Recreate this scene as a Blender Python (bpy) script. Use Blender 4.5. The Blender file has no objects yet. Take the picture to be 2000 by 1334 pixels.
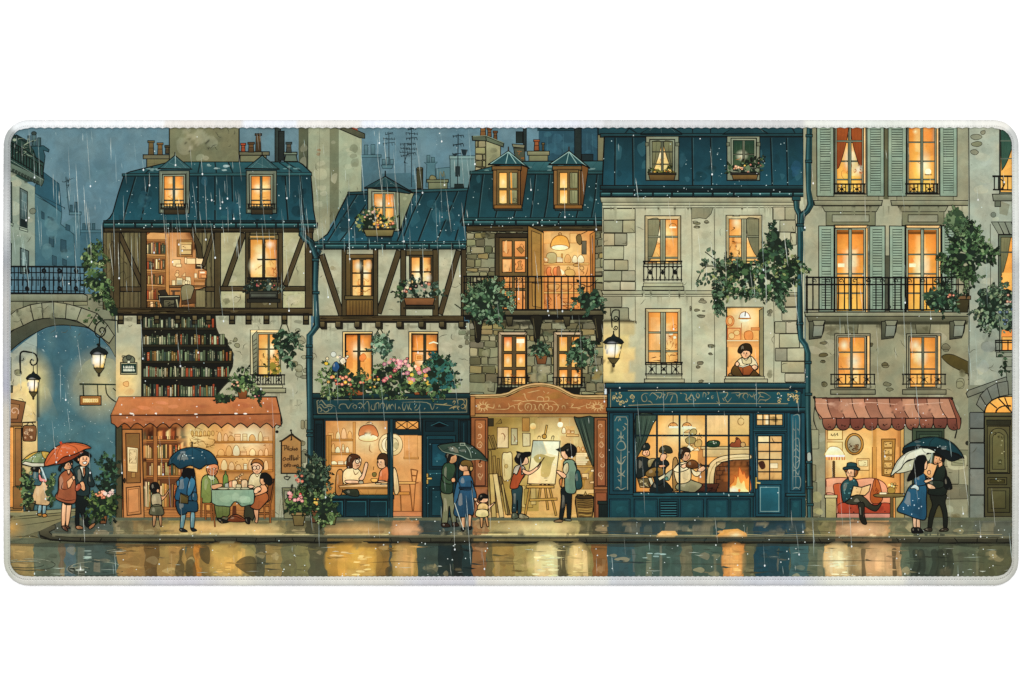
import bpy, math, random, zlib
import numpy as np
from math import sin, cos, pi
from contextlib import contextmanager

# ------------------------------------------------------------------ scene, camera, light
SC = bpy.context.scene
K = 0.9 / 1975.0                      # metres per picture unit: the mat is 0.9 m wide
def X(x): return (x - 1000.0) * K
def Y(y): return (667.0 - y) * K

cam = bpy.data.cameras.new('camera')
cam_o = bpy.data.objects.new('camera', cam)
SC.collection.objects.link(cam_o)
ZB = 0.035                            # height of the table top
CAM_H = 1.5
cam.sensor_width = 36.0
cam.lens = 36.0 * CAM_H / (2000.0 * K)
cam.clip_start = 0.05
cam.clip_end = 60.0
cam_o.location = (0, 0, CAM_H + ZB)
SC.camera = cam_o

LIGHT = 1.36                          # light that falls on the table top (white paper = 1)
world = bpy.data.worlds.new('World')
SC.world = world
world.use_nodes = True
bg = world.node_tree.nodes['Background']
bg.inputs[0].default_value = (1, 1, 1, 1)
bg.inputs[1].default_value = 1.17

def area(name, loc, size, power, aim):
 l = bpy.data.lights.new(name, 'AREA'); l.shape = 'SQUARE'; l.size = size; l.energy = power
 l.color = (1.0, .985, .96)
 o = bpy.data.objects.new(name, l); SC.collection.objects.link(o)
 o.location = loc
 import mathutils
 d = mathutils.Vector(aim) - mathutils.Vector(loc)
 o.rotation_euler = d.to_track_quat('-Z', 'Y').to_euler()
 return o
area('studio_softbox', (-1.2, 2.6, 3.0), 2.4, 26.0, (0, 0, 0))
area('studio_softbox', (1.2, 2.6, 3.0), 2.4, 26.0, (0, 0, 0))

vs = SC.view_settings
SC.display_settings.display_device = 'sRGB'
vs.view_transform = 'Standard'; vs.look = 'None'; vs.exposure = 0; vs.gamma = 1
vs.use_curve_mapping = False
SC.cycles.use_denoising = False
SC.render.filter_size = 1.15
SC.cycles.transparent_max_bounces = 48
SC.cycles.max_bounces = 4

# ------------------------------------------------------------------ materials
def lin(c):
 c = c / 255.0
 return c / 12.92 if c <= 0.04045 else ((c + .055) / 1.055) ** 2.4
_hc = {}
def H(h):
 """hex colour -> the albedo that shows as that colour under the table light"""
 if not isinstance(h, str): return h
 if h not in _hc:
  r, g, b = (int(h[i:i + 2], 16) for i in (0, 2, 4)); m = max(r, g, b)
  t = min(1.0, max(0.0, (238 - m) / 60))          # the print's inks lean yellow-green
  b *= 1 - .04 * t
  if b > r: b *= 1 - .10 * (b - r) / b
  if r > g: g *= 1 + .07 * t * min(1.0, (r - g) / 60)
  m = max(r, g, b); f = .80 if m < 50 else .80 + .20 * (m - 50) / 70 if m < 120 else 1.0 if m < 135 else 1 + .075 * min(1, (m - 135) / 60) * min(1, 1.9 * b / m)
  if g >= m and b < .85 * g and m < 135: f = 1.04
  _hc[h] = tuple(min(.93, lin(min(254, c * f)) / LIGHT) for c in (r, g, b))
 return _hc[h]
def HR(h): return tuple(min(.93, lin(c) / LIGHT) for c in (h if isinstance(h, tuple) else [int(h[i:i + 2], 16) for i in (0, 2, 4)]))
def mixc(a, b, t):
 a = H(a); b = H(b)
 return tuple(a[i] + (b[i] - a[i]) * t for i in range(3))
def jc(c, amt=.12):
 c = H(c); f = 1 + R.uniform(-amt, amt); g = amt * .35
 return tuple(min(.95, max(.002, v * f * (1 + R.uniform(-g, g)))) for v in c)

def nd(nt, t, **kw):
 n = nt.nodes.new(t)
 for k, v in kw.items(): setattr(n, k, v)
 return n
def ink_material(name):
 m = bpy.data.materials.new(name); m.use_nodes = True
 nt = m.node_tree; nt.nodes.clear(); L = nt.links.new
 out = nd(nt, 'ShaderNodeOutputMaterial')
 p = nd(nt, 'ShaderNodeBsdfPrincipled')
 p.inputs['Roughness'].default_value = .88
 p.inputs['Specular IOR Level'].default_value = .12
 at = nd(nt, 'ShaderNodeAttribute', attribute_name='ink')
 tc = nd(nt, 'ShaderNodeTexCoord')
 def noise(scale, det, dist=0.0):
  n = nd(nt, 'ShaderNodeTexNoise'); n.inputs['Scale'].default_value = scale
  n.inputs['Detail'].default_value = det; n.inputs['Distortion'].default_value = dist
  L(tc.outputs['Object'], n.inputs['Vector']); return n.outputs['Fac']
 def rng(src, a, b, lo, hi):
  n = nd(nt, 'ShaderNodeMapRange'); n.clamp = True
  for i, v in enumerate((a, b, lo, hi)): n.inputs[i + 1].default_value = v
  L(src, n.inputs[0]); return n.outputs[0]
 def mul(a, b):
  n = nd(nt, 'ShaderNodeMath', operation='MULTIPLY'); L(a, n.inputs[0]); L(b, n.inputs[1]); return n.outputs[0]
 # broad pigment pooling, hard-edged wash tide lines, paper and weave grain
 f = rng(noise(48, 5, .5), .3, .7, .87, 1.11)
 st = nd(nt, 'ShaderNodeValToRGB'); st.color_ramp.interpolation = 'CONSTANT'
 e = st.color_ramp.elements; e[0].position = 0; e[0].color = (.93, .93, .93, 1)
 e[1].position = .47; e[1].color = (1, 1, 1, 1)
 k = e.new(.57); k.color = (1.06, 1.06, 1.06, 1)
 L(noise(75, 6, 1.2), st.inputs[0])
 bw = nd(nt, 'ShaderNodeRGBToBW'); L(st.outputs[0], bw.inputs[0])
 f = mul(f, bw.outputs[0])
 f = mul(f, rng(noise(700, 3), .25, .75, .955, 1.045))
 f = mul(f, rng(noise(2600, 2), .2, .8, .97, 1.03))
 vm = nd(nt, 'ShaderNodeVectorMath', operation='SCALE')
 L(at.outputs['Color'], vm.inputs[0]); L(f, vm.inputs['Scale'])
 # a drift between warm and green pigment
 hs = nd(nt, 'ShaderNodeMix', data_type='RGBA', blend_type='MULTIPLY')
 hs.inputs[0].default_value = 1
 cr = nd(nt, 'ShaderNodeValToRGB'); c = cr.color_ramp.elements
 c[0].position = .36; c[0].color = (.96, 1.01, 1.02, 1); c[1].position = .64; c[1].color = (1.05, 1.0, .96, 1)
 L(noise(60, 3, .3), cr.inputs[0])
 L(vm.outputs[0], hs.inputs[6]); L(cr.outputs[0], hs.inputs[7])
 L(hs.outputs[2], p.inputs['Base Color'])
 bmp = nd(nt, 'ShaderNodeBump'); bmp.inputs['Strength'].default_value = .05; bmp.inputs['Distance'].default_value = .0002
 L(noise(1800, 2), bmp.inputs['Height']); L(bmp.outputs[0], p.inputs['Normal'])
 L(p.outputs[0], out.inputs[0])
 return m
M_INK = ink_material('printed_ink')

def plain_material(name, col, rough, bump_scale=0, bump=0):
 m = bpy.data.materials.new(name); m.use_nodes = True
 nt = m.node_tree; p = nt.nodes['Principled BSDF']
 p.inputs['Base Color'].default_value = (*col, 1); p.inputs['Roughness'].default_value = rough
 p.inputs['Specular IOR Level'].default_value = .2
 tc = nd(nt, 'ShaderNodeTexCoord')
 n = nd(nt, 'ShaderNodeTexNoise'); n.inputs['Scale'].default_value = bump_scale or 40
 nt.links.new(tc.outputs['Object'], n.inputs['Vector'])
 b = nd(nt, 'ShaderNodeBump'); b.inputs['Strength'].default_value = bump; b.inputs['Distance'].default_value = .0003
 nt.links.new(n.outputs['Fac'], b.inputs['Height']); nt.links.new(b.outputs[0], p.inputs['Normal'])
 return m

# ------------------------------------------------------------------ the mat's outline
def outline(ins=0.0, n=14, wob=0.0):
 """rounded outline of the mat in picture units, slightly uneven like the real cut"""
 x0, y0, x1, y1 = 12 + ins, 237 + ins, 1985 - ins, 1142 - ins
 r = max(8.0, 46 - ins * .8); pts = []
 for cx, cy, a0 in ((x1 - r, y0 + r, -90), (x1 - r, y1 - r, 0), (x0 + r, y1 - r, 90), (x0 + r, y0 + r, 180)):
  for i in range(n + 1):
   a = math.radians(a0 + 90.0 * i / n); pts.append((cx + r * cos(a), cy + r * sin(a)))
 return pts
CLIP = outline(10.5)

# ------------------------------------------------------------------ the ink: shapes drawn in picture units, laid film over film
Z0 = 0.0030                           # top of the cloth
DZ = 1.2e-6                           # thickness of one film of ink
CELL = 1
GW, GH = 2000 // CELL + 2, 1334 // CELL + 2
MAXLEV = 0
INK = '0e0c07'
R = random.Random(1)

class Layer:
 def __init__(s, name, label, parent):
  s.name, s.label, s.parent, s.v, s.f, s.c, s.kind, s.group = name, label, parent, [], [], [], None, None
LAYERS = []; STACK = []; CUR = None; _seen = {}
@contextmanager
def part(name, label=None, kind=None, group=None):
 global CUR
 L = Layer(name, label, STACK[-1] if STACK else None); L.kind = kind; L.group = group
 LAYERS.append(L); STACK.append(L); CUR = L
 k = name + str(label); _seen[k] = _seen.get(k, 0) + 1
 R.seed(zlib.crc32(k.encode()) + _seen[k])
 try: yield L
 finally:
  STACK.pop(); CUR = STACK[-1] if STACK else None

TX = [0.0, 0.0, 1.0]
def V(ox=0.0, oy=0.0, s=None):
 TX[0], TX[1] = ox, oy
 TX[2] = (1.0 if (ox == 0 and oy == 0) else 400 / 1779.0) if s is None else s
def tp(p): return (TX[0] + p[0] * TX[2], TX[1] + p[1] * TX[2])
def tps(ps): return [tp(p) for p in ps]

GRID = np.zeros((GH, GW), np.int16)
def cells(b):
 e = .35
 y0, y1, x0, x1 = b[1] + e, b[3] - e, b[0] + e, b[2] - e
 return slice(max(0, int(y0)), min(GH, max(int(y1), int(y0)) + 1)), slice(max(0, int(x0)), min(GW, max(int(x1), int(x0)) + 1))
def peek(b):
 """the film number that lies above everything already drawn inside a box"""
 g = GRID[cells(b)]; return int(g.max()) + 1 if g.size else 1
def mark(b, m):
 global MAXLEV
 GRID[cells(b)] = m; MAXLEV = max(MAXLEV, m)
def level(boxes):
 m = max(peek(b) for b in boxes)
 for b in boxes: mark(b, m)
 return Z0 + m * DZ
def inside_all(ps): return all(66 < x < 1931 and 250 < y < 1128 or 23 < x < 1973 and 292 < y < 1086 for x, y in ps)
def clip(ps, cs):
 """cut a polygon (with its colours) along the mat's outline"""
 for i in range(len(CLIP)):
  ax, ay = CLIP[i]; bx, by = CLIP[(i + 1) % len(CLIP)]
  ex, ey = bx - ax, by - ay
  if ex * ex + ey * ey < 1e-9: continue
  d = [ex * (y - ay) - ey * (x - ax) for x, y in ps]
  if min(d) >= 0: continue
  np_, nc = [], []
  for j in range(len(ps)):
   k = (j + 1) % len(ps)
   if d[j] >= 0: np_.append(ps[j]); nc.append(cs[j])
   if (d[j] >= 0) != (d[k] >= 0):
    t = d[j] / (d[j] - d[k])
    np_.append(tuple(ps[j][q] + t * (ps[k][q] - ps[j][q]) for q in (0, 1)))
    nc.append(tuple(cs[j][q] + t * (cs[k][q] - cs[j][q]) for q in range(4)))
  ps, cs = np_, nc
  if len(ps) < 3: return [], []
 return ps, cs
def area2(ps): return sum(ps[i][0] * ps[(i + 1) % len(ps)][1] - ps[(i + 1) % len(ps)][0] * ps[i][1] for i in range(len(ps)))
BS = 2                                # the running record of what colour lies where (2 picture units per cell)
BUF = np.zeros((1334 // BS + 2, 2000 // BS + 2, 3), np.float32)
def fill(ps, col):
 """note a polygon's colour in the record (even-odd scanlines)"""
 n = len(ps); ys = [p[1] / BS for p in ps]; xs = [p[0] / BS for p in ps]
 y0 = max(0, math.ceil(min(ys) - .5)); y1 = min(BUF.shape[0] - 1, math.floor(max(ys) - .5))
 for j in range(y0, y1 + 1):
  yc = j + .5; cr = []
  for i in range(n):
   a, b = ys[i - 1], ys[i]
   if (a > yc) != (b > yc): cr.append(xs[i - 1] + (xs[i] - xs[i - 1]) * (yc - a) / (b - a))
  cr.sort(); c = col(yc * BS) if callable(col) else col
  for q in range(0, len(cr) - 1, 2):
   u, v = max(0, math.ceil(cr[q] - .5)), min(BUF.shape[1], math.floor(cr[q + 1] - .5) + 1)
   if v > u: BUF[j, u:v] = c
def under(x, y):
 return BUF[min(BUF.shape[0] - 1, max(0, int(y / BS))), min(BUF.shape[1] - 1, max(0, int(x / BS)))]
def emit(ps, cs, z, rec=True):
 if not inside_all(ps):
  ps, cs = clip(ps, cs)
  if len(ps) < 3: return
 a = area2(ps)
 if abs(a) < 1e-4: return
 if rec:
  c0 = cs[0][:3]
  if all(c is cs[0] for c in cs) or max(abs(c[q] - c0[q]) for c in cs for q in (0, 1, 2)) < .004: fill(ps, c0)
  else:
   t = min(range(len(ps)), key=lambda i: ps[i][1]); b = max(range(len(ps)), key=lambda i: ps[i][1])
   ca, cb = np.array(cs[t][:3]), np.array(cs[b][:3]); ya, h = ps[t][1], max(1e-6, ps[b][1] - ps[t][1])
   fill(ps, lambda y: ca + (cb - ca) * min(1, max(0, (y - ya) / h)))
 if a > 0: ps = ps[::-1]; cs = cs[::-1]      # picture y runs down: keep the face up
 n = len(CUR.v)
 CUR.v += [(X(x), Y(y), z) for x, y in ps]
 CUR.f.append(tuple(range(n, n + len(ps))))
 CUR.c += cs
def cut(ps, ax, v, sgn):
 out = []
 for j in range(len(ps)):
  p, q = ps[j], ps[(j + 1) % len(ps)]; dp, dq = (p[ax] - v) * sgn, (q[ax] - v) * sgn
  if dp >= 0: out.append(p)
  if (dp >= 0) != (dq >= 0):
   t = dp / (dp - dq); out.append((p[0] + t * (q[0] - p[0]), p[1] + t * (q[1] - p[1])))
 return out
def wash(ps, z, fn, cell=4.0):
 """a thin wash: cut into small cells, each corner mixed with the colour already lying there"""
 x0, y0, x1, y1 = bbox(ps); todo = []
 def put(q):
  cs = []
  for x, y in q:
   c, a = fn(x, y); u = under(x, y); a = min(1.0, max(0.0, a))
   cs.append((float(u[0] + (c[0] - u[0]) * a), float(u[1] + (c[1] - u[1]) * a), float(u[2] + (c[2] - u[2]) * a), 1.0))
  todo.append((q, cs))
 if (x1 - x0) * (y1 - y0) <= cell * cell * 1.5: put(list(ps))
 else:
  nx = max(1, round((x1 - x0) / cell)); ny = max(1, round((y1 - y0) / cell)); dx, dy = (x1 - x0) / nx, (y1 - y0) / ny
  for j in range(ny):
   row = cut(cut(ps, 1, y0 + j * dy, 1), 1, y0 + (j + 1) * dy, -1) if ny > 1 else list(ps)
   if len(row) < 3: continue
   for i in range(nx):
    q = cut(cut(row, 0, x0 + i * dx, 1), 0, x0 + (i + 1) * dx, -1) if nx > 1 else row
    if len(q) >= 3 and abs(area2(q)) > .02: put(q)
 for q, cs in todo:
  if fn(*q[0])[1] < .004 and max(fn(*p)[1] for p in q) < .004: continue
  emit(q, cs, z, False)
  m = [sum(c[k] for c in cs) / len(cs) for k in (0, 1, 2)]; fill(q, m)
def bbox(ps):
 xs = [p[0] for p in ps]; ys = [p[1] for p in ps]
 return (min(xs), min(ys), max(xs), max(ys))

def smooth(pts, n=5, closed=True):
 out = []; N = len(pts); rng = range(N if closed else N - 1)
 for i in rng:
  if closed: p = [pts[(i + k) % N] for k in (-1, 0, 1, 2)]
  else: p = [pts[min(N - 1, max(0, i + k))] for k in (-1, 0, 1, 2)]
  for j in range(n):
   t = j / n
   out.append(tuple(.5 * (2 * p[1][q] + (p[2][q] - p[0][q]) * t + (2 * p[0][q] - 5 * p[1][q] + 4 * p[2][q] - p[3][q]) * t * t
                                   + (3 * p[1][q] - p[0][q] - 3 * p[2][q] + p[3][q]) * t ** 3) for q in (0, 1)))
 if not closed: out.append(tuple(pts[-1]))
 return out

def poly(pts, c, c2=None, o=None, w=1.5, a=1.0, a2=None, gx=False):
 ps = tps(pts); z = level([bbox(ps)])
 c = H(c); d = H(c2) if c2 is not None else c; b = a if a2 is None else a2
 q = 0 if gx else 1; lo = min(p[q] for p in ps); hi = max(p[q] for p in ps); s = max(hi - lo, 1e-6)
 if a < 1 or b < 1:
  def fn(x, y):
   t = ((x, y)[q] - lo) / s
   return (c[0] + (d[0] - c[0]) * t, c[1] + (d[1] - c[1]) * t, c[2] + (d[2] - c[2]) * t), a + (b - a) * t
  wash(ps, z, fn, 4.0 if s < 60 else 6.0)
 else:
  cs = []
  for p in ps:
   t = (p[q] - lo) / s
   cs.append((c[0] + (d[0] - c[0]) * t, c[1] + (d[1] - c[1]) * t, c[2] + (d[2] - c[2]) * t, 1.0))
  emit(ps, cs, z)
 if o: _line(ps + [ps[0]], o, w, 0, 1.0)
def rect(x0, y0, x1, y1, c, c2=None, o=None, w=1.5, a=1.0, a2=None, gx=False, j=0.0):
 q = [(x0, y0), (x1, y0), (x1, y1), (x0, y1)]
 if j: q = [(x + R.uniform(-j, j), y + R.uniform(-j, j)) for x, y in q]
 poly(q, c, c2, o, w, a, a2, gx)
def blob(pts, c, c2=None, o=None, w=1.5, a=1.0, a2=None, n=4, gx=False): poly(smooth(pts, n), c, c2, o, w, a, a2, gx)
def ellp(cx, cy, rx, ry, rot=0, n=18, a0=0, a1=360):
 cr, sr = cos(math.radians(rot)), sin(math.radians(rot)); out = []
 full = abs(a1 - a0) >= 360
 for i in range(n if full else n + 1):
  t = math.radians(a0 + (a1 - a0) * i / n); x, y = rx * cos(t), ry * sin(t)
  out.append((cx + x * cr - y * sr, cy + x * sr + y * cr))
 return out
def ell(cx, cy, rx, ry, c, c2=None, o=None, w=1.5, a=1.0, rot=0, n=18): poly(ellp(cx, cy, rx, ry, rot, n), c, c2, o, w, a)
def glow(cx, cy, rx, ry, c, a, power=1.6, cl=None, n=20):
 """a soft-edged spot of thin ink"""
 cx, cy = tp((cx, cy)); rx *= TX[2]; ry *= TX[2]; c = H(c)
 z = level([(cx - rx, cy - ry, cx + rx, cy + ry)])
 def fn(x, y):
  r = math.hypot((x - cx) / rx, (y - cy) / ry)
  return c, a * max(0.0, 1 - r) ** power
 ps = [(cx + rx * cos(2 * pi * k / n), cy + ry * sin(2 * pi * k / n)) for k in range(n)]
 if cl:
  (a0, b0), (a1, b1) = tp(cl[:2]), tp(cl[2:])
  for ax, v, sg in ((0, a0, 1), (0, a1, -1), (1, b0, 1), (1, b1, -1)):
   ps = cut(ps, ax, v, sg)
   if len(ps) < 3: return
 wash(ps, z, fn, 3.0 if min(rx, ry) < 20 else 4.0 if min(rx, ry) < 60 else 6.0)
def _line(ps, c, w, t, a, wj=.18):
 if w < 2.3 and a == 1: w *= 1.22
 ps = [p for i, p in enumerate(ps) if i == 0 or (p[0] - ps[i - 1][0]) ** 2 + (p[1] - ps[i - 1][1]) ** 2 > .01]
 if len(ps) < 2: return
 zs = []; i = 0; boxes = []
 while i < len(ps) - 1:
  j = i + 1; l = math.hypot(ps[j][0] - ps[i][0], ps[j][1] - ps[i][1])
  while j < len(ps) - 1 and l < 14: l += math.hypot(ps[j + 1][0] - ps[j][0], ps[j + 1][1] - ps[j][1]); j += 1
  q = bbox(ps[i:j + 1]); h = w * .5; boxes.append((i, j, (q[0] - h, q[1] - h, q[2] + h, q[3] + h))); i = j
 ms = [peek(bx) for _, _, bx in boxes]
 for (i, j, bx), m in zip(boxes, ms): mark(bx, m); zs += [Z0 + m * DZ] * (j - i)
 col = (*H(c), a); N = len(ps); L, Rr = [], []
 closed = ps[0] == ps[-1] or (abs(ps[0][0] - ps[-1][0]) + abs(ps[0][1] - ps[-1][1]) < .01)
 for i in range(N):
  if closed: A = ps[i - 1] if i else ps[N - 2]; B = ps[i + 1] if i < N - 1 else ps[1]
  else: A = ps[max(0, i - 1)]; B = ps[min(N - 1, i + 1)]
  p = ps[i]
  d1 = (p[0] - A[0], p[1] - A[1]); d2 = (B[0] - p[0], B[1] - p[1])
  l1 = math.hypot(*d1) or 1; l2 = math.hypot(*d2) or 1
  if d1 == (0, 0): d1, l1 = d2, l2
  if d2 == (0, 0): d2, l2 = d1, l1
  n1 = (-d1[1] / l1, d1[0] / l1); n2 = (-d2[1] / l2, d2[0] / l2)
  nx, ny = n1[0] + n2[0], n1[1] + n2[1]; nl = nx * nx + ny * ny
  if nl < .35: nx, ny = n1; k = 1.0
  else: k = min(2.2, 2.0 / nl)
  h = w * .5 * (1 + R.uniform(-wj, wj))
  if t: u = i / (N - 1); h *= (1 - abs(2 * u - 1) ** 2) * .85 + .15 if t == 1 else (1 - u) * .9 + .1
  L.append((p[0] + nx * k * h, p[1] + ny * k * h)); Rr.append((p[0] - nx * k * h, p[1] - ny * k * h))
 if closed: L[-1], Rr[-1] = L[0], Rr[0]
 if a < 1:
  c3 = col[:3]; fn = lambda x, y: (c3, a)
  for i in range(N - 1): wash([L[i], L[i + 1], Rr[i + 1], Rr[i]], zs[i], fn, 1e6)
 else:
  for i in range(N - 1): emit([L[i], L[i + 1], Rr[i + 1], Rr[i]], [col] * 4, zs[i])
def line(pts, c=INK, w=1.5, t=0, a=1.0, sm=0, cl=False):
 if sm: pts = smooth(pts, sm, cl)
 if cl: pts = list(pts) + [pts[0]]
 _line(tps(pts), c, w, t, a)
def lines(*ls, c=INK, w=1.4, t=1, a=1.0, sm=4):
 for l in ls: line(l, c, w, t, a, sm if len(l) > 2 else 0)
def bar(p, q, w, c, c2=None, o=INK, lw=1.4):
 """a straight beam of width w between two points"""
 dx, dy = q[0] - p[0], q[1] - p[1]; l = math.hypot(dx, dy) or 1; nx, ny = -dy / l * w / 2, dx / l * w / 2
 poly([(p[0] + nx, p[1] + ny), (q[0] + nx, q[1] + ny), (q[0] - nx, q[1] - ny), (p[0] - nx, p[1] - ny)], c, c2, o, lw)
def blots(x0, y0, x1, y1, n, c, a=.25, s=(6, 20), o=None, flat=1.0):
 """irregular watercolour stains kept inside a rectangle"""
 k = 1 / TX[2]
 for _ in range(n):
  r = R.uniform(*s) * k; rx, ry = r, r * flat * R.uniform(.5, 1.1)
  rx = min(rx, (x1 - x0) * .45); ry = min(ry, (y1 - y0) * .45)
  cx = R.uniform(x0 + rx, x1 - rx); cy = R.uniform(y0 + ry, y1 - ry); m = R.randint(6, 9); pts = []
  for i in range(m):
   t = 2 * pi * i / m; q = R.uniform(.6, 1.0); pts.append((cx + rx * q * cos(t), cy + ry * q * sin(t)))
  blob(pts, jc(c, .1), a=a * R.uniform(.6, 1.2), o=o, w=.9, n=3)
def drips(x0, x1, y, n, l):
 """rain streaks of dirt running down a wall from a ledge"""
 for _ in range(n):
  x = R.uniform(x0, x1); h = l * R.uniform(.3, 1); w = R.uniform(1.5, 5); c = R.choice(('55533e', '4a4a38', '6a6448'))
  poly([(x, y), (x + w, y), (x + w * .9, y + h * .5), (x + w * .55, y + h), (x + w * .2, y + h * .6)], c, a=R.uniform(.2, .42), a2=.02)
def cracks(x0, y0, x1, y1, n, c='4a4a3a', w=.9, l=14):
 k = 1 / TX[2]
 for _ in range(n):
  x, y = R.uniform(x0, x1), R.uniform(y0, y1); a = R.uniform(0, 6.28); pts = [(x, y)]
  for i in range(R.randint(2, 5)):
   a += R.uniform(-.9, .9); x += cos(a) * l * k * .3; y += sin(a) * l * k * .3
   x = min(x1, max(x0, x)); y = min(y1, max(y0, y)); pts.append((x, y))
  line(pts, c, w, 1)
def splat(x0, y0, x1, y1, n, c, s=(.6, 1.4), a=.8):
 k = 1 / TX[2]
 for _ in range(n):
  r = R.uniform(*s) * k; ell(R.uniform(x0, x1), R.uniform(y0, y1), r, r * R.uniform(.6, 1.2), c, a=a, n=6)

# ------------------------------------------------------------------ repeated motifs
def leaf(x, y, ang, l, c, o=None, wd=.36, w=.9):
 ca, sa = cos(ang), sin(ang)
 sh = ((0, 0), (.25, wd * .75), (.5, wd), (.8, wd * .5), (1, 0), (.8, -wd * .5), (.5, -wd), (.25, -wd * .75))
 b = R.uniform(-.25, .25)
 poly([(x + (u * ca - (v + b * u * u) * sa) * l, y + (u * sa + (v + b * u * u) * ca) * l) for u, v in sh], c, o=o, w=w)
GREEN = ('1d2c1a', '2a3f26', '37502f', '47633c', '5c774c', '7a9264')
def inpoly(x, y, ps):
 r = False
 for i in range(len(ps)):
  x1, y1 = ps[i]; x2, y2 = ps[i - 1]
  if (y1 > y) != (y2 > y) and x < (x2 - x1) * (y - y1) / (y2 - y1) + x1: r = not r
 return r
def foliage(pts, n, cols=GREEN, s=7, ol=.3, base='18241a', down=.0, a=1.0, edge=.5):
 """a leafy mass: broken underpainting, loose leaves, then leafy sprigs that run past the edge"""
 k = 1 / TX[2]; sm = smooth(pts, 4); x0, y0, x1, y1 = bbox(sm); S = s * k * .9; m = len(cols)
 cx, cy = sum(p[0] for p in sm) / len(sm), sum(p[1] for p in sm) / len(sm)
 def pick():
  for _ in range(30):
   x, y = R.uniform(x0, x1), R.uniform(y0, y1)
   if inpoly(x, y, sm): break
  return x, y
 def aim(x, y, sp):
  g = math.atan2(y - cy, x - cx) + R.uniform(-sp, sp)
  return g * (1 - down) + (pi / 2 + R.uniform(-.7, .7)) * down if down else g
 if base:
  n = int(n * 1.25)
  for i in range(int(n * .34) + 3):
   x, y = pick(); x += (cx - x) * .12; y += (cy - y) * .12; r = S * R.uniform(.7, 1.5); q = R.randint(6, 9); c = base if i % 3 else cols[min(m - 1, R.randint(1, 3))]
   blob([(x + r * R.uniform(.5, 1.1) * cos(6.283 * t / q), y + r * R.uniform(.5, 1.0) * sin(6.283 * t / q)) for t in range(q)], jc(c, .2), n=2)
 for i in range(int(n * .55)):
  x, y = pick(); ci = min(m - 1, max(0, int((i / (n * .55) + R.uniform(-.5, .3)) * m)))
  leaf(x, y, aim(x, y, 1.3), R.uniform(.8, 1.4) * S, jc(cols[ci], .2), o=(INK if R.random() < ol * .6 else None), wd=R.uniform(.22, .38), w=.7)
 for i in range(int(n * .11) + 2):
  if R.random() < .6: x, y = sm[R.randrange(len(sm))]; f = R.uniform(.72, .95); x, y = cx + (x - cx) * f, cy + (y - cy) * f
  else: x, y = pick()
  g = aim(x, y, .8); bend = R.uniform(-.25, .25); st = [(x, y)]; c = cols[min(m - 1, R.randint(0, m - 1))]; L = R.randint(3, 5)
  for j in range(L): g += bend; x += cos(g) * S * .45; y += sin(g) * S * .45; st.append((x, y))
  line(st, '1c2416', 1.0, 2)
  for j, (x, y) in enumerate(st[1:]):
   for sd in (-1, 1):
    if R.random() < .85: leaf(x, y, g - bend * (L - j) + sd * R.uniform(.5, .95), R.uniform(.65, 1.05) * S * (1 - .1 * j), jc(c, .2), o=(INK if R.random() < ol else None), wd=R.uniform(.22, .34), w=.7)
  leaf(x, y, g, S * .8, jc(c, .2), o=INK, wd=.28, w=.8)
def flowers(x0, y0, x1, y1, n, cols, s=(2, 4), o=.5):
 k = 1 / TX[2]
 for _ in range(n):
  x, y = R.uniform(x0, x1), R.uniform(y0, y1); r = R.uniform(*s) * k; c = R.choice(cols); m = R.randint(5, 7)
  ps = []
  for i in range(m * 2):
   t = 2 * pi * i / (m * 2); q = r * (1 if i % 2 else .68); ps.append((x + q * cos(t), y + q * sin(t) * .9))
  blob(ps, jc(c, .15), o=('3a2a22' if R.random() < o else None), w=.7, n=2)
  if r > 2.4 * k: ell(x, y, r * .28, r * .25, mixc(c, 'f4e2a0', .5), n=7)
def scribble(x0, y0, x1, y1, n, c='9a5a2a', w=.9):
 for _ in range(n):
  a, b = R.uniform(x0, x1), R.uniform(y0, y1); pts = [(a, b)]
  for i in range(R.randint(2, 4)):
   a = min(x1, max(x0, a + R.uniform(-.3, .3) * (x1 - x0))); b = min(y1, max(y0, b + R.uniform(-.25, .25) * (y1 - y0))); pts.append((a, b))
  line(pts, c, w, 1, sm=3)
def falloff(x0, y0, x1, y1, c='b8581c', a=.5, f=.3):
 """deeper pigment towards the sides and head of a lit opening"""
 w, h = (x1 - x0) * f, (y1 - y0) * f
 rect(x0, y0, x0 + w, y1, c, a=a, a2=0.0, gx=True); rect(x1 - w, y0, x1, y1, c, a=0.0, a2=a, gx=True); rect(x0, y0, x1, y0 + h, c, a=a * .8, a2=0.0)
def room(x0, y0, x1, y1, c='f6a94f', c2='fbc977', n=3):
 """the lit room seen through a pane: warm washes, a picture, a lamp"""
 rect(x0, y0, x1, y1, c, c2)
 W, Hh = x1 - x0, y1 - y0
 for _ in range(n):
  a, b = R.uniform(x0, x0 + W * .6), R.uniform(y0, y0 + Hh * .6); cc, d = min(x1, a + W * R.uniform(.25, .5)), min(y1, b + Hh * R.uniform(.15, .4))
  rect(a, b, cc, d, R.choice(('f09a45', 'ffd68f', 'ffe2a6', 'ea8e40')), a=.5)
 q = R.random()
 if q < .5:
  a, b = x0 + W * R.uniform(.1, .5), y0 + Hh * R.uniform(.3, .6); rect(a, b, a + W * .32, b + Hh * .15, 'f3b368', o='b86a2a', w=.8)
 glow(x0 + W * R.uniform(.35, .65), y0 + Hh * R.uniform(.3, .6), W * .34, Hh * .24, 'fff2c8', .9, 1.2, None, 14)
 if H(c)[0] > .2: falloff(x0, y0, x1, y1, 'd06a1c', .5, .28)
 scribble(x0 + W * .1, y0 + Hh * .5, x1 - W * .1, y1 - Hh * .05, 3, 'b86a30', .8)
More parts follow.
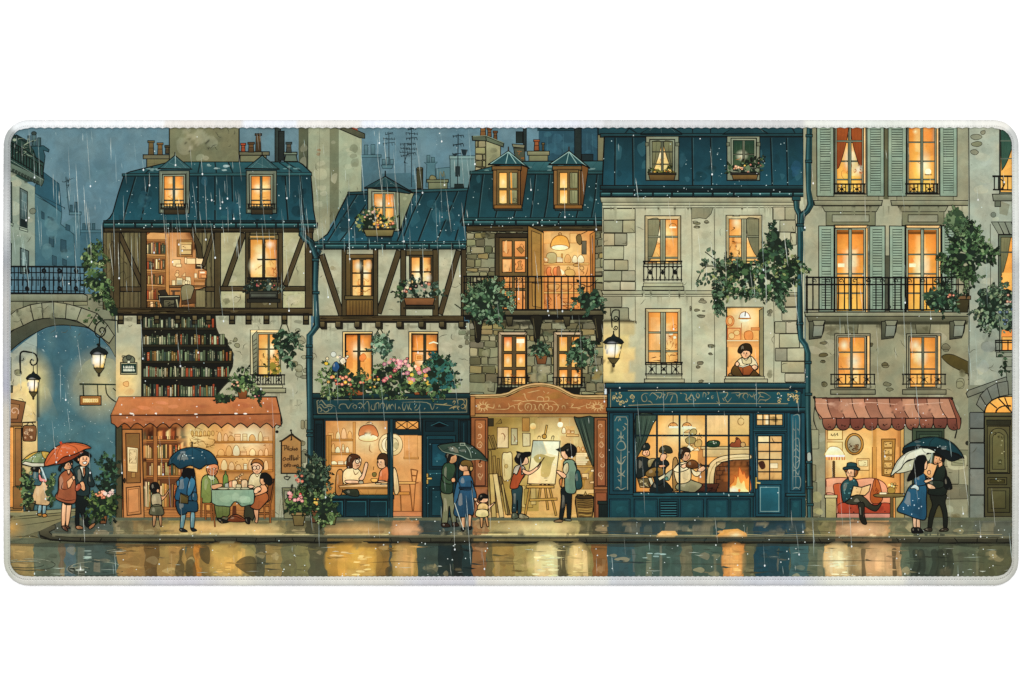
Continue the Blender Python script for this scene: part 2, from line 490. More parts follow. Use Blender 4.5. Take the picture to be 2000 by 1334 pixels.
def window(x0, y0, x1, y1, fr='8d8f78', fw=5, cols=2, ys=(.36, .7), mw=3.2, mull='6f7867', c='f6a94f', c2='fbc977', curtain=None, rev=None, n=3, mid=None, drawroom=True, o=INK):
 """casement: frame, lit room, glazing bars (ys: heights of the cross bars)"""
 rect(x0, y0, x1, y1, fr, o=o, w=1.6, j=.5)
 if rev:                                   # lit reveal along head and one jamb
  poly([(x0 + 1, y0 + 1), (x1 - 1, y0 + 1), (x1 - fw, y0 + fw), (x0 + fw, y0 + fw)], rev)
 a, b, d, e = x0 + fw, y0 + fw, x1 - fw, y1 - fw * .6
 if drawroom: room(a, b, d, e, c, c2, n)
 W, Hh = d - a, e - b
 if curtain:
  poly(smooth([(a, b), (a + W * .42, b), (a + W * .36, b + Hh * .35), (a + W * .12, b + Hh * .8), (a, b + Hh * .95)], 4, False), curtain, mixc(curtain, '20241c', .35), o='3a3222', w=1)
  line([(a + W * .22, b), (a + W * .16, b + Hh * .5), (a + W * .03, b + Hh * .85)], '3a3222', .8, 1, sm=3)
  if curtain != '7b7c66':
   poly(smooth([(d, b), (d - W * .42, b), (d - W * .34, b + Hh * .35), (d - W * .1, b + Hh * .8), (d, b + Hh * .95)], 4, False), curtain, mixc(curtain, '20241c', .35), o='3a3222', w=1)
   line([(d - W * .22, b), (d - W * .14, b + Hh * .5), (d - W * .02, b + Hh * .8)], '3a3222', .8, 1, sm=3)
 line([(a, e), (a, b), (d, b), (d, e), (a, e)], o, 1.1)
 for f in ys:
  rect(a, b + Hh * f - mw * .35, d, b + Hh * f + mw * .35, mull, o=o, w=.9)
 for i in range(1, cols):
  x = a + W * i / cols; m = mw * (1.7 if cols == 2 else 1)
  rect(x - m / 2, b, x + m / 2, e, mull, o=o, w=1.0); 
  if cols == 2: line([(x, b), (x, e)], o, .8)
def railing(x0, y0, x1, y1, n, rails=(0, .25, 1), c='0f0f0c', w=1.6, scroll=0, top=2.6):
 for r in rails: line([(x0 - 2, y0 + (y1 - y0) * r), ((x0 + x1) / 2, y0 + (y1 - y0) * r + R.uniform(-.6, .6)), (x1 + 2, y0 + (y1 - y0) * r)], c, top if r == 0 else w * 1.2)
 for i in range(n + 1):
  x = x0 + (x1 - x0) * i / n
  line([(x, y0), (x + R.uniform(-.5, .5), (y0 + y1) / 2), (x, y1 + (2 if i in (0, n) else 0))], c, w)
 for i in range(scroll):
  x = x0 + (x1 - x0) * (i + .5) / scroll; h = (y1 - y0); q = (x1 - x0) / scroll * .28
  line([(x - q, y1 - h * .1), (x - q * .2, y0 + h * .5), (x + q, y0 + h * .3)], c, 1.1, sm=4)
  line([(x + q, y1 - h * .1), (x + q * .1, y0 + h * .55), (x - q, y0 + h * .28)], c, 1.1, sm=4)
  ell(x, y0 + h * .55, q * .45, h * .14, c, n=8)
def spiral(cx, cy, r, turns=1.4, a0=0, d=1, n=18, r0=.15):
 return [(cx + r * (r0 + (1 - r0) * i / n) * cos(a0 + d * 2 * pi * turns * i / n), cy + r * (r0 + (1 - r0) * i / n) * sin(a0 + d * 2 * pi * turns * i / n)) for i in range(n + 1)]
def books(x0, y0, x1, y1, pal, wmin=2.6, wmax=5.5, back='14130e', gap=.15, o='12110c'):
 if back: rect(x0, y0, x1, y1, back)
 x = x0 + .5
 while x < x1 - 2:
  w = R.uniform(wmin, wmax)
  if x + w > x1: break
  if R.random() < gap: x += w * R.uniform(.3, 1); continue
  h = (y1 - y0) * R.uniform(.66, .96); t = R.uniform(-1.5, 1.5) if R.random() < .18 else 0
  t = max(x0 - x, min(t, x1 - x - w))
  c = jc(R.choice(pal), .25)
  poly([(x + t, y1 - h), (x + w + t, y1 - h + R.uniform(-.6, .6)), (x + w, y1), (x, y1)], c, mixc(c, '14130e', .25), o=o, w=.8)
  if R.random() < .5: line([(x + w * .3, y1 - h * .75), (x + w * .7, y1 - h * .75)], mixc(c, 'd8caa0', .5), 1)
  if R.random() < .35: line([(x + w * .5, y1 - h * .6), (x + w * .5, y1 - h * .25)], mixc(c, 'd8caa0', .4), .9)
  x += w
def stones(x0, y0, x1, y1, cols, hmin=9, hmax=15, wmin=12, wmax=30, mortar='5a5640', o='2a271a', keep=1.0, w=1.1, j=2.2, base=True):
 if base: rect(x0, y0, x1, y1, mortar)
 y = y0
 while y < y1 - 3:
  h = min(R.uniform(hmin, hmax), y1 - y); x = x0 - R.uniform(0, wmax * .3)
  while x < x1 - 2:
   ww = R.uniform(wmin, wmax); a, b = max(x0, x), min(x1, x + ww)
   if b - a > 3 and R.random() < keep:
    q = min(2.2, (b - a) * .3); u = lambda: R.uniform(-j, j)
    P = [(a + q, y + .6 + u() * .5), (b - q, y + .6 + u() * .5), (b - .6, y + q + u() * .4), (b - .6 + u() * .3, y + h - q), (b - q, y + h - .6 + u() * .5), (a + q, y + h - .6 + u() * .5), (a + .6, y + h - q + u() * .4), (a + .6, y + q)]
    P = [(min(x1, max(x0, px)), min(y1, max(y0, py))) for px, py in P]
    c = jc(R.choice(cols), .16)
    poly(P, c, mixc(c, '2c2a1c', .18), o=o, w=w)
    if R.random() < .3: line([(a + (b - a) * .3, y + h * .35), (a + (b - a) * .6, y + h * .5)], o, .7, 1)
   x += ww
  y += h
def plaster(pts, c, c2, blot=None, n=10):
 poly(pts, c, c2)
 x0, y0, x1, y1 = bbox(pts)
 if n: blots(x0, y0, x1, y1, n, blot or '85846c', .2, (5, 16)); blots(x0, y0, x1, y1, int(n * .8), 'c2c0a6', .28, (5, 20)); cracks(x0, y0, x1, y1, n // 2); splat(x0, y0, x1, y1, n * 2, '55533f', (.4, .9), .6)
def timber(p, q, w, c='51432b'):
 bar(p, q, w, jc(c, .08), None, INK, 1.6)
 dx, dy = q[0] - p[0], q[1] - p[1]; l = math.hypot(dx, dy); nx, ny = -dy / l, dx / l
 for i in range(max(1, int(l / 28))):
  t0 = R.uniform(.05, .7); t1 = t0 + R.uniform(.1, .25); s = R.uniform(-.3, .3) * w
  line([(p[0] + dx * t0 + nx * s, p[1] + dy * t0 + ny * s), (p[0] + dx * t1 + nx * (s + R.uniform(-1, 1)), p[1] + dy * t1 + ny * s)], '2a2114', .9, 1)
 t0 = R.uniform(.1, .5); s = -.28 * w
 line([(p[0] + dx * t0 + nx * s, p[1] + dy * t0 + ny * s), (p[0] + dx * (t0 + .35) + nx * s, p[1] + dy * (t0 + .35) + ny * s)], '7a6a48', 1.2, 1)
def roof(pts, c, c2, seams, sc='142a31', n=8, pale='3f7186'):
 poly(pts, c, c2, o=INK, w=2)
 x0, y0, x1, y1 = bbox(pts); sm = pts
 for _ in range(n * 4):
  x, y = R.uniform(x0, x1), R.uniform(y0, y1); r = R.uniform(4, 13)
  q = [(x + r * R.uniform(.5, 1.1) * cos(t * .9), y + r * R.uniform(.6, 1.6) * sin(t * .9)) for t in range(7)]
  if all(inpoly(px, py, pts) for px, py in q): blob(q, jc(R.choice((pale, '0c2630', '1d4a5a', '102e38')), .15), a=.3, n=3)
 for s in seams:
  line(s, sc, 3.4); line([(a + 1.3, b) for a, b in s], '48707c', .9, a=.75); line([(a - 1.7, b) for a, b in s], INK, 1.0)
def shutter(x0, y0, x1, y1, c='93a694', n=26):
 rect(x0, y0, x1, y1, c, mixc(c, '6d8070', .35), o=INK, w=1.5, j=.4)
 m = (x1 - x0) * .2; y = y0 + 7; h = (y1 - y0 - 14) / n
 line([(x0 + m, y0 + 5), (x0 + m, y1 - 6)], '4d5c4f', .7); line([(x1 - m, y0 + 5), (x1 - m, y1 - 6)], '4d5c4f', .7)
 for i in range(n):
  if i == n // 2: y += h; continue
  line([(x0 + m + R.uniform(-.5, .8), y), (x1 - m + R.uniform(-.8, .5), y + R.uniform(-.3, .3))], '27332a', 1.3); line([(x0 + m, y + 1.6), (x1 - m, y + 1.6)], '9fb09e', .7, a=.7)
  y += h
def pot(x0, y0, x1, y1, c='7a4a2c'):
 d = (x1 - x0) * .14
 poly([(x0 + d * .5, y0 + 3), (x1 - d * .5, y0 + 3), (x1 - d * 1.4, y1), (x0 + d * 1.4, y1)], c, mixc(c, '20140a', .35), o=INK, w=1.3)
 rect(x0, y0, x1, y0 + (y1 - y0) * .22, mixc(c, 'e0a070', .15), o=INK, w=1.2)
def chimney_pot(x0, y0, x1, y1, c='6a452c'):
 d = (x1 - x0) * .12
 poly([(x0 + d, y0), (x1 - d, y0), (x1, y1), (x0, y1)], mixc(c, 'b08050', .15), mixc(c, '241a12', .35), o=INK, w=1.2)
 rect(x0 - 1, y0 - 1.5, x1 + 1, y0 + 2.5, c, o=INK, w=1.1); line([(x0 + d, y0 + (y1 - y0) * .5), (x1 - d, y0 + (y1 - y0) * .5)], INK, .8)
def antenna(x, y0, y1, n=3, w=1.0, c='20303a'):
 line([(x, y0), (x + R.uniform(-1, 1), y1)], c, w * 1.2)
 for i in range(n):
  y = y0 + (y1 - y0) * (.05 + .5 * i / n); q = R.uniform(6, 12)
  line([(x - q, y + R.uniform(-2, 3)), (x + q, y - R.uniform(-1, 4))], c, w)
  for s in (-1, -.4, .5, 1): line([(x + q * s, y - 2.5), (x + q * s + 1, y + 2.5)], c, w * .8)
def gutter(x0, y0, x1, y1, c='1d4650'):
 h = y1 - y0
 rect(x0, y0, x1, y1, '2f626c', '10282f', o=INK, w=1.7); line([(x0 + 3, y0 + h * .3), (x1 - 3, y0 + h * .3)], '5f939b', 1.0, a=.8)
 x = x0 + 20
 while x < x1 - 6: rect(x, y0 - 1, x + 3, y1 + 1, '12262c', o=INK, w=.7); x += R.uniform(32, 48)
def pipe(pts, w=9, c='1f4753'):
 line(pts, INK, w + 2.6); line(pts, c, w); line([(x - w * .22, y) for x, y in pts], '4c7884', w * .18, a=.7); line([(x + w * .3, y) for x, y in pts], '132f38', w * .25, a=.8)
def collar(x, y, w=13): rect(x - w / 2, y - 2.5, x + w / 2, y + 2.5, '2d5f6c', '163842', o=INK, w=1.2)

# ------------------------------------------------------------------ the picture: sky, far roofs, the archway on the left
with part('printed_sky','printed slate blue rainy evening sky behind the roofs'):
 rect(6,232,1992,470,'66869a','5a7c92'); rect(6,470,1992,720,'5a7c92','4c7088')
 for _ in range(40):
  x = R.uniform(100,1150); y = R.uniform(255,400); r = R.uniform(15,45)
  glow(x, y, r, r * 1.3, R.choice(('7793a0','44687f','5d8593','6d8797')),.3)
 splat(90,252,1180,420,90,'b4cbd0',(.4,.9),.5)

with part('printed_far_houses','printed misty blue far houses with chimneys behind the left archway'):
 V(0,220)
 # furthest stacks
 poly([(700,1020),(890,1020),(905,1334),(640,1334),(640,1100),(705,1070)],'436a80','3e6378')
 for x in (725,768,808): rect(x, 965, x + 24,1022,'3c6174', o='2a4a5a', w=1)
 rect(700,1020,890,1045,'4b7388', o='2a4a5a', w=1.1)
 poly([(560,960),(700,880),(705,1334),(540,1334)],'56798a','476c80')
 rect(610,865,712,890,'5b7f90', o='2c4a58', w=1.2); rect(655,780,678,866,'37596b', o='1f3a48', w=1); rect(615,805,636,866,'3a5d6e', o='1f3a48', w=1)
 line([(703,890),(705,1070)],'2c4a58',1.1)
 # slate roof and wall
 poly([(380,515),(520,620),(545,870),(310,700),(312,640)],'2a5269','32607a', o='1d3947', w=1.3)
 poly([(310,700),(545,870),(535,970),(650,1060),(660,1334),(312,1334)],'4b7284','41687c', o='2a4652', w=1.1)
 lines([(318,705),(570,830),(565,845)],[(320,730),(400,770),(540,850)], c='1d3947', w=1.4, sm=0)
 for a, b, c, d in ((425,905,465,985),(435,1065,475,1170),(535,1100,582,1215),(462,1240,498,1334),(580,970,615,1030),(370,860,392,930),(552,1270,585,1334)):
  poly([(a, b),(c, b + 14),(c, d),(a, d - 10)],'335467', o='22404e', w=1)
 blots(330,900,640,1320,10,'6a909c',.25,(6,16))
 # chimney nearest
 poly([(270,295),(385,290),(435,325),(430,345),(385,330),(400,380),(385,520),(300,520),(260,330)],'2e5666','2c5061', o='1a333c', w=1.3)
 for a, b, c, d, k in ((250,205,270,300,'31525e'),(285,185,322,295,'55707a'),(333,222,362,295,'3f5d66')): rect(a, b, c, d, k, '3c5e68', o='1a2f36', w=1.3)
 ell(303,183,22,16,'3c4a48', o='1a2f36', w=1.1)
 # antenna
 line([(580,560),(600,800),(610,860)],'24404c',1.0)
 lines([(545,600),(570,605),(600,590),(650,570)],[(550,590),(556,612)],[(640,560),(660,580)],[(590,565),(600,610),(612,565)],[(575,575),(620,600)],[(578,640),(605,630),(590,660)],[(575,745),(620,725)],[(585,735),(600,755)], c='20353f', w=1.3)
 V()

with part('printed_building','printed pale grey green house at the left edge with an iron roof balcony'):
 V(0,220)
 poly([(60,180),(120,190),(255,270),(300,330),(330,420),(385,440),(385,600),(40,600),(40,250)],'27423e','2f4f4a', o='14221f', w=1.3)
 poly([(150,195),(250,250),(252,275),(140,210)],'1d3436', o='0f1c1c', w=1.2)
 scribble(120,230,320,380,9,'8a9a88',1.0); scribble(150,250,300,380,6,'0f1a16',1.2)
 ell(135,240,16,12,'9aa592')
 plaster([(20,480),(310,650),(312,1334),(20,1334)],'93a091','85958b','6a7a70',8)
 poly([(20,400),(390,575),(385,610),(370,640),(20,470)],'6d7f72','46584f', o='1a251f', w=1.4)
 lines([(100,415),(388,590)], c='c0cabd', w=1.3, sm=0)
 for i in range(9): x = 120 + i * 26; y = 490 + i * 13; poly([(x, y),(x + 15, y + 8),(x + 5, y + 34),(x - 8, y + 20)],'3c4a42', o='141c17', w=.9)
 for i in range(13):
  x = 95 + i * 24; y0 = 250 + i * 15 + (40 if i > 4 else 0); y1 = 395 + i * 15
  line([(x, y0),(x, y1)],'0d1411',1.9)
 line([(95,255),(215,320),(385,440)],'0d1411',2.6); line([(95,385),(385,560)],'0d1411',2.0); line([(100,290),(380,470)],'0d1411',1.2)
 with part('window'):
  poly([(182,655),(247,690),(245,1005),(182,985)],'5d7071','425a5e', o='1d2a28', w=1.4)
  poly([(200,690),(240,712),(238,930),(200,910)],'6f8a90','37545a')
  lines([(207,690),(207,910)],[(188,760),(240,790)],[(188,835),(240,860)], c='b6c4c0', w=1.5, sm=0)
  poly([(188,920),(240,940),(240,1005),(188,985)],'1b2a2b'); poly([(178,1000),(250,1020),(250,1040),(178,1018)],'97a596', o='1d2a28', w=1.1)
 with part('window'):
  poly([(185,1175),(258,1205),(258,1400),(185,1400)],'5d7071','3f565a', o='1d2a28', w=1.4); poly([(202,1210),(226,1222),(226,1400),(202,1400)],'8aa3a6')
  lines([(212,1210),(212,1400)],[(190,1270),(245,1290)], c='c6d2cc', w=1.4, sm=0)
 with part('window'):
  poly([(50,580),(110,610),(115,960),(55,940)],'4b5c5c','39504f', o='18221f', w=1.4); poly([(55,940),(125,965),(120,990),(55,960)],'8d9b8d', o='18221f', w=1)
 with part('window'):
  poly([(50,1115),(110,1140),(106,1400),(50,1400)],'4b5c5c','39504f', o='18221f', w=1.4)
 blots(260,820,330,920,1,'6c7466',.8,(8,12), o='333'+'a30'); V()

with part('printed_archway','printed old stone bridge arch with an iron railing at the left'):
 V(0,500)
 # daylight through the arch
 poly(smooth([(95,900),(180,760),(300,680),(430,620),(560,600),(680,605),(790,660),(880,720),(960,800),(1010,880)],4, False) + [(1015,2450),(95,2450)],'3c647b','537a84')
 for _ in range(24): glow(R.uniform(340,1000), R.uniform(620,2100), R.uniform(60,160), R.uniform(80,220), R.choice(('6b8f95','37607a','4f7884','2f5870')),.3)
 glow(890,1120,330,360,'d8c48a',.75,1.1); poly(smooth([(780,900),(690,1010),(640,1150),(700,1230),(1012,1240),(1012,960),(960,890)],4),'a9a882', a=.45, a2=.0)
 splat(340,650,1000,1700,150,'cfe0dc',(.4,1.0),.55)
 # parapet, spandrels
 poly([(40,330),(740,330),(1005,340),(1010,880),(960,790),(880,700),(780,630),(640,585),(470,540),(300,560),(180,620),(80,680),(40,690)],'7f806a','74755f', o=INK, w=1.2)
 for q in ((90,395,330,450),(560,395,1005,430),(800,430,1005,560)): stones(*q, ('84846c','7a7b66','8d8b70','6f705c'),50,80,90,170,'605f4c','34301f',.5,.9,4, False)
 poly([(40,330),(730,330),(765,345),(765,395),(40,395)],'8d907c','6d705c', o=INK, w=1.5)
 lines([(215,330),(215,395)],[(510,330),(512,395)],[(725,335),(725,395)],[(95,385),(760,385)], c='2c2a1c', w=1.2, sm=0)
 # soffit
 poly(smooth([(75,900),(85,690),(190,610),(300,560),(430,540),(560,545),(700,580),(790,625)],4, False) + smooth([(770,620),(560,600),(430,615),(330,660),(200,740),(80,840)],4, False),'4a4d3e','383c31', o=INK, w=1.5)
 lines([(150,630),(175,740)],[(230,600),(240,700)],[(320,560),(330,650)],[(90,690),(120,800)],[(430,545),(440,600)],[(100,760),(300,640)], c='22241a', w=1, sm=0)
 # voussoirs
 O = [(-20,640),(40,560),(150,470),(270,425),(370,408),(475,400),(585,415),(715,450),(850,500),(940,600),(1000,690)]
 I = [(40,760),(95,655),(210,605),(300,560),(382,543),(472,538),(577,545),(675,562),(775,620),(880,700),(955,760)]
 for i in range(len(O) - 1): poly([O[i], O[i + 1], I[i + 1], I[i]], jc(R.choice(('9a9a82','8d8e78','a19e84')),.08), jc('7f8069',.06), o=INK, w=1.5)
 blots(100,430,800,560,12,'6c6d58',.35,(4,10)); cracks(60,400,950,700,14)
 with part('iron_railing'):
  for i in range(19):
   x = 55 + i * 38; line([(x, 90),(x + R.uniform(-4,4),200),(x, 325)],'0e1214',1.8)
  for y, w in ((92,3),(147,1.6),(208,1.8),(322,2.2),(300,1.4)): line([(50, y),(400, y + R.uniform(-4,4)),(740, y + 6)],'0e1214', w)
  for x in (245,390,525,668):
   for y in (130,285): line(spiral(x, y, 22,1.3),'0e1214',1.5); line(spiral(x, y, 22,1.3, pi),'0e1214',1.3)
   lines([(x - 24,180),(x, 230),(x + 24,180)], c='0e1214', w=1.2)
  for i in range(14): x = 110 + i * 46; line([(x, 180),(x, 260)],'0e1214',1.1)
 V()
with part('printed_wall','printed lamplit plaster wall under the archway'):
 V(0,500)
 poly([(60,900),(95,850),(200,760),(330,665),(335,1900),(60,1900)],'93a3a0','d8bd84')
 poly([(90,1140),(190,1100),(240,1090),(330,1120),(335,1780),(90,1780)],'e2c084','cfae74', a=.75)
 glow(305,1110,190,330,'ffd98a',.85,1.2); blots(100,800,330,1000,6,'7c8a86',.35,(5,12)); blots(120,960,240,1090,2,'8a8768',.7,(9,14), o='4a4a3a')
 lines([(330,665),(332,1000),(335,1900)],[(200,740),(330,790)], c='1c2a2a', w=1.6, sm=0); blots(110,1160,320,1500,8,'f2d49a',.35,(5,14)); cracks(110,850,320,1500,6)
 rect(60,880,105,1080,'3d6670','2f5560', o=INK, w=1); rect(80,1125,118,1185,'4d5144', o=INK, w=1.2)
 poly([(335,1100),(430,1150),(520,1400),(335,1400)],'b8ae84', a=.25, a2=0); V()

TIM = '52442b'; PL = 'a9a688'
WARM = ('b5532e','d98a4c','e9b673','8a3a22','c9a064','5d5a3c','e6c890','9a6a3a','3e5140')
COOL = ('4f5a44','6f7a5c','39452f','8d9577','2c3a2c','a0452a','5a6b52','b3b394','3f4f4a','8a6a3a')

with part('printed_chimney','printed broad olive chimney behind the half timbered roof, pots on both sides'):
 plaster([(332,236),(468,236),(468,322),(332,322)],'7b7b5f','6d6e54','4f5040',12)
 cracks(334,252,466,300,12,'35352a'); line([(332,236),(332,320)], INK, 1.8); line([(468,250),(468,318)], INK, 1.8); glow(380,270,40,30,'9a9a78',.4)
 rect(288,310,332,332,'77714f','6a6548', o=INK); lines([(290,320),(310,320)],[(303,311),(303,327)],[(318,320),(318,331)], sm=0, w=1)
 rect(281,303,332,311,'6f6a52', o=INK)
 for a, b, c, d, k in ((291,277,302,303,'6a5838'),(309,281,319,303,'7b5733'),(324,286,332,301,'4e4530')): chimney_pot(a, b, c, d, k)
 rect(470,300,521,320,'77765a', o=INK); rect(468,297,527,304,'6c6b54', o=INK)
 for a, b, c, d, k in ((472,282,480,297,'a8452c'),(486,280,497,298,'5f422a'),(500,263,511,297,'4c3a26')): chimney_pot(a, b, c, d, k)
with part('printed_chimney','printed thin dark flue pipes right of the olive chimney'):
 rect(538,236,549,318,'3e4b46','33403e', o=INK); lines([(538,268),(549,268)],[(538,290),(549,290)],[(541,250),(541,300)], sm=0)
 rect(545,257,556,314,'2e3836','26302e', o=INK); lines([(545,268),(556,268)],[(545,280),(556,280)],[(545,262),(556,262)], sm=0)
 poly([(559,302),(579,302),(582,316),(556,316)],'5c6a5c', o=INK); rect(555,298,581,303,'708070', o=INK); chimney_pot(560,280,570,299,'3c4a48')
with part('printed_chimney','printed tall pale plaster party wall with corbelled cap between the two left roofs'):
 plaster([(584,250),(604,250),(604,336),(584,320)],'575c48','4a4f3e','3c4032',3)
 plaster([(603,238),(646,238),(646,400),(644,470),(622,500),(603,500)],'9a9f86','8d9078','7b7f68',9)
 plaster([(645,250),(662,250),(662,420),(645,440)],'747960','6a6e57','50533f',3)
 plaster([(662,248),(707,262),(707,385),(680,400),(662,430)],'a1a990','939a82','757a62',9)
 blots(680,280,706,330,4,'6f725a',.6,(6,12)); lines([(603,250),(600,330),(603,500)],[(625,250),(625,480)],[(645,240),(645,450)],[(662,250),(662,410)],[(707,270),(707,380)], sm=0, w=1.6)
 blots(617,285,632,310,2,'8a6248',.7,(4,7))
 poly([(577,234),(625,234),(660,241),(660,251),(625,245),(604,250),(577,246)],'7d7c68', o=INK); poly([(662,240),(713,262),(713,271),(703,270),(662,252)],'5a5c4a','474a3a', o=INK)
 poly([(688,246),(699,250),(699,256),(688,251)],'a84c34')
 lines([(605,450),(618,452)],[(604,458),(622,460)],[(606,466),(620,468)], sm=0, w=.9)

with part('printed_building','printed half timbered house at left with a slate roof and an open front of books') as HA:
 # ---- slate roof
 with part('roof'):
  poly([(242,342),(256,336),(332,317),(584,317),(592,322),(609,338),(609,343),(242,343)],'2d5f6f','244f5e', o=INK, w=1.8)
  for a, b in (((392,318),(388,338)),((421,318),(424,338)),((447,318),(456,338)),((560,318),(590,336)),((546,318),(572,336)),((300,326),(285,340))): line([a, b],'142a31',2.6)
  blots(395,320,475,336,7,'a8c0c4',.55,(3,8), flat=.5); blots(270,325,320,340,4,'8fb0b8',.5,(3,8), flat=.5); blots(545,320,600,336,4,'7ba3ac',.5,(3,7), flat=.5)
  roof([(244,343),(608,343),(611,380),(613,410),(617,432),(206,432),(216,426),(222,416),(232,380)],'173e4e','22566c',
             [[(267,346),(254,390),(243,430)],[(295,346),(287,390),(278,430)],[(389,344),(389,430)],[(422,344),(422,430)],[(455,344),(457,430)],[(559,344),(561,390),(564,430)],[(588,344),(592,390),(597,430)]], n=9)
  poly([(240,340),(609,338),(610,344),(240,345)],'3a6f7c','16323a', o=INK, w=1.2)
  blots(255,370,300,428,4,'2f6078',.45,(8,16)); blots(560,360,612,428,4,'0f2f3a',.45,(8,16)); blots(400,390,480,430,4,'285c74',.4,(8,18)); blots(318,420,600,431,4,'35707e',.35,(4,10), flat=.4)
  splat(230,346,610,430,50,'bfd6da',(.5,1.2))
 for dx, ax in ((0,0),(170,0)):
  with part('dormer_window'):
   poly([(343 + dx, 304),(376 + dx, 331),(310 + dx, 331)],'2a5361','3b6672', o=INK, w=1.8); lines([(343 + dx, 306),(343 + dx, 329)],[(343 + dx, 306),(322 + dx, 328)],[(343 + dx, 306),(364 + dx, 328)],[(331 + dx, 318),(355 + dx, 329)], c='8fb0b4', w=1.0, sm=0)
   line([(343 + dx, 298),(343 + dx, 306)], INK, 1.8); line([(309 + dx, 330),(377 + dx, 331)], INK, 2.6)
   rect(312 + dx, 334,371 + dx, 417,'6d7566','5c6557', o=INK); line([(317 + dx, 338),(317 + dx, 415)],'8f9783',1.4); line([(366 + dx, 338),(366 + dx, 415)],'3a4238',1.4)
   window(318 + dx, 341,364 + dx, 406,'8b927c',4,2,(.43,.80),2.4,'5f6f66','fba24a','ffc06a', n=2)
   railing(316 + dx, 399,367 + dx, 408,9,(0,1), w=1.7); rect(322 + dx, 410,363 + dx, 419,'4a3f2a','352c1d', o=INK, w=1.3); rect(315 + dx, 407,369 + dx, 410,'23241c')
   lines([(318 + dx, 418),(312 + dx, 430)],[(352 + dx, 420),(352 + dx, 430)], w=1.6, sm=0)
 # ---- timber storey
 poly([(203,446),(612,446),(610,604),(203,604)],'6a5f42','5d5338', o=INK, w=1.5)
 for x in range(209,420,9):
  if 287 < x < 384: continue
  x += R.uniform(-2,2); line([(x, 454),(x + R.uniform(-1,1),600)],'2c2517',1.0)
  rect(x + 1,456, x + 6,600, jc('837654',.15), jc('6b6044',.15), a=.5)
 scribble(205,456,284,600,10,'3a3120',.8); scribble(400,456,420,600,4,'3a3120',.8)
 # ---- the open study
 with part('study_interior'):
  C = [(287,600),(287,461),(291,455),(297,453),(368,453),(375,458),(380,468),(384,490),(384,503),(398,503),(399,526),(404,527),(405,542),(402,548),(402,562),(386,566),(380,600)]
  poly(C, 'd29460','b9774a', o='2a1a0c', w=1.6)
  glow(345,500,50,60,'eeb67c',.6,1.6,(288,455,382,598))
  falloff(288,455,382,600,'a04c1c',.4,.25)
  rect(287,461,326,600,'b67a48','a5683a'); poly([(288,459),(296,454),(326,456),(326,468),(288,468)],'d29a62', o='6a3c1c', w=.9)
  for y0, y1 in ((472,496),(505,526),(535,555),(563,585)):
   rect(288, y0 - 2,325, y1,'8a5430'); books(288, y0,325, y1, WARM, 2.4,4.6, None, .12,'3a2212')
   poly([(287, y1),(326, y1 + 2),(326, y1 + 6),(287, y1 + 4)],'cf955c','a5683a', o='5a3216', w=1)
  books(289,587,322,600, WARM, 3,6, None, .3,'3a2212'); rect(325,456,332,600,'c98a55','b0713f', o='6a3c1c', w=.9)
  rect(347,469,377,502,'a86f3e', o='5a3216', w=1.1); rect(351,473,376,498,'caa068', o='5a3216', w=.9); rect(355,478,375,488,'e0bd82', o='6a3c1c', w=.8); rect(355,489,375,497,'dab478', o='6a3c1c', w=.8); scribble(356,480,364,486,2,'6a3c1c')
  for a, b, c, d in ((339,507,354,520),(345,516,356,522),(363,505,383,516),(362,503,366,515),(384,504,398,516)): rect(a, b, c, d, jc('f0cf98',.06), o='7a4a22', w=.8)
  rect(383,517,398,525,'3c2c1c', o=INK, w=.8); line([(386,519),(397,520)],'c9b088',1.2)
  rect(389,529,405,544,'d98a52','c07040', o='4a2410', w=1); rect(392,531,401,534,'f2e2c0'); rect(394,537,404,543,'d9925a', o='6a3c1c', w=.7); rect(381,534,386,543,'eed2a4', o='7a4a22', w=.6)
  for a, b, c, d in ((337,548,344,558),(346,543,358,557),(364,541,374,557),(359,546,363,557),(367,549,371,556)): rect(a, b, c, d, jc('e8cc98',.12), o='6a4a2a', w=.8, j=.6)
  ell(348,531,3,3,'dca870', o='6a3c1c', w=.8); ell(347,537,4,4,'e6bb80', o='6a3c1c', w=.8); ell(365,552,3.2,3.6,'e8d2a0', o='6a3c1c', w=.8); poly([(356,540),(363,532),(364,540)],'e2b880', o='6a3c1c', w=.7); rect(347,547,357,556,'9a9a88', a=.7)
  rect(332,558,403,561,'8a5a34', o='2a1a0c', w=1); rect(381,547,402,551,'a8683a', o='4a2410', w=.8)
  rect(332,562,356,600,'b06c40', o='3a2212', w=.9); rect(335,567,353,570,'4a3a2c'); rect(338,570,343,580,'5a4030')
  poly(smooth([(356,560),(378,558),(380,575),(372,592),(358,592)],3),'8e8262','7a6e50', o=INK, w=1.2); poly([(356,588),(374,584),(380,566),(392,565),(386,592),(356,595)],'5a3a22', o=INK, w=1.1); rect(384,567,402,600,'857a58', o='3a3120', w=.9); lines([(391,570),(391,598)],[(397,568),(397,598)], c='3a3120', sm=0, w=.8)
  lines([(358,594),(360,601)],[(372,594),(368,601)],[(384,592),(384,601)], w=1.4, sm=0)
  poly([(310,577),(352,577),(353,583),(350,600),(318,600),(312,584)],'24231c','3c3a2e', o=INK, w=1.2); poly([(310,568),(324,566),(330,577),(315,577)],'3a3024', o=INK, w=1); rect(321,586,342,600,'6f6a50','4e4a38', o=INK, w=1); scribble(322,588,341,598,6,'1c1a12',1); line([(312,580),(351,579)],'a8a68c',1.2); line([(346,585),(349,600)],'a8a080',2)
  lines([(288,598),(300,592),(318,600)],[(296,600),(308,590)], c='2a1a0c', w=1.2, sm=0)
 poly([(372,452),(382,456),(394,478),(398,505),(388,505),(384,480),(376,462)],'4e4129', o=INK, w=1.3)
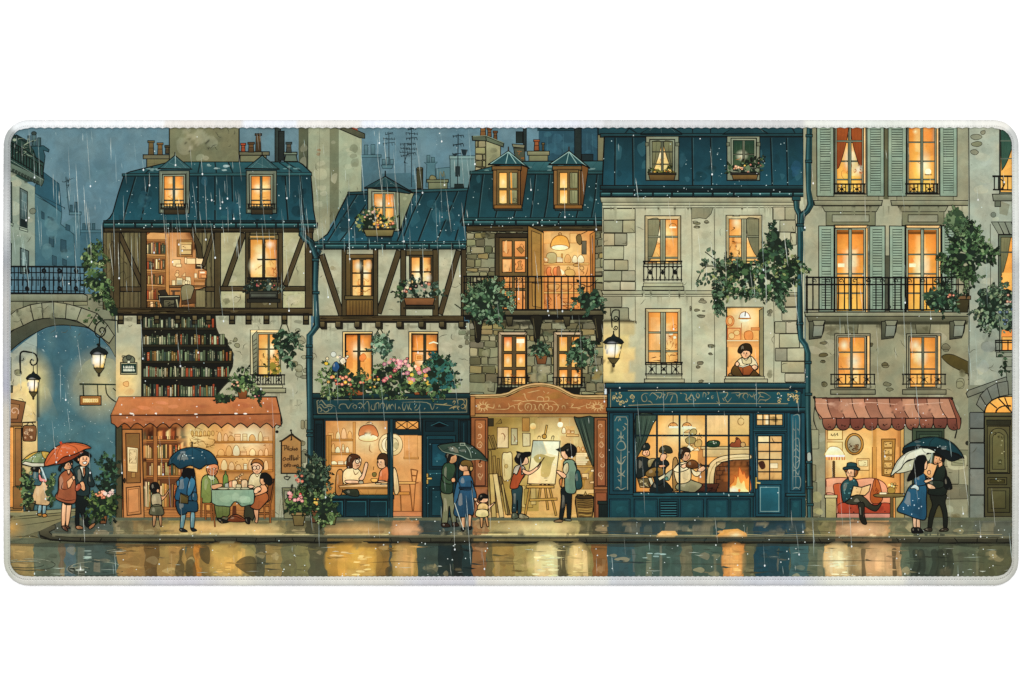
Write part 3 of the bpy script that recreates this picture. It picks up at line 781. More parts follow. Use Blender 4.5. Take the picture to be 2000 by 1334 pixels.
 # ---- timber frame and plaster bays
 plaster([(432,454),(481,454),(481,560),(432,560)],'b0aa88','a29d7e', None, 5); plaster([(553,454),(597,454),(597,560),(553,560)],'b0aa88','a29d7e', None, 5)
 plaster([(432,569),(482,569),(482,602),(432,602)],'b4b08c','a8a482', None, 4); plaster([(553,569),(597,569),(597,602),(553,602)],'b6b38e','aaa784', None, 4)
 blots(433,580,455,600,3,'6b6848',.6,(4,9)); blots(478,560,556,600,2,'8a8667',.4,(5,9))
 for p, q, w in (((234,456),(281,560),9),((418,456),(398,520),7),((477,456),(440,560),10),((593,462),(558,558),9)): timber(p, q, w)
 for x, w in ((229,13),(282,11),(426,12),(485,9),(548,10),(604,14)): timber((x, 450),(x, 603), w)
 for a, b, y in ((236,277,565),(403,420,565),(432,481,564),(553,597,564)): timber((a, y),(b, y),9)
 rect(205,446,613,454,'4c4029','3a301e', o=INK, w=1.6); scribble(215,447,610,453,8,'241c10',.8)
 # reeds of dark ivy-gap planks left
 with part('window'):
  window(487,464,545,546,'5b4b30',3,2,(.52,),3.0,'4a3f2a','fdb154','ffcd80', n=3); rect(488,459,545,468,'6a5c3c', o=INK, w=1.2); rect(490,462,538,464,'e8b060')
  glow(528,478,10,10,'fffbe0',.9); glow(495,520,12,18,'fff0c0',.8); rect(521,522,536,540,'d9762f', a=.4); scribble(522,510,542,540,5,'a8501c')
  railing(485,543,546,551,11,(0,1), w=1.5)
  foliage([(484,555),(515,550),(548,556),(550,568),(485,570)],45,('1c2620','2c3a34','3f5048','55665a','6f7c68'),6,.35); flowers(500,553,540,562,7,('c8505a','d88a7a','d8c8a0'),(1.6,2.8))
  rect(488,569,543,583,'3c3f36','2a2c26', o=INK, w=1.4); rect(491,574,540,580,'50544a', o=INK, w=.8); rect(484,584,548,591,'24241c', o=INK, w=1); lines([(484,584),(478,592)],[(548,586),(556,582)], w=1.3, sm=0)
 rect(220,602,612,614,'5a4a2f','44371f', o=INK, w=1.8); scribble(225,604,600,612,14,'2c2212',.9); blots(225,604,600,613,5,'7d6c48',.4,(5,10), flat=.3)
 # ---- plaster ground wall
 plaster([(228,614),(608,614),(608,1028),(228,1028)],'adac94','a2a18a','84836c',34)
 glow(246,740,45,75,'f4cd84',.95,1.0,(228,640,278,775)); glow(240,760,30,40,'f2b868',.6,1.6,(228,700,278,776)); blots(229,690,276,775,6,'f0d49a',.5,(6,14)); blots(238,742,256,756,1,'d99a5a',.9,(7,9), o='a8683a'); blots(238,757,268,774,2,'cda06c',.6,(8,12)); blots(234,685,250,700,1,'8a8a70',.8,(5,7), o='4a4a38')
 blots(445,655,475,690,4,'7d7c5c',.75,(3,8), o='4c4a34'); blots(575,615,605,760,7,'85846a',.7,(5,11), o='565440'); blots(584,835,604,900,4,'85795c',.8,(5,9), o='4c4630'); blots(560,700,600,730,2,'8a8166',.9,(6,9), o='4c4630'); blots(470,655,490,735,2,'878a76',.4,(10,22)); cracks(450,620,600,770,14)
 stones(588,820,606,1025,('918d70','a09c80','7d7a60'),16,30,9,18,'a0a084','5c5844',.5,.9,1, False)
 blots(228,616,605,634,20,'4e4c38',.4,(5,14), flat=.6)
 drips(450,604,616,18,40); drips(492,560,768,6,30); drips(560,604,780,6,60)
 # ---- wall of books
 with part('bookshelf'):
  S = [(278,616),(421,616),(423,640),(428,653),(440,659),(445,664),(446,674),(453,684),(457,692),(455,716),(447,734),(447,745),(438,754),(430,764),(424,776),(278,776)]
  poly(S, '16160f','12120c', o='2c2a1c', w=2)
  for y0, y1, xe in ((618,640,421),(650,673,443),(681,705,455),(713,736,449),(748,774,427)):
   books(281, y0, xe, y1, COOL, 2.6,5.6, None, .13)
   rect(279, y1, xe, y1 + 5,'38331f','24200f', o='0e0d08', w=1)
   for x in (352,352): rect(x - 2, y0 - 4, x + 2, y1,'2a2617')
  splat(282,620,440,770,26,'c8c4a0',(.5,1.1),.7)
 for x in (238,275,308,349,382,409,455,487,522,557,599):
  with part('joist_end'):
   k = R.uniform(-1,1); rect(x - 6,614, x + 5,633 + k, '2a2417', o=INK, w=1.2); rect(x - 5,613, x + 4,625 + k, '7a6c4c','5b4e33', o=INK, w=1.2); rect(x - 5,626 + k, x + 4,632 + k, '40361f', o=INK, w=.9)
 rect(222,613,612,617,'17130b')
 # ---- window, ground storey
 with part('window'):
  rect(490,645,548,732,'c2b894', o=INK, w=1.6); rect(491,645,545,649,'efcf92')
  window(503,650,549,735,'a7a485',3,2,(.36,.78),2.2,'7d7d60','f9b25a','ffc774', n=2); scribble(508,690,520,715,5,'5a3a1c'); scribble(524,690,545,712,6,'4c4a24'); foliage([(525,715),(545,705),(546,730),(525,732)],14,('8a7a2a','a8923a','5c5a24'),6,.2,'8a7a2e')
  poly([(494,656),(503,646),(504,730),(496,738)],'8f9078','74765f', o=INK, w=1.5)
  for i in range(8): line([(496,667 + i * 8.5),(502,662 + i * 8.5)],'33352a',1.2)
  railing(494,732,556,750,12,(0,1), w=1.6, scroll=3, top=3); rect(494,752,553,757,'b9b898', o=INK, w=1); rect(490,758,559,767,'a9a98a','88886c', o=INK, w=1.5)
 with part('street_sign','printed dark green street name plate with white lettering'):
  ell(253,703,12,9,'6a6d58', o=INK); ell(253,698,5,5,'4a4e40', o=INK, w=1.1); rect(237,708,269,731,'a9a684', o=INK, w=1.5); ell(253,707,3,3,'cfcfb4', o=INK, w=.8); rect(239,711,267,728,'1d4440','183a38', o='0e2422', w=1)
  for x in (243,248,251.5,255,258,261.5): line([(x, 714.5),(x + R.uniform(-.5,.5),718.5),(x + 1.8,718)],'dfe2cc',1.3)
  for x in (243,246,249,252,255,258,262): lines([(x, 720.5),(x, 725)],[(x, 721),(x + 2,722.5),(x + 1.5,725)], c='cfd4be', w=1.1, t=0, sm=0)
 with part('gutter'):
  poly([(204,431),(617,431),(618,436),(204,436)],'16333b', o=INK, w=1.2); gutter(203,436,621,446)
  splat(210,430,615,450,26,'d8efe8',(.6,1.3),.8)
 # ---- shop front with terracotta awning
 with part('shop_interior'):
  rect(242,822,537,1022,'e0a866','bf7b48')
  rect(240,822,366,1010,'9a5a34','8a4e2c', o='3a1c0c', w=1)
  for y0, y1 in ((834,858),(864,895),(901,928),(934,990)):
   books(281, y0,301, y1, WARM, 2.6,5,'6a3a20',.15,'3a1c0c'); books(309, y0,364, y1, WARM, 2.8,5.5,'6a3a20',.1,'3a1c0c')
   rect(280, y1,366, y1 + 4,'b9733f','9a5a30', o='4a2410', w=1)
  rect(301,824,309,1005,'a9653a','95532c', o='4a2410', w=1)
  poly([(240,995),(537,995),(537,1022),(240,1022)],'c07a48','a8663a')
  for i in range(8): line([(242,997 + i * 3.2),(537,996 + i * 3.2)],'7a4422',.8)
  rect(366,824,423,995,'e4b068','cf8e4c'); rect(420,824,537,995,'e8ac66','d08c50')
  glow(385,850,40,40,'ffe0a0',.8); glow(490,850,60,45,'fff0c4',.85,1.2,(366,824,537,995)); glow(480,900,60,60,'f8cc88',.5,1.6,(366,824,537,995))
  falloff(240,824,537,995,'8a3c14',.5,.16)
  scribble(372,835,420,875,14,'8a5a24',1); rect(376,850,412,852,'b07838'); 
  for i in range(6): ell(377 + i * 8,846,2.6,5, jc('d8a860',.1), o='8a5020', w=.8)
  for y, x0 in ((861,421),(889,424),(917,430)):
   rect(x0, y, 536, y + 4,'c8843f','a8642c', o='7a3e18', w=1)
   x = x0 + 9
   while x < 530:
    w = R.uniform(7,14); h = R.uniform(8,20); k = jc(R.choice(('f4d49a','eec088','e6b06c','fbe6b8')),.06)
    if R.random() < .5: blob([(x - w * .4, y),(x - w * .5, y - h * .5),(x - w * .2, y - h),(x + w * .2, y - h),(x + w * .5, y - h * .5),(x + w * .4, y)], k, mixc(k, 'b06a2c',.35), o='9a5a24', w=.9)
    else: rect(x - w * .45, y - h * .8, x + w * .4, y, k, mixc(k, 'b06a2c',.3), o='9a5a24', w=.9); line([(x - w * .4, y - h * .55),(x + w * .4, y - h * .55)],'9a5a24',.7)
    if R.random() < .3: scribble(x - 6, y - h - 8, x + 6, y - h, 3,'9a5a24',.8)
    x += w + R.uniform(1,4)
  rect(534,824,538,1020,'b5733c','8f5428', o='4a2410', w=.9); rect(420,921,536,995,'b8703a','a8602e', a=.55); lines([(440,925),(440,990)],[(460,925),(460,990)],[(520,925),(520,990)], c='7a4018', w=.7, sm=0)
 with part('door'):
  rect(228,832,240,1018,'4c4832','5b5338', o=INK, w=1.6); lines([(234,838),(234,1015)], sm=0, w=1)
  poly([(240,838),(279,838),(283,1012),(243,1018)],'a9683c','c07a4c', o=INK, w=1.8); poly([(247,846),(274,846),(276,942),(249,943)],'8d5a32', o='3a1c0c', w=1.4); poly([(248,952),(275,949),(277,1003),(250,1006)],'b87448', o='3a1c0c', w=1.4); poly([(252,956),(272,953),(273,998),(253,1001)],'c47e50', o='5a2c12', w=.8)
  rect(250,848,272,870,'7d5a34', a=.8); poly([(250,872),(271,875),(270,922),(251,920)],'e8d4a4','d8bd88', o='6a4a2a', w=1); rect(254,878,268,904,'d9c090', o='7a5a34', w=.8); scribble(255,880,267,903,6,'7a5a34',.7); lines([(253,910),(270,910)],[(253,914),(268,914)], c='8a6a44', sm=0, w=.8); rect(258,922,266,932,'a87848', o='5a3018', w=.8)
  ell(245,938,2,5,'3c2a18', o=INK, w=1)
 with part('awning','terracotta awning with a scalloped edge'):
  poly([(234,775),(541,775),(549,809),(218,811)],'c4724a','b3663e', o=INK, w=1.8)
  poly([(234,775),(330,775),(330,810),(218,811)],'d47f4e','c97546', a=.6, a2=.5); blots(330,778,545,806,10,'a3533a',.3,(8,22), flat=.5); blots(235,778,360,806,6,'e08a60',.4,(8,20), flat=.5)
  sc = [(218,811),(549,808),(550,832)]; x = 547; n = 13
  for i in range(n):
   a = x - 328.0 * i / n; b = x - 328.0 * (i + 1) / n
   sc += [(a - 6,829 + R.uniform(-1,1)),((a + b) / 2,835 + R.uniform(-1,1)),(b + 6,829),(b, 826)]
  poly(sc, 'ab603e','9c5638', o=INK, w=1.6); line([(218,811),(380,812),(549,808)],'5a2818',1.4); blots(225,812,545,826,14,'8f4630',.35,(5,14), flat=.5); blots(222,812,340,826,4,'d07a54',.4,(6,14), flat=.5)
  line([(541,775),(547,800),(552,826),(543,836)], INK, 1.6, sm=3); ell(542,843,3.2,3, INK); 
  splat(235,778,540,830,22,'f4dccb',(.7,1.8),.85)
  for x in (237,259,306,384,462,480): ell(x, 808 + R.uniform(-1,1), R.uniform(2,4),1.5,'f0e4d6', n=9)

PALE = ('f4d49a','eec088','e6b06c','fbe6b8')
def crockery(x0, x1, y, wl=6, wh=13, hl=7, hh=18, pal=PALE, o='9a5a24'):
 x = x0 + wl * .6
 while x < x1 - wl * .5:
  w = R.uniform(wl, wh); h = R.uniform(hl, hh); k = jc(R.choice(pal),.07); q = R.random()
  if q < .45: blob([(x - w * .4, y),(x - w * .5, y - h * .5),(x - w * .2, y - h),(x + w * .2, y - h),(x + w * .5, y - h * .5),(x + w * .4, y)], k, mixc(k, 'b06a2c',.35), o=o, w=.9)
  elif q < .75: rect(x - w * .45, y - h * .8, x + w * .4, y, k, mixc(k, 'b06a2c',.3), o=o, w=.9); line([(x - w * .4, y - h * .55),(x + w * .4, y - h * .55)], o, .7)
  else: ell(x, y - h * .5, w * .45, h * .5, k, mixc(k, 'b06a2c',.3), o=o, w=.9); ell(x, y - h * .5, w * .25, h * .28, mixc(k, 'fff0c0',.4), o=o, w=.6)
  x += w + R.uniform(0,3)

with part('printed_far_houses','printed misty blue far chimneys and aerials behind the low middle roof'):
 poly([(707,304),(742,305),(742,320),(745,370),(707,380)],'4e6f82','486a7c', o='2e4a58', w=1); rect(706,303,745,308,'567a8a', o='2e4a58', w=1)
 for a, b, c, d in ((712,284,719,303),(725,283,733,302),(747,312,753,322),(755,308,761,322),(763,312,769,322)): rect(a, b, c, d, '5f8290','49697a', o='2e4a58', w=1)
 poly([(745,323),(768,323),(766,330),(748,330)],'557a8a', o='2e4a58', w=1); poly([(742,340),(800,338),(812,345),(812,380),(742,380)],'4a6d80','446779')
 poly([(829,318),(855,317),(850,322),(852,366),(832,366),(834,322)],'557a8a','4d7080', o='2f4d5a', w=1.1)
 for a, b, c, d in ((834,304,840,318),(843,308,849,318),(816,328,826,369)): rect(a, b, c, d, '5b7e8a','476876', o='2f4d5a', w=1)
 poly([(852,330),(880,327),(880,366),(852,366)],'587b89','4f7280', o='2f4d5a', w=1); blots(853,332,880,364,3,'3d5f70',.5,(4,8))
 poly([(879,306),(930,305),(930,368),(916,368),(880,367)],'6f8c92','5f7f88', o='2c464f', w=1.3); rect(878,305,930,311,'7a979a', o='2c464f', w=1.1)
 poly([(900,292),(914,293),(910,304),(904,304)],'20303a'); poly([(885,301),(894,301),(891,306),(887,306)],'24363f')
 rect(814,330,826,369,'4c4a30','3a3a28', o=INK); ell(820,330,6,3,'57543a', o=INK, w=1)
 rect(834,351,876,357,'6f7458', o=INK, w=1.2); rect(837,357,874,370,'7a7f62','646a50', o=INK, w=1.2); blob([(839,351),(842,343),(850,345),(852,351)],'7d7a58', o=INK, w=1); lines([(858,351),(860,336),(865,345),(867,335),(869,351)], c='6a6a50', w=1.6)
 antenna(760,258,322,3); antenna(791,280,338,4); antenna(804,246,366,6,1.2); antenna(895,262,366,3,1.4)
 lines([(745,276),(770,272)],[(785,295),(800,290)],[(796,300),(790,318),(797,320)],[(893,270),(903,276)],[(884,285),(906,282)], c='1c2a30', w=1.6, sm=0); rect(890,326,898,345,'2a3a3e', o=INK, w=1); rect(888,360,906,368,'20302f', o=INK, w=1)
 for y in range(258,360,11): lines([(804, y),(810 + R.uniform(0,4), y - 3)],[(804, y + 4),(798, y + 1)], c='1c2a30', w=1.2, sm=0)

with part('printed_building','printed small house with a low slate roof and flower boxes above a dark blue shop') as HB:
 with part('roof'):
  roof([(681,378),(916,370),(912,430),(912,476),(613,476),(640,458),(652,438),(662,415)],'183f4f','245870',
             [[(700,380),(668,430),(640,474)],[(716,400),(690,440),(664,474)],[(800,400),(790,440),(776,474)],[(829,374),(806,420),(790,462)],[(862,373),(842,410),(818,472)],[(896,372),(880,410),(854,472)],[(912,404),(898,440),(890,470)]], n=8)
  poly([(680,376),(812,371),(918,368),(918,373),(680,381)],'35636f','18343c', o=INK, w=1.4); blots(830,380,905,470,6,'2a6078',.4,(8,20)); blots(650,400,720,470,4,'12323e',.5,(8,18)); splat(650,385,910,472,40,'bfdade',(.5,1.3))
 with part('dormer_window'):
  poly([(780,374),(810,376),(792,420),(782,452)],'8d9275','767b62', o=INK, w=1.4); blots(784,378,798,400,2,'b0b092',.6,(3,6))
  rect(719,368,780,452,'8f957e','7f856f', o=INK, w=1.6); poly([(753,345),(806,376),(800,379),(712,367)],'2c5561','1d3f4b', o=INK, w=1.8); lines([(753,347),(753,366)],[(753,347),(733,364)],[(753,347),(775,366)], c='7f9fa2', w=1.2, sm=0); line([(753,334),(753,346)], INK, 2); line([(711,368),(781,367),(808,378)], INK, 3)
  window(727,375,774,440,'9aa189',4,2,(.46,),3,'8d9780','fca650','ffbf66', n=1); ell(759,386,5,5,'ef8c3c', a=.8)
  foliage([(698,430),(712,414),(740,418),(768,428),(772,448),(700,450)],60,('23361f','38502e','5a6f3a','7d8a50','a3a878'),6,.5); flowers(710,412,735,430,9,('c9c0a0','b09a8a','d8a090'),(2,3.5)); flowers(725,430,768,446,14,('e8b23c','d88a2a','f0c860','d87858'),(2.2,4))
  poly([(710,448),(771,447),(767,462),(716,462)],'8a7c50','6a5d38', o=INK, w=1.6); rect(708,446,773,450,'1c1c14'); lines([(718,464),(716,474)],[(764,463),(764,474)], w=2.2, sm=0); rect(718,463,766,472,'0f2226', a=.6)
 # half timbering
 plaster([(612,486),(912,486),(912,618),(612,618)],'b1b098','a4a48b', None, 22)
 rect(613,487,911,504,'26261a', a=.5, a2=0)
 blots(640,515,670,530,2,'8a8062',.6,(4,8)); blots(650,560,668,610,3,'7d7a5e',.6,(4,10))
 for p, q, w in (((629,498),(668,616),11),((780,490),(740,612),11),((896,490),(860,614),10)): timber(p, q, w)
 for x, w in ((673,9),(734,9),(788,10),(851,11),(906,10)): timber((x, 488),(x, 618), w)
 with part('window'):
  rect(676,497,730,584,'6e5632','594526', o=INK, w=1.5); window(686,505,729,581,'5a4a2e',3,2,(.36,.72),3,'4a3d26','fdb45c','ffcf86', n=2); glow(700,520,10,14,'fff6d0',.9); glow(720,518,8,12,'fff6d0',.8); scribble(690,565,724,577,4,'a05a20'); rect(674,578,730,585,'6b5836', o=INK, w=1.3)
  rect(677,586,729,616,'7d5c30','6a4a26', o=INK, w=1.4)
  for x in range(684,728,6): line([(x, 588),(x + R.uniform(-1,1),615)],'3a2812',1)
 with part('window'):
  rect(794,490,846,500,'5d4d30', o=INK, w=1.2); window(800,499,846,556,'4c402a',4,2,(.56,),3.2,'33301f','fdb056','ffdf9a', n=2); glow(815,545,10,12,'fff8d8',.9); glow(836,543,9,12,'fff8d8',.9)
  foliage([(776,562),(800,550),(835,552),(862,560),(860,580),(785,583)],60,('1f2f1f','33473a','4c6250','6d8270'),6,.45); flowers(785,552,840,572,12,('d8a098','e0b8a8','c86a5a','d9c8a0'),(2.2,4)); foliage([(778,555),(790,550),(788,572),(776,575)],10, s=5)
  poly([(789,582),(850,582),(846,596),(793,596)],'8e5a3a','6f4229', o=INK, w=1.4); rect(793,597,849,604,'3a3524', o=INK, w=1); rect(788,600,850,604,'2a2618')
 rect(622,617,906,628,'5a4a2e','473820', o=INK, w=1.7); rect(624,627,915,632,'191510'); scribble(630,619,900,626,10,'2c2212',.9)
 plaster([(612,631),(918,631),(918,775),(612,775)],'adac95','a3a38b', None, 24); blots(616,632,914,648,12,'6a6850',.45,(5,12), flat=.5); stones(895,645,916,680,('8a8a70','7d7c62'),8,12,10,18,'a0a086','55523c',.5,.8,1, False)
 drips(618,914,632,30,40)
 for x in (632,663,700,741,782,825,865,903):
  with part('joist_end'): poly([(x - 7,629),(x + 4,629),(x + 7,632),(x + 7,643),(x - 3,643),(x - 7,639)],'2c2618', o=INK, w=1.3); rect(x - 7,628, x + 3,639,'6c5e40','50442c', o=INK, w=1.2)
 for wx0, wx1, lb in ((670,728,0),(799,856,1)):
  with part('window'):
   rect(wx0,648, wx1,745,'b9a374', o=INK, w=1.5); rect(wx0 + 1,649, wx1 - 1,653,'f2cc86'); rect(wx0 + 1,652, wx0 + 5,745,'f0c27a')
   window(wx0 + 5,652, wx1,745,'6f6a4c',1.5,2,(.36,),3,'4c4832','f39b46','fbb660', n=3)
   if lb: lines([(847,656),(847,668)], c='8a5020', sm=0); line([(838,671),(847,668),(856,671)],'fff2c8',2); rect(812,693,826,704,'f0ac5c', o='a8622a', w=.9); rect(815,696,823,701,'d98840', o='a8622a', w=.7)
   else: rect(680,658,690,720,'d9782c', a=.45); blob([(704,695),(711,690),(716,698),(709,706),(703,702)],'ec8a44', o='b06024', w=.8)
 # ---- shop front
 ST = '14343e'
 rect(611,772,918,1022, ST, '16394a', o=INK, w=1.8); blots(615,980,915,1020,8,'27566a',.4,(6,18))
 with part('shop_sign','dark blue sign board with pale flourishes and lettering'):
  rect(608,768,919,778,'1d444c','0f2a32', o=INK, w=1.6); rect(612,778,917,810,'153840','11303a', o=INK, w=1.2); rect(620,780,914,808,'1b4552','163d4c', o='0d2026', w=1.3); rect(612,810,918,818,'21505a','102c34', o=INK, w=1.5)
  V(600,750,.165); C = '807f66'
  line([(130,340),(120,200),(140,190)], C, 1.1); lines([(320,185),(1890,175),(1890,330),(130,345)], c=C, w=1.0, sm=0, t=0)
  for s in ([(140,230),(170,190),(200,220),(230,250),(280,240),(340,270)],[(130,260),(170,240),(210,280),(260,260),(300,270),(270,310)],[(125,300),(150,270),(180,310),(150,325)],[(190,300),(220,330),(260,310),(250,280)]): line(s, C, 1.5,1, sm=4)
  for s in ([(405,295),(380,280),(400,240),(460,240),(490,290),(520,240),(560,225)],[(560,290),(545,265),(565,245),(590,262),(580,290),(560,290)],[(600,240),(640,225),(690,300)],[(625,300),(680,240),(700,230)],[(690,225),(720,205),(735,250),(735,345)],[(770,240),(760,290),(800,300),(795,230)],[(820,300),(815,235),(850,225),(850,300)],
                  [(870,290),(870,240),(905,225),(920,260),(895,290)],[(940,225),(945,300),(975,240),(975,300)],[(1000,300),(985,270),(1010,240),(1030,270)],[(1046,225),(1046,310)],[(1080,300),(1090,270),(1110,300)],[(1140,215),(1130,260),(1150,310),(1180,230)],[(1190,240),(1200,300),(1220,225)],[(1240,310),(1215,280)],[(1120,215),(1420,218),(1480,300),(1510,240)],[(1270,305),(1310,300),(1345,235)],[(1270,290),(1300,240)],[(1385,300),(1400,280)],[(1420,225),(1470,240)],[(1530,290),(1550,270)]): line(s, C, 1.35,1, sm=4)
  for s in ([(1500,235),(1620,245),(1720,255)],[(1600,245),(1660,225)],[(1735,245),(1755,210),(1735,200),(1725,225)],[(1680,295),(1740,265),(1800,260)],[(1740,300),(1730,280),(1770,275)],[(1790,240),(1785,190),(1830,180),(1860,200),(1850,240)],[(1800,310),(1780,280),(1810,265)],[(1820,255),(1850,235),(1870,265),(1840,290),(1820,270)],[(1860,180),(1890,200),(1870,300),(1880,280)]): line(s, '988862',1.4,1, sm=4)
  V()
 with part('shop_window'):
  rect(633,818,762,972,'122e38', o=INK, w=1.4); rect(615,820,632,1015,'133039','16394a', o=INK, w=1.4); rect(618,828,629,960,'10262f', o='081418', w=1.3)
  rect(637,822,757,968,'e2a464','d08c4c'); glow(721,852,60,55,'ffe4ac',.9,1.3,(637,822,757,968)); glow(680,900,50,55,'eeb878',.5,1.6,(637,822,757,968))
  falloff(637,822,757,968,'a85a24',.5,.22)
  rect(690,824,695,930,'c98a4c', o='9a5a24', w=.8); lines([(704,830),(704,940)],[(712,870),(712,930)], c='b87838', sm=0, w=.7)
  crockery(643,688,857,7,13,10,24); rect(640,857,690,861,'bd7c3e', o='7a4418', w=.9); crockery(648,688,884,6,10,10,18); rect(646,884,688,888,'bd7c3e', o='7a4418', w=.9); crockery(648,686,907,8,14,6,9); rect(646,907,686,911,'bd7c3e', o='7a4418', w=.9)
  rect(638,850,648,912,'b9783c', o='7a4418', w=1); line([(643,852),(643,910)],'7a4418',.8); rect(650,912,672,960,'d69a58', a=.6)
  lines([(724,866),(722,878),(728,884)],[(724,880),(721,874)], c='9a5a2a')
  poly(smooth([(702,851),(704,836),(714,830),(728,830),(736,838),(739,852),(720,846)],4),'c4683c','dd8a50', o='5a2a14', w=1.3); ell(720,855,19,7,'fff0cc','ffd98a', o='b0602c', w=1); glow(720,846,9,9,'ffd6a0',.7); lines([(721,822),(719,829)],[(714,828),(722,824),(730,828)],[(712,831),(724,829)], w=1.1)
  ell(757,868,17,21,'e9d2a0','d8bc86', o='7a5a34', w=1.2); ell(757,868,11,14,'f0deb4', o='8a6a44', w=1); scribble(752,862,760,875,4,'8a6a44',.8)
  rect(640,935,757,968,'c88a4a','b0703a', a=.6); rect(637,962,757,968,'b2763e')
 with part('shop_doorway'):
  rect(768,819,826,1016,'122c35', o=INK, w=1.3); rect(773,822,818,838,'e8a458','d8924a', o=INK, w=1.2)
  for a in (773,795.5): lines([(a, 822),(a + 22.5,838)],[(a + 22.5,822),(a, 838)],[(a + 22.5,822),(a + 22.5,838)], w=1.5, sm=0, t=0)
  rect(768,850,824,1008,'e0a062','cf8a50', o=INK, w=1.2); glow(790,880,30,40,'f2c48a',.6,1.6,(768,850,824,1000)); ell(770,868,17,21,'e6d0a0','d0b480', o='7a5a34', w=1.2); ell(768,868,11,13,'dcc898', o='7a5a34', w=1); ell(774,870,5,7,'b0a078', a=.8); rect(757,846,768,940,'133039', o=INK, w=1.2)
  rect(789,892,818,896,'c98648', o='7a4418', w=.8); blob([(796,892),(793,884),(798,878),(804,884),(803,892)],'b8743c', o='7a4418', w=.9); rect(790,850,816,893,'d89458', o='b0703a', w=.7, a=.6); lines([(822,852),(822,1000)],[(776,910),(782,920)], c='b87a40', w=.9)
  rect(768,940,824,1000,'c87a48','b8683c', a=.6); rect(768,998,824,1010,'bd7048','c8805a', o='5a2c14', w=1); rect(768,1008,825,1017,'d0ab84','b08c68', o=INK, w=1.2)
  # bistro chairs
  for s in ([(770,948),(768,1000)],[(782,948),(784,998)],[(768,944),(800,943)],[(800,880 + 60),(806,998)],[(812,940),(808,998)],[(800,945),(818,942)],[(803,915),(806,942)],[(816,918),(812,942)],[(804,916),(815,918)],[(804,928),(814,929)]): line(s, '7a4420',2.4)
  rect(768,960,800,966,'c9813f', o='5a2c14', w=1); rect(779,940,812,945,'d59a58', o='5a2c14', w=1)
 for a, b in ((646,672),(676,718),(722,758)):
  rect(a, 976, b, 1008,'10303c','123a4a', o='081418', w=1.5); line([(a + 3,979),(b - 3,979),(b - 3,1005)],'2f6a7c',.9)
 rect(636,966,770,974,'234f5c','153742', o=INK, w=1.4); rect(640,1012,770,1022,'15343f', o=INK, w=1.2); rect(762,818,768,1015,'1b4350', o=INK, w=1.1)
 with part('door','closed dark blue panelled door'):
  rect(826,818,896,1022,'12333e','143a48', o=INK, w=1.5); rect(831,822,887,842,'0f2c38', o='081418', w=1.4); ell(859,829,15,5,'050c10'); line([(842,831),(858,824),(876,831)],'2f6070',1)
  rect(833,850,890,1020,'164252','15404f', o='081418', w=1.6); rect(838,858,885,916,'0e3040', o='081418', w=1.4); rect(844,866,880,910,'174860','1d5168', o='081418', w=1.1); rect(838,950,885,1012,'10303c', o='081418', w=1.4); rect(844,957,880,1006,'184454', o='081418', w=1)
  line([(835,924),(885,924)],'2c6478',1); rect(833,924,837,945,'b08a4c', o=INK, w=1); rect(834,932,844,936,'c9a05c', o=INK, w=1)
  blots(845,868,880,908,3,'2c6a84',.5,(5,12)); splat(832,850,890,1010,14,'9ad0d8',(.5,1.1))
 rect(896,820,919,1022,'122f39','15394a', o=INK, w=1.4); rect(899,822,913,870,'0d2630', o='081418', w=1.2); line([(906,826),(906,866)],'1f4a58',1.2)
 with part('gutter'):
  poly([(613,472),(912,472),(912,477),(613,477)],'35656f','16333b', o=INK, w=1.1); gutter(613,477,911,487); splat(640,470,905,488,26,'d8f2ea',(.6,1.4),.8)
with part('printed_drainpipe','printed blue drainpipe between the two left houses'):
 pipe([(592,446),(591,458),(597,466),(608,474),(612,486)],11); rect(585,444,599,452,'23505f', o=INK, w=1.3)
 pipe([(625,488),(618,500),(617,560),(619,610),(620,636),(612,648),(605,656),(605,720),(606,800),(607,900),(607,1000)],9.5,'264f5c')
 pipe([(612,484),(617,500)],10,'264f5c')
 for x, y in ((617,508),(618,572),(605,676),(605,697),(606,842),(606,850)): collar(x, y)

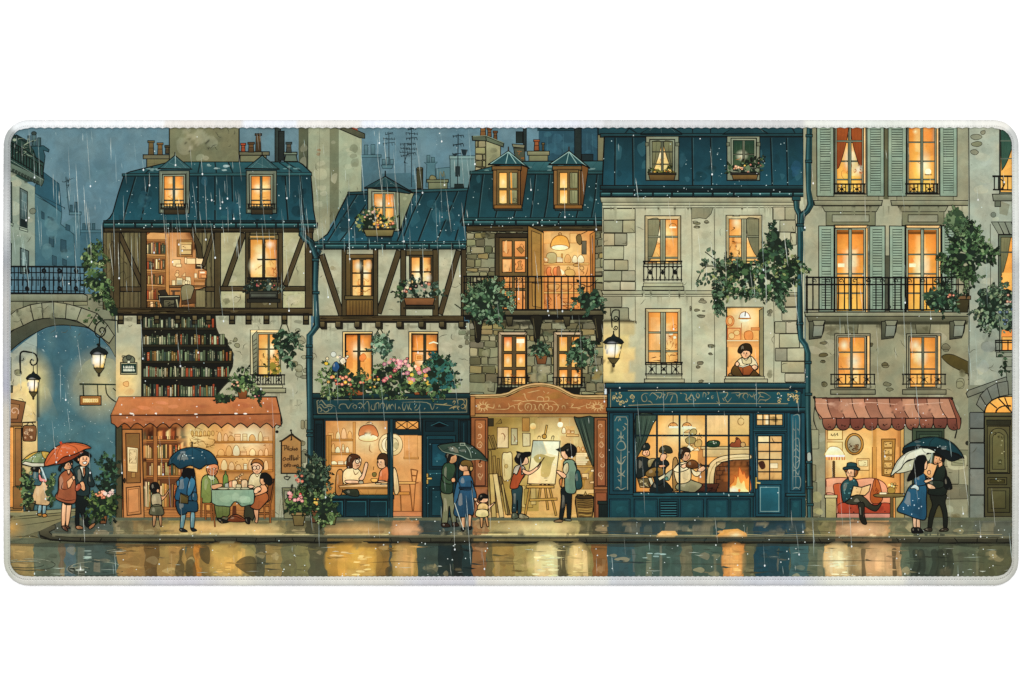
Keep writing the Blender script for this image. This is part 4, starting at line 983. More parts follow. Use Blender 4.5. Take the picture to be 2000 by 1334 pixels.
STN = ('95906e','827d5f','a59e7e','706c50','8e8c74','9c8a5e','7e7b64')
with part('printed_chimney','printed stone chimney with three clay pots above the middle roofs'):
 poly([(949,276),(978,286),(977,340),(949,340)],'9d9a78','8a8766', o=INK, w=1.4); blots(952,285,974,320,4,'77745a',.5,(4,9))
 stones(928,275,949,342,('8f8a66','7d7858','9a9470'),11,14,9,22,'5c583c', w=1.1)
 for a, b, c, d, k in ((938,247,949,267,'8a5632'),(952,252,960,268,'7a4628'),(964,258,971,274,'6e4228')): chimney_pot(a, b, c, d, k)
 poly([(922,267),(949,267),(950,276),(923,275)],'4c5646', o=INK, w=1.5); poly([(949,267),(984,281),(983,288),(950,276)],'5a6450', o=INK, w=1.5); line([(924,267),(950,266),(984,280)],'7d8a74',1.2)
with part('printed_far_houses','printed dark blue far block and flues right of the stone chimney'):
 poly([(1052,250),(1180,250),(1180,318),(1052,318)],'2f566e','2a5068'); rect(1050,251,1124,256,'244858', o='142a36', w=1); blots(1058,258,1178,312,14,'40708c',.35,(6,16)); lines([(1165,256),(1165,314)],[(1060,258),(1056,312)], c='1c3c4c', w=1.2, sm=0)
 for x in (1068,1084,1100,1146,1156): line([(x, 262),(x + R.uniform(-2,2),300)],'4d7c94',2.2,1)
 rect(1022,236,1028,296,'2c3a3a', o=INK, w=1.2); rect(1008,258,1021,280,'22302e','2c3a36', o=INK, w=1.2); rect(1004,284,1022,300,'6d6e58', o=INK, w=1.2); poly([(1000,282),(1025,284),(1024,290),(1002,288)],'7a7a62', o=INK, w=1.2); poly([(1003,290),(1024,290),(1026,318),(1008,318)],'4a4f40','3c4236', o=INK, w=1.2); scribble(1006,292,1023,314,5)
 rect(1122,240,1135,316,'2a3838', o=INK, w=1.2); lines([(1122,262),(1135,262)],[(1120,280),(1137,280)],[(1122,296),(1135,296)],[(1124,270),(1134,270)], sm=0); rect(1136,302,1158,316,'24363c', o=INK, w=1)
 rect(1033,304,1070,316,'85835f','77745a', o=INK, w=1.3); rect(1030,296,1073,304,'908d6c','79765a', o=INK, w=1.3); chimney_pot(1043,275,1053,295,'9a4a2c'); chimney_pot(1059,281,1062.5,295,'6a5a3a')
 rect(1167,236,1180,315,'7e7a5c','77745a', o=INK, w=1.3)
with part('printed_building','printed rough stone house with ochre dormers and an iron balcony above a copper sign') as HC:
 with part('roof'):
  poly([(920,336),(960,326),(1010,316),(1178,315),(1178,340),(921,340)],'3b6a76','24525e', o=INK, w=1.6); lines([(1045,318),(1032,338)],[(1065,316),(1050,338)],[(1165,318),(1150,336)], c='142a31', w=2, sm=0); blots(1030,318,1175,337,8,'86a9ac',.5,(3,8), flat=.5); blots(925,325,965,338,3,'86a9ac',.5,(3,7), flat=.5)
  roof([(921,340),(1177,340),(1177,428),(905,428),(912,380)],'183d49','204e5e',[[(945,341),(940,380),(935,425)],[(1047,341),(1042,390),(1037,425)],[(1074,341),(1070,390),(1064,425)],[(1167,341),(1162,390),(1156,425)],[(972,410),(968,426)],[(1008,410),(1004,426)],[(1098,410),(1091,426)],[(1130,410),(1126,426)]], n=7)
  poly([(918,335),(1178,335),(1178,341),(918,341)],'356670','17333b', o=INK, w=1.3); splat(910,345,1175,428,36,'c0dcdc',(.5,1.3))
 for dx, ch in ((0,0),(118,-1)):
  with part('dormer_window'):
   poly([(1018 + dx, 324 + ch),(1031 + dx, 328 + ch),(1020 + dx, 404),(1008 + dx, 406)],'7a4c28','5f3b20', o=INK, w=1.4); poly([(993 + dx, 295),(1034 + dx, 330 + ch),(1020 + dx, 322),(953 + dx, 322)],'1f4450','2f5f6c', o=INK, w=1.8)
   lines([(993 + dx, 297),(988 + dx, 320)],[(993 + dx, 297),(958 + dx, 321)],[(993 + dx, 297),(1030 + dx, 328)],[(993 + dx, 297),(1008 + dx, 320)], c='8fb0b0', w=1.2, sm=0, t=0); line([(993 + dx, 287),(993 + dx, 297)],'3a2a1c',2); line([(953 + dx, 322),(1020 + dx, 322),(1034 + dx, 330)], INK, 2.6)
   rect(961 + dx, 325,1018 + dx, 334,'7d5a34','6a4a2a', o=INK, w=1.3); rect(963 + dx, 333,1016 + dx, 408,'8a6038','7a5330', o=INK, w=1.5); rect(970 + dx, 332,1012 + dx, 402,'6f5632', o=INK, w=1.2)
   for a, b, lit in ((975,990,1),(995,1010,0)):
    for c, d in ((338,368),(372,398)):
     if lit: rect(a + dx, c, b + dx, d, 'fcae52','ffd080', o=INK, w=1); glow((a + b) / 2 + dx, (c + d) / 2 + 4,6,10,'fff0c0',.7)
     else: rect(a + dx, c, b + dx, d, '97956f','85835f', o=INK, w=1); line([(a + 3 + dx, c),(a + 4 + dx, d)],'e89a3c' if not ch else '6a6a4c',2); line([(a + 9 + dx, c + 2),(a + 8 + dx, d - 3)],'6c6c4e',1)
   line([(988 + dx, 377),(982 + dx, 394)],'fff6d8',1.3,1)
   if not ch: line(spiral(1005,391,5,1.2),'4a4a38',1)
   rect(965 + dx, 401,1019 + dx, 409,'94602e','7a4c26', o=INK, w=1.4); rect(966 + dx, 408,1020 + dx, 412,'2b3a38', o=INK, w=1)
 stones(911,446,1180,616, STN, 8,17,12,30,'8c8b70','2e2b1a',.95,1.1,3.2); blots(913,450,1178,470,6,'3e3c2a',.5,(6,14), flat=.5)
 rect(911,442,1178,452,'5a4c30','453a24', o=INK, w=1.5); scribble(914,443,1175,451,8,'241c10',.8); line([(1031,438),(1032,452)], INK, 1.2)
 with part('window','dark wooden casement beside the open balcony door'):
  rect(967,457,1031,610,'4a3c26','55452b', o=INK, w=1.8); rect(970,456,1030,464,'3a3020', o=INK, w=1.2); rect(975,465,1030,608,'6a5230', o=INK, w=1.2)
  for a, b in ((981,1000),(1005,1026)):
   for c, d in ((471,502),(506,532),(540,563),(568,604)): rect(a, c, b, d, jc('e49a58',.06),'d8894a', o=INK, w=1.2); scribble(a + 2, c + 2, b - 2, d - 2,3,'8a4a20',.9)
  poly([(1009,486),(1017,482),(1024,490),(1018,496)],'9a6a3a', o='5a3016', w=.9); blob([(1011,512),(1018,510),(1017,518),(1020,526),(1009,527),(1013,519)],'b87a4a', o='6a3416', w=.9); poly([(986,472),(990,470),(990,496),(984,490)],'f0b878'); poly([(983,508),(998,508),(994,530),(983,532)],'f2c080', a=.6)
 with part('kitchen_interior'):
  K0 = (1061,452,1162,606)
  rect(*K0,'e8a35a','df8e4c', o=INK, w=1.5); glow(1094,480,70,60,'ffd890',.9,1.2, K0); glow(1115,510,60,40,'ffcf86',.7,1.4, K0)
  falloff(*K0,'c05c1c',.45,.22)
  rect(1062,470,1076,476,'d9964c'); rect(1062,454,1076,475,'f2bc72', a=.6); rect(1113,456,1127,475,'f2bc72', o='b06a2c', w=.8)
  poly(smooth([(1127,460),(1133,458),(1136,470),(1133,479),(1127,474),(1125,465)],3),'7a6038', o='4a2e14', w=1.1); rect(1136,471,1145,497,'6d6450','5d5544', o='3a2a18', w=1.1); line([(1134,458),(1147,452)],'5a3a1c',1.4); poly([(1152,458),(1162,452),(1162,606),(1154,606)],'b4703a','9a5a30', o=INK, w=1.3); line([(1157,460),(1157,600)],'5a2c14',1.2)
  poly(smooth([(1076,484),(1078,470),(1086,462),(1096,460),(1106,464),(1111,474),(1111,485),(1094,489)],4),'f2a640','f7b95c', o='8a4a14', w=1.4); ell(1093.5,484,17,5.5,'fff6d0','ffe8a8', o='b86a24', w=1); lines([(1088,464),(1084,482)],[(1094,462),(1094,478)],[(1102,464),(1106,480)], c='d88428', w=1); line(spiral(1093,458,4,1.1),'7a4010',1.2)
  for y in (514,570): rect(1062, y, 1150, y + 4,'f4c476','d08c44', o='8a4a1c', w=.9)
  blob([(1068,513),(1067,500),(1072,494),(1082,494),(1087,500),(1086,513)],'c8b484','b09a68', o='7a4a1c', w=1); crockery(1062,1072,513,8,10,6,10); crockery(1088,1150,513,9,15,9,16); rect(1096,496,1099,504,'d89a50', o='8a4a1c', w=.7)
  for a, b in ((1069,538),(1082,538)): blob([(a, b),(a - 2, b - 10),(a + 2, b - 16),(a + 7, b - 14),(a + 6, b - 6),(a + 9, b)],'e88a50','d8743c', o='8a3c18', w=1)
  blob([(1088,538),(1088,522),(1093,522),(1094,538)],'b06a44', o='7a3416', w=.9); poly([(1094,525),(1104,533),(1098,538)],'ffe6b8'); blob([(1106,538),(1103,530),(1110,526),(1120,528),(1122,538)],'d9a860', o='7a4a1c', w=1); ell(1110,524,3,2.5,'d9a860', o='7a4a1c', w=.9); ell(1126,518,7,3,'c08a50', o='6a3a18', w=1); ell(1136,524,4,4,'e8b068', o='6a3a18', w=1); lines([(1118,520),(1124,536)],[(1148,520),(1146,532),(1142,540)],[(1134,530),(1140,532),(1138,536)], c='6a3a18', w=1.1)
  for x, w in ((1080,11),(1106,10),(1131,10)): blob([(x - w, 556),(x + w, 556),(x + w * .7,566),(x - w * .7,566)],'dda05c','c98448', o='8a4a1c', w=1)
  scribble(1064,574,1092,602,9,'8a3c18',1.1); rect(1096,592,1122,596,'eab070', o='8a4a1c', w=.9); scribble(1094,578,1130,602,8,'8a3c18',.9)
  poly([(1031,441),(1061,454),(1061,606),(1031,606)],'8f6534','9a6a38', o=INK, w=1.7); poly([(1038,451),(1056,458),(1056,544),(1039,540)],'a3743e', o='3a2410', w=1.2); poly([(1039,553),(1057,555),(1058,601),(1040,598)],'a8763e', o='3a2410', w=1.1); lines([(1040,475),(1054,478)],[(1041,490),(1054,494)], c='3a2410', w=1.2, sm=0); line([(1060,456),(1061,604)],'d8924a',1.6)
 # lower storey
 stones(917,616,1180,772, STN, 8,18,11,36,'8b8a6c','2e2b1a',.9,1.1,3.4); blots(918,617,1178,640,16,'2e2c1e',.6,(6,16), flat=.6); blots(920,650,1175,765,12,'a5a488',.35,(8,18)); blots(1150,715,1178,765,3,'8f7440',.6,(6,12)); blots(1055,640,1085,660,2,'4c5a44',.6,(6,9)); blots(1150,745,1180,765,2,'3f4a38',.6,(5,9))
 for dx, w in ((0,0),(108,1)):
  with part('window'):
   rect(973 + dx, 648,1029 + dx, 752,'a08a72','8a765e', o=INK, w=1.6); poly([(974 + dx, 649),(1028 + dx, 649),(1024 + dx, 654),(979 + dx, 654)],'c3a68a', o=INK, w=.9); rect(980 + dx, 655,1028 + dx, 752,'5f4c30', o=INK, w=1.2)
   for a, b in ((984,1000),(1008,1026)):
    for c, d in ((658,686),(691,717),(722,750)):
     rect(a + dx, c, b + dx, d, 'f49c44' if (c != 658 or a != 984 or w) else 'e8743c','fbbf68', o=INK, w=1.1); glow((a + b) / 2 + dx, (c + d) / 2,6,10,'fff0c4', R.choice((.3,.8,.9)))
   if not w: rect(1009,662,1024,670,'fff2cc')
   scribble(986 + dx, 724,1024 + dx, 748,5,'a04a1c')
   railing(972 + dx, 737,1033 + dx, 757,9,(0,1), w=1.5, top=2.6); scribble(976 + dx, 739,1030 + dx, 755,6,'0f0f0c',1.1); poly([(970 + dx, 757),(1026 + dx, 758),(1024 + dx, 770),(968 + dx, 772)],'1a1912')
 with part('balcony'):
  rect(905,606,1179,616,'6a6046','504832', o=INK, w=1.6); rect(908,616,1178,625,'14130e'); blots(910,607,1170,615,6,'8f8762',.4,(4,9), flat=.3)
  for x, w, h in ((932,12,48),(1047,12,48),(1168,12,48)):
   poly(smooth([(x - w, 618),(x + w, 618),(x + w * .7,640),(x + w * .5,618 + h),(x - w * .3,618 + h),(x - w * .4,640)],3),'2b2719','201d13', o=INK, w=1.5); line([(x - w * .5,622),(x - 1,660)],'5a5238',1.2)
  for x in (994,1106): poly([(x - 7,618),(x + 8,618),(x + 6,636),(x - 2,638)],'5a523a','332e1e', o=INK, w=1.4)
  for i in range(21):
   x = 907 + i * 12.6 + R.uniform(-1,1); line([(x, 541),(x + R.uniform(-.6,.6),575),(x, 605)],'0c0c0a',2.0 if i % 3 else 2.4)
  for y, w in ((540,3.2),(552,2.4),(605,2.6)): line([(905, y),(1040, y + R.uniform(-.8,.8)),(1176, y)],'0c0c0a', w)
  for x in (915,952,1008,1016): line(spiral(x, 546,4,1.2),'0c0c0a',1.2)
  lines([(940,546),(952,555),(960,538)],[(1148,556),(1160,570)],[(1130,552),(1150,560),(1168,545)], c='0c0c0a', w=1.5)
 with part('gutter'):
  poly([(904,426),(1177,426),(1177,431),(904,431)],'2f626c','16333b', o=INK, w=1.1); gutter(903,431,1176,441); splat(910,424,1172,445,20,'d8f2ea',(.6,1.4),.8)
 # ---- copper shop front
 with part('shop_sign','copper coloured sign board with an arched top and pale scrollwork'):
  top = [(919,774),(970,773),(990,770),(1005,763),(1022,756),(1040,752),(1057,751),(1074,753),(1090,758),(1105,766),(1120,773),(1140,775),(1186,775)]
  poly([(919,812)] + [(x, y + 3) for x, y in top] + [(1186,812)],'a8653c','9c5a36', o=INK, w=1.3); blots(925,782,1180,806,10,'8a4c2c',.35,(8,22), flat=.6); blots(1000,762,1110,790,4,'9a6a34',.5,(8,18), flat=.6)
  line([(x, y) for x, y in smooth(top, 3, False)], INK, 9); line([(x, y) for x, y in smooth(top, 3, False)],'b0885a',6.6); line([(x, y + 1) for x, y in smooth(top, 3, False)],'5a3c20',1.0); line([(x, y - 1.6) for x, y in smooth(top, 3, False)],'d8b080',1.0)
  rect(919,808,1187,816,'b58a58','8a6238', o=INK, w=1.5); rect(919,774,928,812,'a86a40', o=INK, w=1)
  V(910,740,.145); C = 'c2986a'
  for cx, cy, m in ((230,370,1),(1770,370,-1)):
   for i in range(11): a = i * .57; line(spiral(cx + 70 * cos(a), cy + 50 * sin(a),36,.9, a, m), C, 1.3,1)
   line([(cx + m * 60, cy),(cx + m * 140, cy + 20),(cx + m * 150, cy - 40)], C, 1.4,1, sm=4)
  for s in ([(380,405),(550,405),(585,370),(570,320)],[(440,385),(450,350),(465,385)],[(580,380),(640,360),(660,400)],[(640,345),(700,340),(760,305),(900,290),(950,300),(1050,300),(1170,300),(1230,345),(1270,350)],[(760,210),(790,200),(800,250),(840,300)],[(820,190),(900,170),(1000,150)],[(620,295),(760,290)],
                  [(770,335),(720,340),(705,390),(740,430),(770,410)],[(840,430),(800,400),(800,350),(840,330),(880,350),(880,400),(850,435)],[(830,400),(840,350)],[(900,340),(930,350),(930,400),(905,430)],[(930,390),(960,420)],[(1010,435),(980,390),(1000,340),(1030,360),(1030,420)],[(1080,435),(1045,400),(1060,340),(1100,335),(1110,390),(1070,400)],[(1140,430),(1110,400),(1130,365),(1165,380),(1160,420),(1140,435)],[(1200,440),(1240,390),(1230,350),(1160,340)],
                  [(960,290),(965,245),(1010,240),(1045,260),(1040,300),(1000,300)],[(1060,245),(1110,245),(1115,285),(1080,300)],[(1300,400),(1295,365),(1330,365),(1335,410)],[(1350,320),(1380,340)],[(1410,335),(1445,340),(1420,370),(1440,380)],[(1390,385),(1500,385),(1620,350)],[(1490,405),(1545,395)],[(1620,330),(1660,345),(1680,300)],[(1040,160),(1060,185)],[(1090,195),(1120,180)]): line(s, C, 1.3,1, sm=4)
  V()
 with part('studio_interior'):
  S0 = (953,815,1160,1020)
  rect(*S0,'d8a868','d09c5c', o=INK, w=1.3); rect(953,815,1052,1000,'b8944f','ac8848'); glow(1060,880,90,90,'fbdc98',.85,1.3, S0); glow(1110,850,70,60,'ffdf9c',.8,1.2, S0); blots(955,900,1000,1000,5,'7a5f30',.4,(8,16)); rect(1096,850,1122,1000,'d89a58', a=.5)
  poly([(953,1000),(1160,995),(1160,1020),(953,1020)],'d0a060','c89a58'); blots(960,1003,1150,1019,10,'e8bc78',.5,(6,18), flat=.3); lines([(955,1005),(1155,1002)],[(955,1012),(1155,1012)], c='8a5c28', sm=0, w=.8)
  falloff(953,816,1160,1000,'6e4a1c',.6,.24)
  rect(953,817,964,832,'3a3220', o=INK, w=1); rect(1020,816,1034,842,'b57e44','a87038', o='6a3c18', w=1); lines([(1044,816),(1044,850)],[(1053,816),(1053,845)],[(1090,816),(1090,840)], c='7a4a1c', w=1, sm=0)
  ell(1041,832,6,6,'ffe0a0','f2b864', o=None); ell(1094,829,6,6,'fff4cc', o='e0a860', w=.8); rect(1091,816,1096,824,'a87038'); poly([(968,828),(978,818),(980,826)],'8a6a34', o='3a2410', w=1)
  for a, b, c, d, k in ((971,834,993,874,'d8b484'),(998,836,1010,868,'a8a07c'),(1021,846,1035,871,'c8b88c')): rect(a, b, c, d, k, mixc(k, 'f4dca8',.3), o='5a3818', w=1.2, j=.5)
  lines([(978,848),(982,846),(986,852),(984,862)],[(982,852),(980,866)],[(983,858),(990,848)],[(1002,848),(1006,856),(1003,864)],[(1027,852),(1030,862)], c='8a4a2c', w=1.4)
  poly(smooth([(981,888),(990,884),(1000,886),(999,930),(990,938),(982,934)],3),'e0cf98','c8b078', o='5a3818', w=1.3); line([(984,896),(986,930)],'a88c58',1.2); ell(989,910,3,4,'c8a868', o='8a6a3c', w=.8)
  rect(1106,848,1130,852,'e8b870', o='7a4a1c', w=.9); rect(1104,832,1122,848,'d8a058', a=.6); lines([(1106,832),(1116,846)],[(1124,858),(1124,872)],[(1130,858),(1130,874)],[(1126,866),(1126,876)], c='6a4420', sm=0)
  for i in range(6): rect(1124,884 + i * 4,1150 - i % 3 * 3,888 + i * 4, jc('f0d8a4',.08), o='8a6434', w=.7)
  rect(1122,908,1160,912,'c8924c', o='6a3c18', w=.9); line([(1135,950),(1140,925),(1150,915),(1156,920),(1150,932)],'c09048',4); line([(1142,930),(1138,960)],'a87838',3); rect(1125,955,1160,965,'e0b878', o='8a6434', w=.8)
  # leaning frames and canvases
  for a, b, w in (((955,850),(964,876),4),((962,850),(970,876),4)): bar(a, b, w, '8a6a38', None, '3a2410',1)
  line([(953,877),(968,877)],'3a2410',2)
  for a, b, w in (((957,880),(962,1000),5),((965,890),(972,1000),5),((973,895),(978,960),4)): bar(a, b, w, '9a7a42','8a6a38','3a2410',1)
  for a, b, w, k in (((960,925),(965,1010),9,'c9a868'),((967,925),(980,1010),9,'dcc084'),((976,930),(994,1005),6,'6f5a34'),((981,945),(990,1004),4,'b8985c')): bar(a, b, w, k, mixc(k, '6a5028',.3),'3a2410',1.2)
  crockery(1098,1122,846,5,9,6,12); crockery(1126,1152,882,5,9,5,10)
  for i in range(9): x, y = R.uniform(1100,1156), R.uniform(915,1000); rect(x, y, x + R.uniform(6,14), y + R.uniform(4,12), jc(R.choice(('e8c488','c89450','a87438','f0d8a4')),.1), o='6a4018', w=.8, j=.8)
  for i in range(7): x = 1000 + i * 6; rect(x, 948 + i % 3 * 6, x + R.uniform(5,12),985 + i % 2 * 5, jc(R.choice(('b08a48','c8a868','8a6a34')),.1), o='5a3c18', w=.8, j=1)
  with part('curtain'):
   poly(smooth([(1121,815),(1130,816),(1160,815),(1160,860),(1159,909),(1153,900),(1143,876),(1131,842)],3),'2c4039','434a38', o=INK, w=1.5); lines([(1130,818),(1142,860),(1157,905)],[(1140,818),(1150,860),(1158,890)],[(1150,818),(1156,850)], c='11211f', w=1.6); lines([(1135,818),(1146,858),(1156,895)],[(1126,820),(1140,860)], c='5f7060', w=1.2)
  with part('easel'):
   bar((1068,830),(1064,850),3.5,'c09048', None, '3a2410',1); ell(1063,852,4.5,4.5,'b8843c', o='3a2410', w=1.2)
   for a, b in (((1036,946),(1026,1004)),((1072,946),(1086,1006)),((1056,946),(1052,978)),((1064,946),(1070,995))): bar(a, b, 4,'b08040', None, '3a2410',1.1)
   bar((1034,976),(1088,974),4.5,'c09048', None, '3a2410',1.1); bar((1028,950),(1082,950),5,'c8964c', None, '3a2410',1.2)
   poly([(1041,860),(1094,861),(1084,945),(1030,944)],'e8dcae','e2cc94', o='4a3418', w=1.5)
   poly([(1042,861),(1060,861),(1068,885),(1050,895),(1037,894)],'a8b8ac','c8c4a0'); poly([(1062,862),(1092,862),(1089,890),(1070,885)],'f4ecc8'); poly(smooth([(1042,893),(1055,886),(1075,892),(1084,892),(1078,905),(1072,930),(1055,928),(1058,905),(1048,903)],3),'b09a60','c0a468'); poly([(1034,915),(1056,908),(1056,944),(1031,943)],'ecd098', a=.8); scribble(1060,932,1078,938,2,'6a5a34',1)
   lines([(1050,858),(1051,852),(1055,852),(1055,858)],[(1076,860),(1078,852),(1082,852),(1080,860)], w=1.4, c='3a2410')
  with part('basket'):
   poly(smooth([(1124,970),(1142,967),(1159,972),(1154,1020),(1142,1024),(1130,1021)],3),'8a6434','5f4420', o=INK, w=1.6)
   for i in range(12):
    y = 973 + i * 4; line([(1126 + i * .5, y),(1135, y + R.uniform(-1,1.5)),(1146, y + 1),(1158 - i * .4, y)], R.choice(('3a2612','b08a4c','2c1c0c')),1.2,0, sm=3)
   ell(1142,970,17,3.4,'4a3418', o=INK, w=1.2); line([(1140,968),(1143,960),(1146,966)],'7a5a30',2.2)
 for x0, x1, b0, b1 in ((920,953,928,948),(1160,1187,1166,1182)):
  with part('column'):
   rect(x0,815, x1,1020,'8f5030','7a4228', o=INK, w=1.6); rect(b0,820, b1,948,'a5603a','97543a', o='3a1c10', w=1.4); rect(x0,950, x1,956,'9a5a38', o='3a1c10', w=1.2); rect(x0 + 3,962, x1 - 3,1015,'944f34','7f4830', o='3a1c10', w=1)
   m = (b0 + b1) / 2
   for k in range(6): line(spiral(m + R.uniform(-2,2),832 + k * 19,6,1.1, R.uniform(0,6), R.choice((1,-1))),'d0a27c',1.1,1)
   lines([(m, 828),(m, 940)],[(m - 6,870),(m, 862),(m + 6,870)],[(m - 5,924),(m, 936),(m + 5,924)], c='c8986c', w=1)
  rect(925,955,952,1020,'a86448', a=.5); lines([(925,990),(950,990)],[(936,975),(936,990)],[(930,990),(930,1010)], c='5a2c1c', sm=0, w=.9)
 with part('bin'):
  rect(1169,982,1187,1020,'1a2a28','101a1a', o=INK, w=1.5); rect(1167,978,1188,984,'22332f', o=INK, w=1.3); lines([(1174,986),(1175,1016)],[(1181,986),(1181,1016)], c='050a0a', sm=0)

def flourish(x0, y0, x1, y1, n, c, w=1.3, r=(4,8)):
 for _ in range(n):
  x, y = R.uniform(x0, x1), R.uniform(y0, y1); rr = R.uniform(*r)
  line(spiral(x, y, rr, R.uniform(.6,1.1), R.uniform(0,6.28), R.choice((1,-1)),9), c, w, 1)
QST = ('b3b095','a8a58a','bab498','9b9981','ada486')
def quoin(x0, y0, x1, y1, c=None, o='33301f'):
 q = 1.2; P = [(x0 + q, y0),(x1 - q, y0 + R.uniform(-.6,.6)),(x1, y0 + q),(x1 + R.uniform(-.6,.6), y1 - q),(x1 - q, y1),(x0 + q, y1 + R.uniform(-.6,.6)),(x0, y1 - q),(x0, y0 + q)]
 c = jc(c or R.choice(QST),.08); poly(P, c, mixc(c, '5a583f',.2), o=o, w=1.3)
 if R.random() < .4: cracks(x0 + 2, y0 + 2, x1 - 2, y1 - 2,1,'55523e')

with part('printed_building','printed tall cream plaster house with corner stones over a wide blue shop front') as HD:
 with part('roof'):
  rect(1168,232,1567,264,'2f5f70','1d4452', o=INK, w=1.3); rect(1172,262,1567,269,'2a5562','13282f', o=INK, w=1.3)
  for a, b in ((1208,1245),(1352,1352),(1387,1387),(1238,1220),(1540,1552)): line([(a, 238),(b, 262)],'142a31',2.6)
  roof([(1180,268),(1568,268),(1568,364),(1176,364)],'163a4a','205269',[[(1202,270),(1201,364)],[(1236,270),(1237,364)],[(1352,270),(1353,364)],[(1388,270),(1390,364)],[(1505,270),(1508,364)],[(1536,270),(1538,364)]], n=9)
  blots(1540,285,1566,360,3,'2c5a84',.35,(8,14)); blots(1340,275,1410,360,5,'123844',.4,(8,16)); splat(1182,272,1565,362,44,'bcd8dc',(.5,1.3))
  rect(1172,363,1571,371,'234d59','0e2026', o=INK, w=1.4); rect(1176,371,1568,377,'12262c')
  poly([(1291,236),(1332,262),(1250,262)],'2a5664','1d424f', o=INK, w=1.5); lines([(1291,237),(1268,256)],[(1291,237),(1318,258)],[(1291,238),(1291,260)], c='8fb0b4', sm=0, w=1.1); poly([(1455,236),(1500,262),(1412,262)],'2a5664','1d424f', o=INK, w=1.5); lines([(1470,240),(1490,258)], c='8fb0b4', sm=0, w=1.2)
  line([(1250,263),(1332,263)],'0d1a1e',2.6); line([(1410,263),(1500,262)],'0d1a1e',2.6)
 for dx, lit in ((0,1),(158,0)):
  with part('dormer_window'):
   rect(1261 + dx, 267,1325 + dx, 353,'8b917c','777d69', o=INK, w=1.6); rect(1260 + dx, 279,1266 + dx, 286,'6f745f', o=INK, w=1); rect(1319 + dx, 279,1326 + dx, 286,'6f745f', o=INK, w=1)
   if lit:
    window(1269,273,1317,343,'8d937c',4,2,(.32,.70),2.4,'7d8168','ffb04a','ffd88c', curtain='7d7c5a', n=1)
    foliage([(1272,332),(1290,334),(1312,326),(1316,340),(1270,342)],18,('2a3a1e','4d5c2c','7d7a3a'),5,.5,'3a4424'); flowers(1275,332,1312,340,9,('e8b03c','e07a2a','f0c868'),(1.6,2.6))
    poly([(1266,339),(1319,339),(1316,353),(1269,353)],'7c5c34','5c4426', o=INK, w=1.4); rect(1265,338,1320,342,'3a3222', o=INK, w=1)
   else:
    window(1427,271,1476,330,'939983',4,2,(.52,),2.4,'8d937c','1f3a2e','3b5236', n=0); glow(1455,318,12,8,'6a6a3a',.6); lines([(1437,280),(1438,318)],[(1446,282),(1444,316)],[(1462,280),(1464,300)], c='4a6650', w=1.4)
    foliage([(1419,325),(1440,322),(1466,310),(1490,318),(1490,338),(1422,340)],55,('1b2a1c','2f442c','4a6142','6a7c5a'),5.5,.45); flowers(1432,323,1456,336,10,('f0a878','e8c058','f2b890'),(1.8,3)); flowers(1460,316,1486,342,4,('d88a78',),(1.6,2.4))
    poly([(1427,338),(1480,338),(1477,351),(1431,351)],'8a6638','66492a', o=INK, w=1.4); rect(1426,338,1481,342,'33302a', o=INK, w=1)
 plaster([(1176,384),(1570,384),(1570,750),(1178,750)],'b8b79d','b3b298','96947a',36)
 blots(1250,570,1500,745,10,'b9b89c',.35,(10,30)); blots(1180,384,1565,400,10,'6a6950',.35,(6,14), flat=.5)
 poly([(1172,386),(1555,386),(1552,396),(1174,396)],'a9a88e','8d8c74', o='3a3726', w=1.2); rect(1176,396,1555,402,'b5b499','9c9b80', o='3a3726', w=1); line([(1176,407),(1555,406)],'4a4733',1.3)
 for y0, y1, xs in ((408,430,(1178,1240)),(431,455,(1178,1216,1240)),(456,480,(1178,1200,1224)),(481,507,(1178,1218)),(508,528,(1178,1200,1226)),(529,549,(1178,1214,1240)),(550,567,(1178,1211,1241)),(579,600,(1178,1214)),(601,626,(1178,1192,1227)),(627,653,(1178,1216,1242)),(654,679,(1178,1200,1226)),(680,705,(1178,1216,1242)),(706,727,(1178,1195,1228)),(728,748,(1178,1214,1240))):
  for a, b in zip(xs, xs[1:]): quoin(a, y0, b, y1, mixc(R.choice(QST),'fbcf86', max(0,1 - math.hypot((a + b) / 2 - 1200,(y0 + y1) / 2 - 700) / 85) ** .7))
 for y0, y1, xs in ((405,430,(1508,1532,1552)),(431,454,(1522,1553)),(455,479,(1543,1554)),(576,599,(1532,1557)),(601,626,(1526,1557)),(628,651,(1512,1534,1557)),(652,679,(1521,1560)),(680,705,(1513,1536,1570)),(706,728,(1525,1570)),(729,746,(1532,1571))):
  for a, b in zip(xs, xs[1:]): quoin(a, y0, b, y1)
 for x in (1240,1350,1394,1510):
  line([(x, 408),(x + 1,500),(x, 566)],'5a5842',1.0); line([(x + 1.5,408),(x + 2,560)],'bdbca2',.8, a=.7)
  line([(x, 580),(x + 1,660),(x, 746)],'5a5842',1.0)
 poly([(1350,406),(1392,406),(1388,418),(1378,428),(1366,426),(1350,428)],'8f8c72', o='3a3726', w=1); 
 for b in ((1351,431,1372,440),(1352,441,1370,447),(1373,430,1385,438)): blots(*b, 2,'7b7659',.85,(5,9), o='3a3726', flat=.6)
 for b in ((1362,581,1382,596),(1352,602,1380,612),(1346,596,1350,610),(1360,614,1378,622),(1356,705,1376,713),(1357,713,1368,720),(1380,671,1398,682),(1382,688,1392,694),(1355,740,1390,750)): blots(*b, 2,'77735a',.9,(4,10), o='4a4634', flat=.55)
 blots(1496,714,1510,740,2,'7d7a60',.8,(6,9)); blots(1496,602,1512,624,4,'6a684e',.7,(3,5), o='4a4634'); blots(1350,620,1390,680,4,'b3ac90',.4,(10,18))
 glow(1204,695,62,80,'ffcf80',.4,1.2,(1178,600,1280,749))
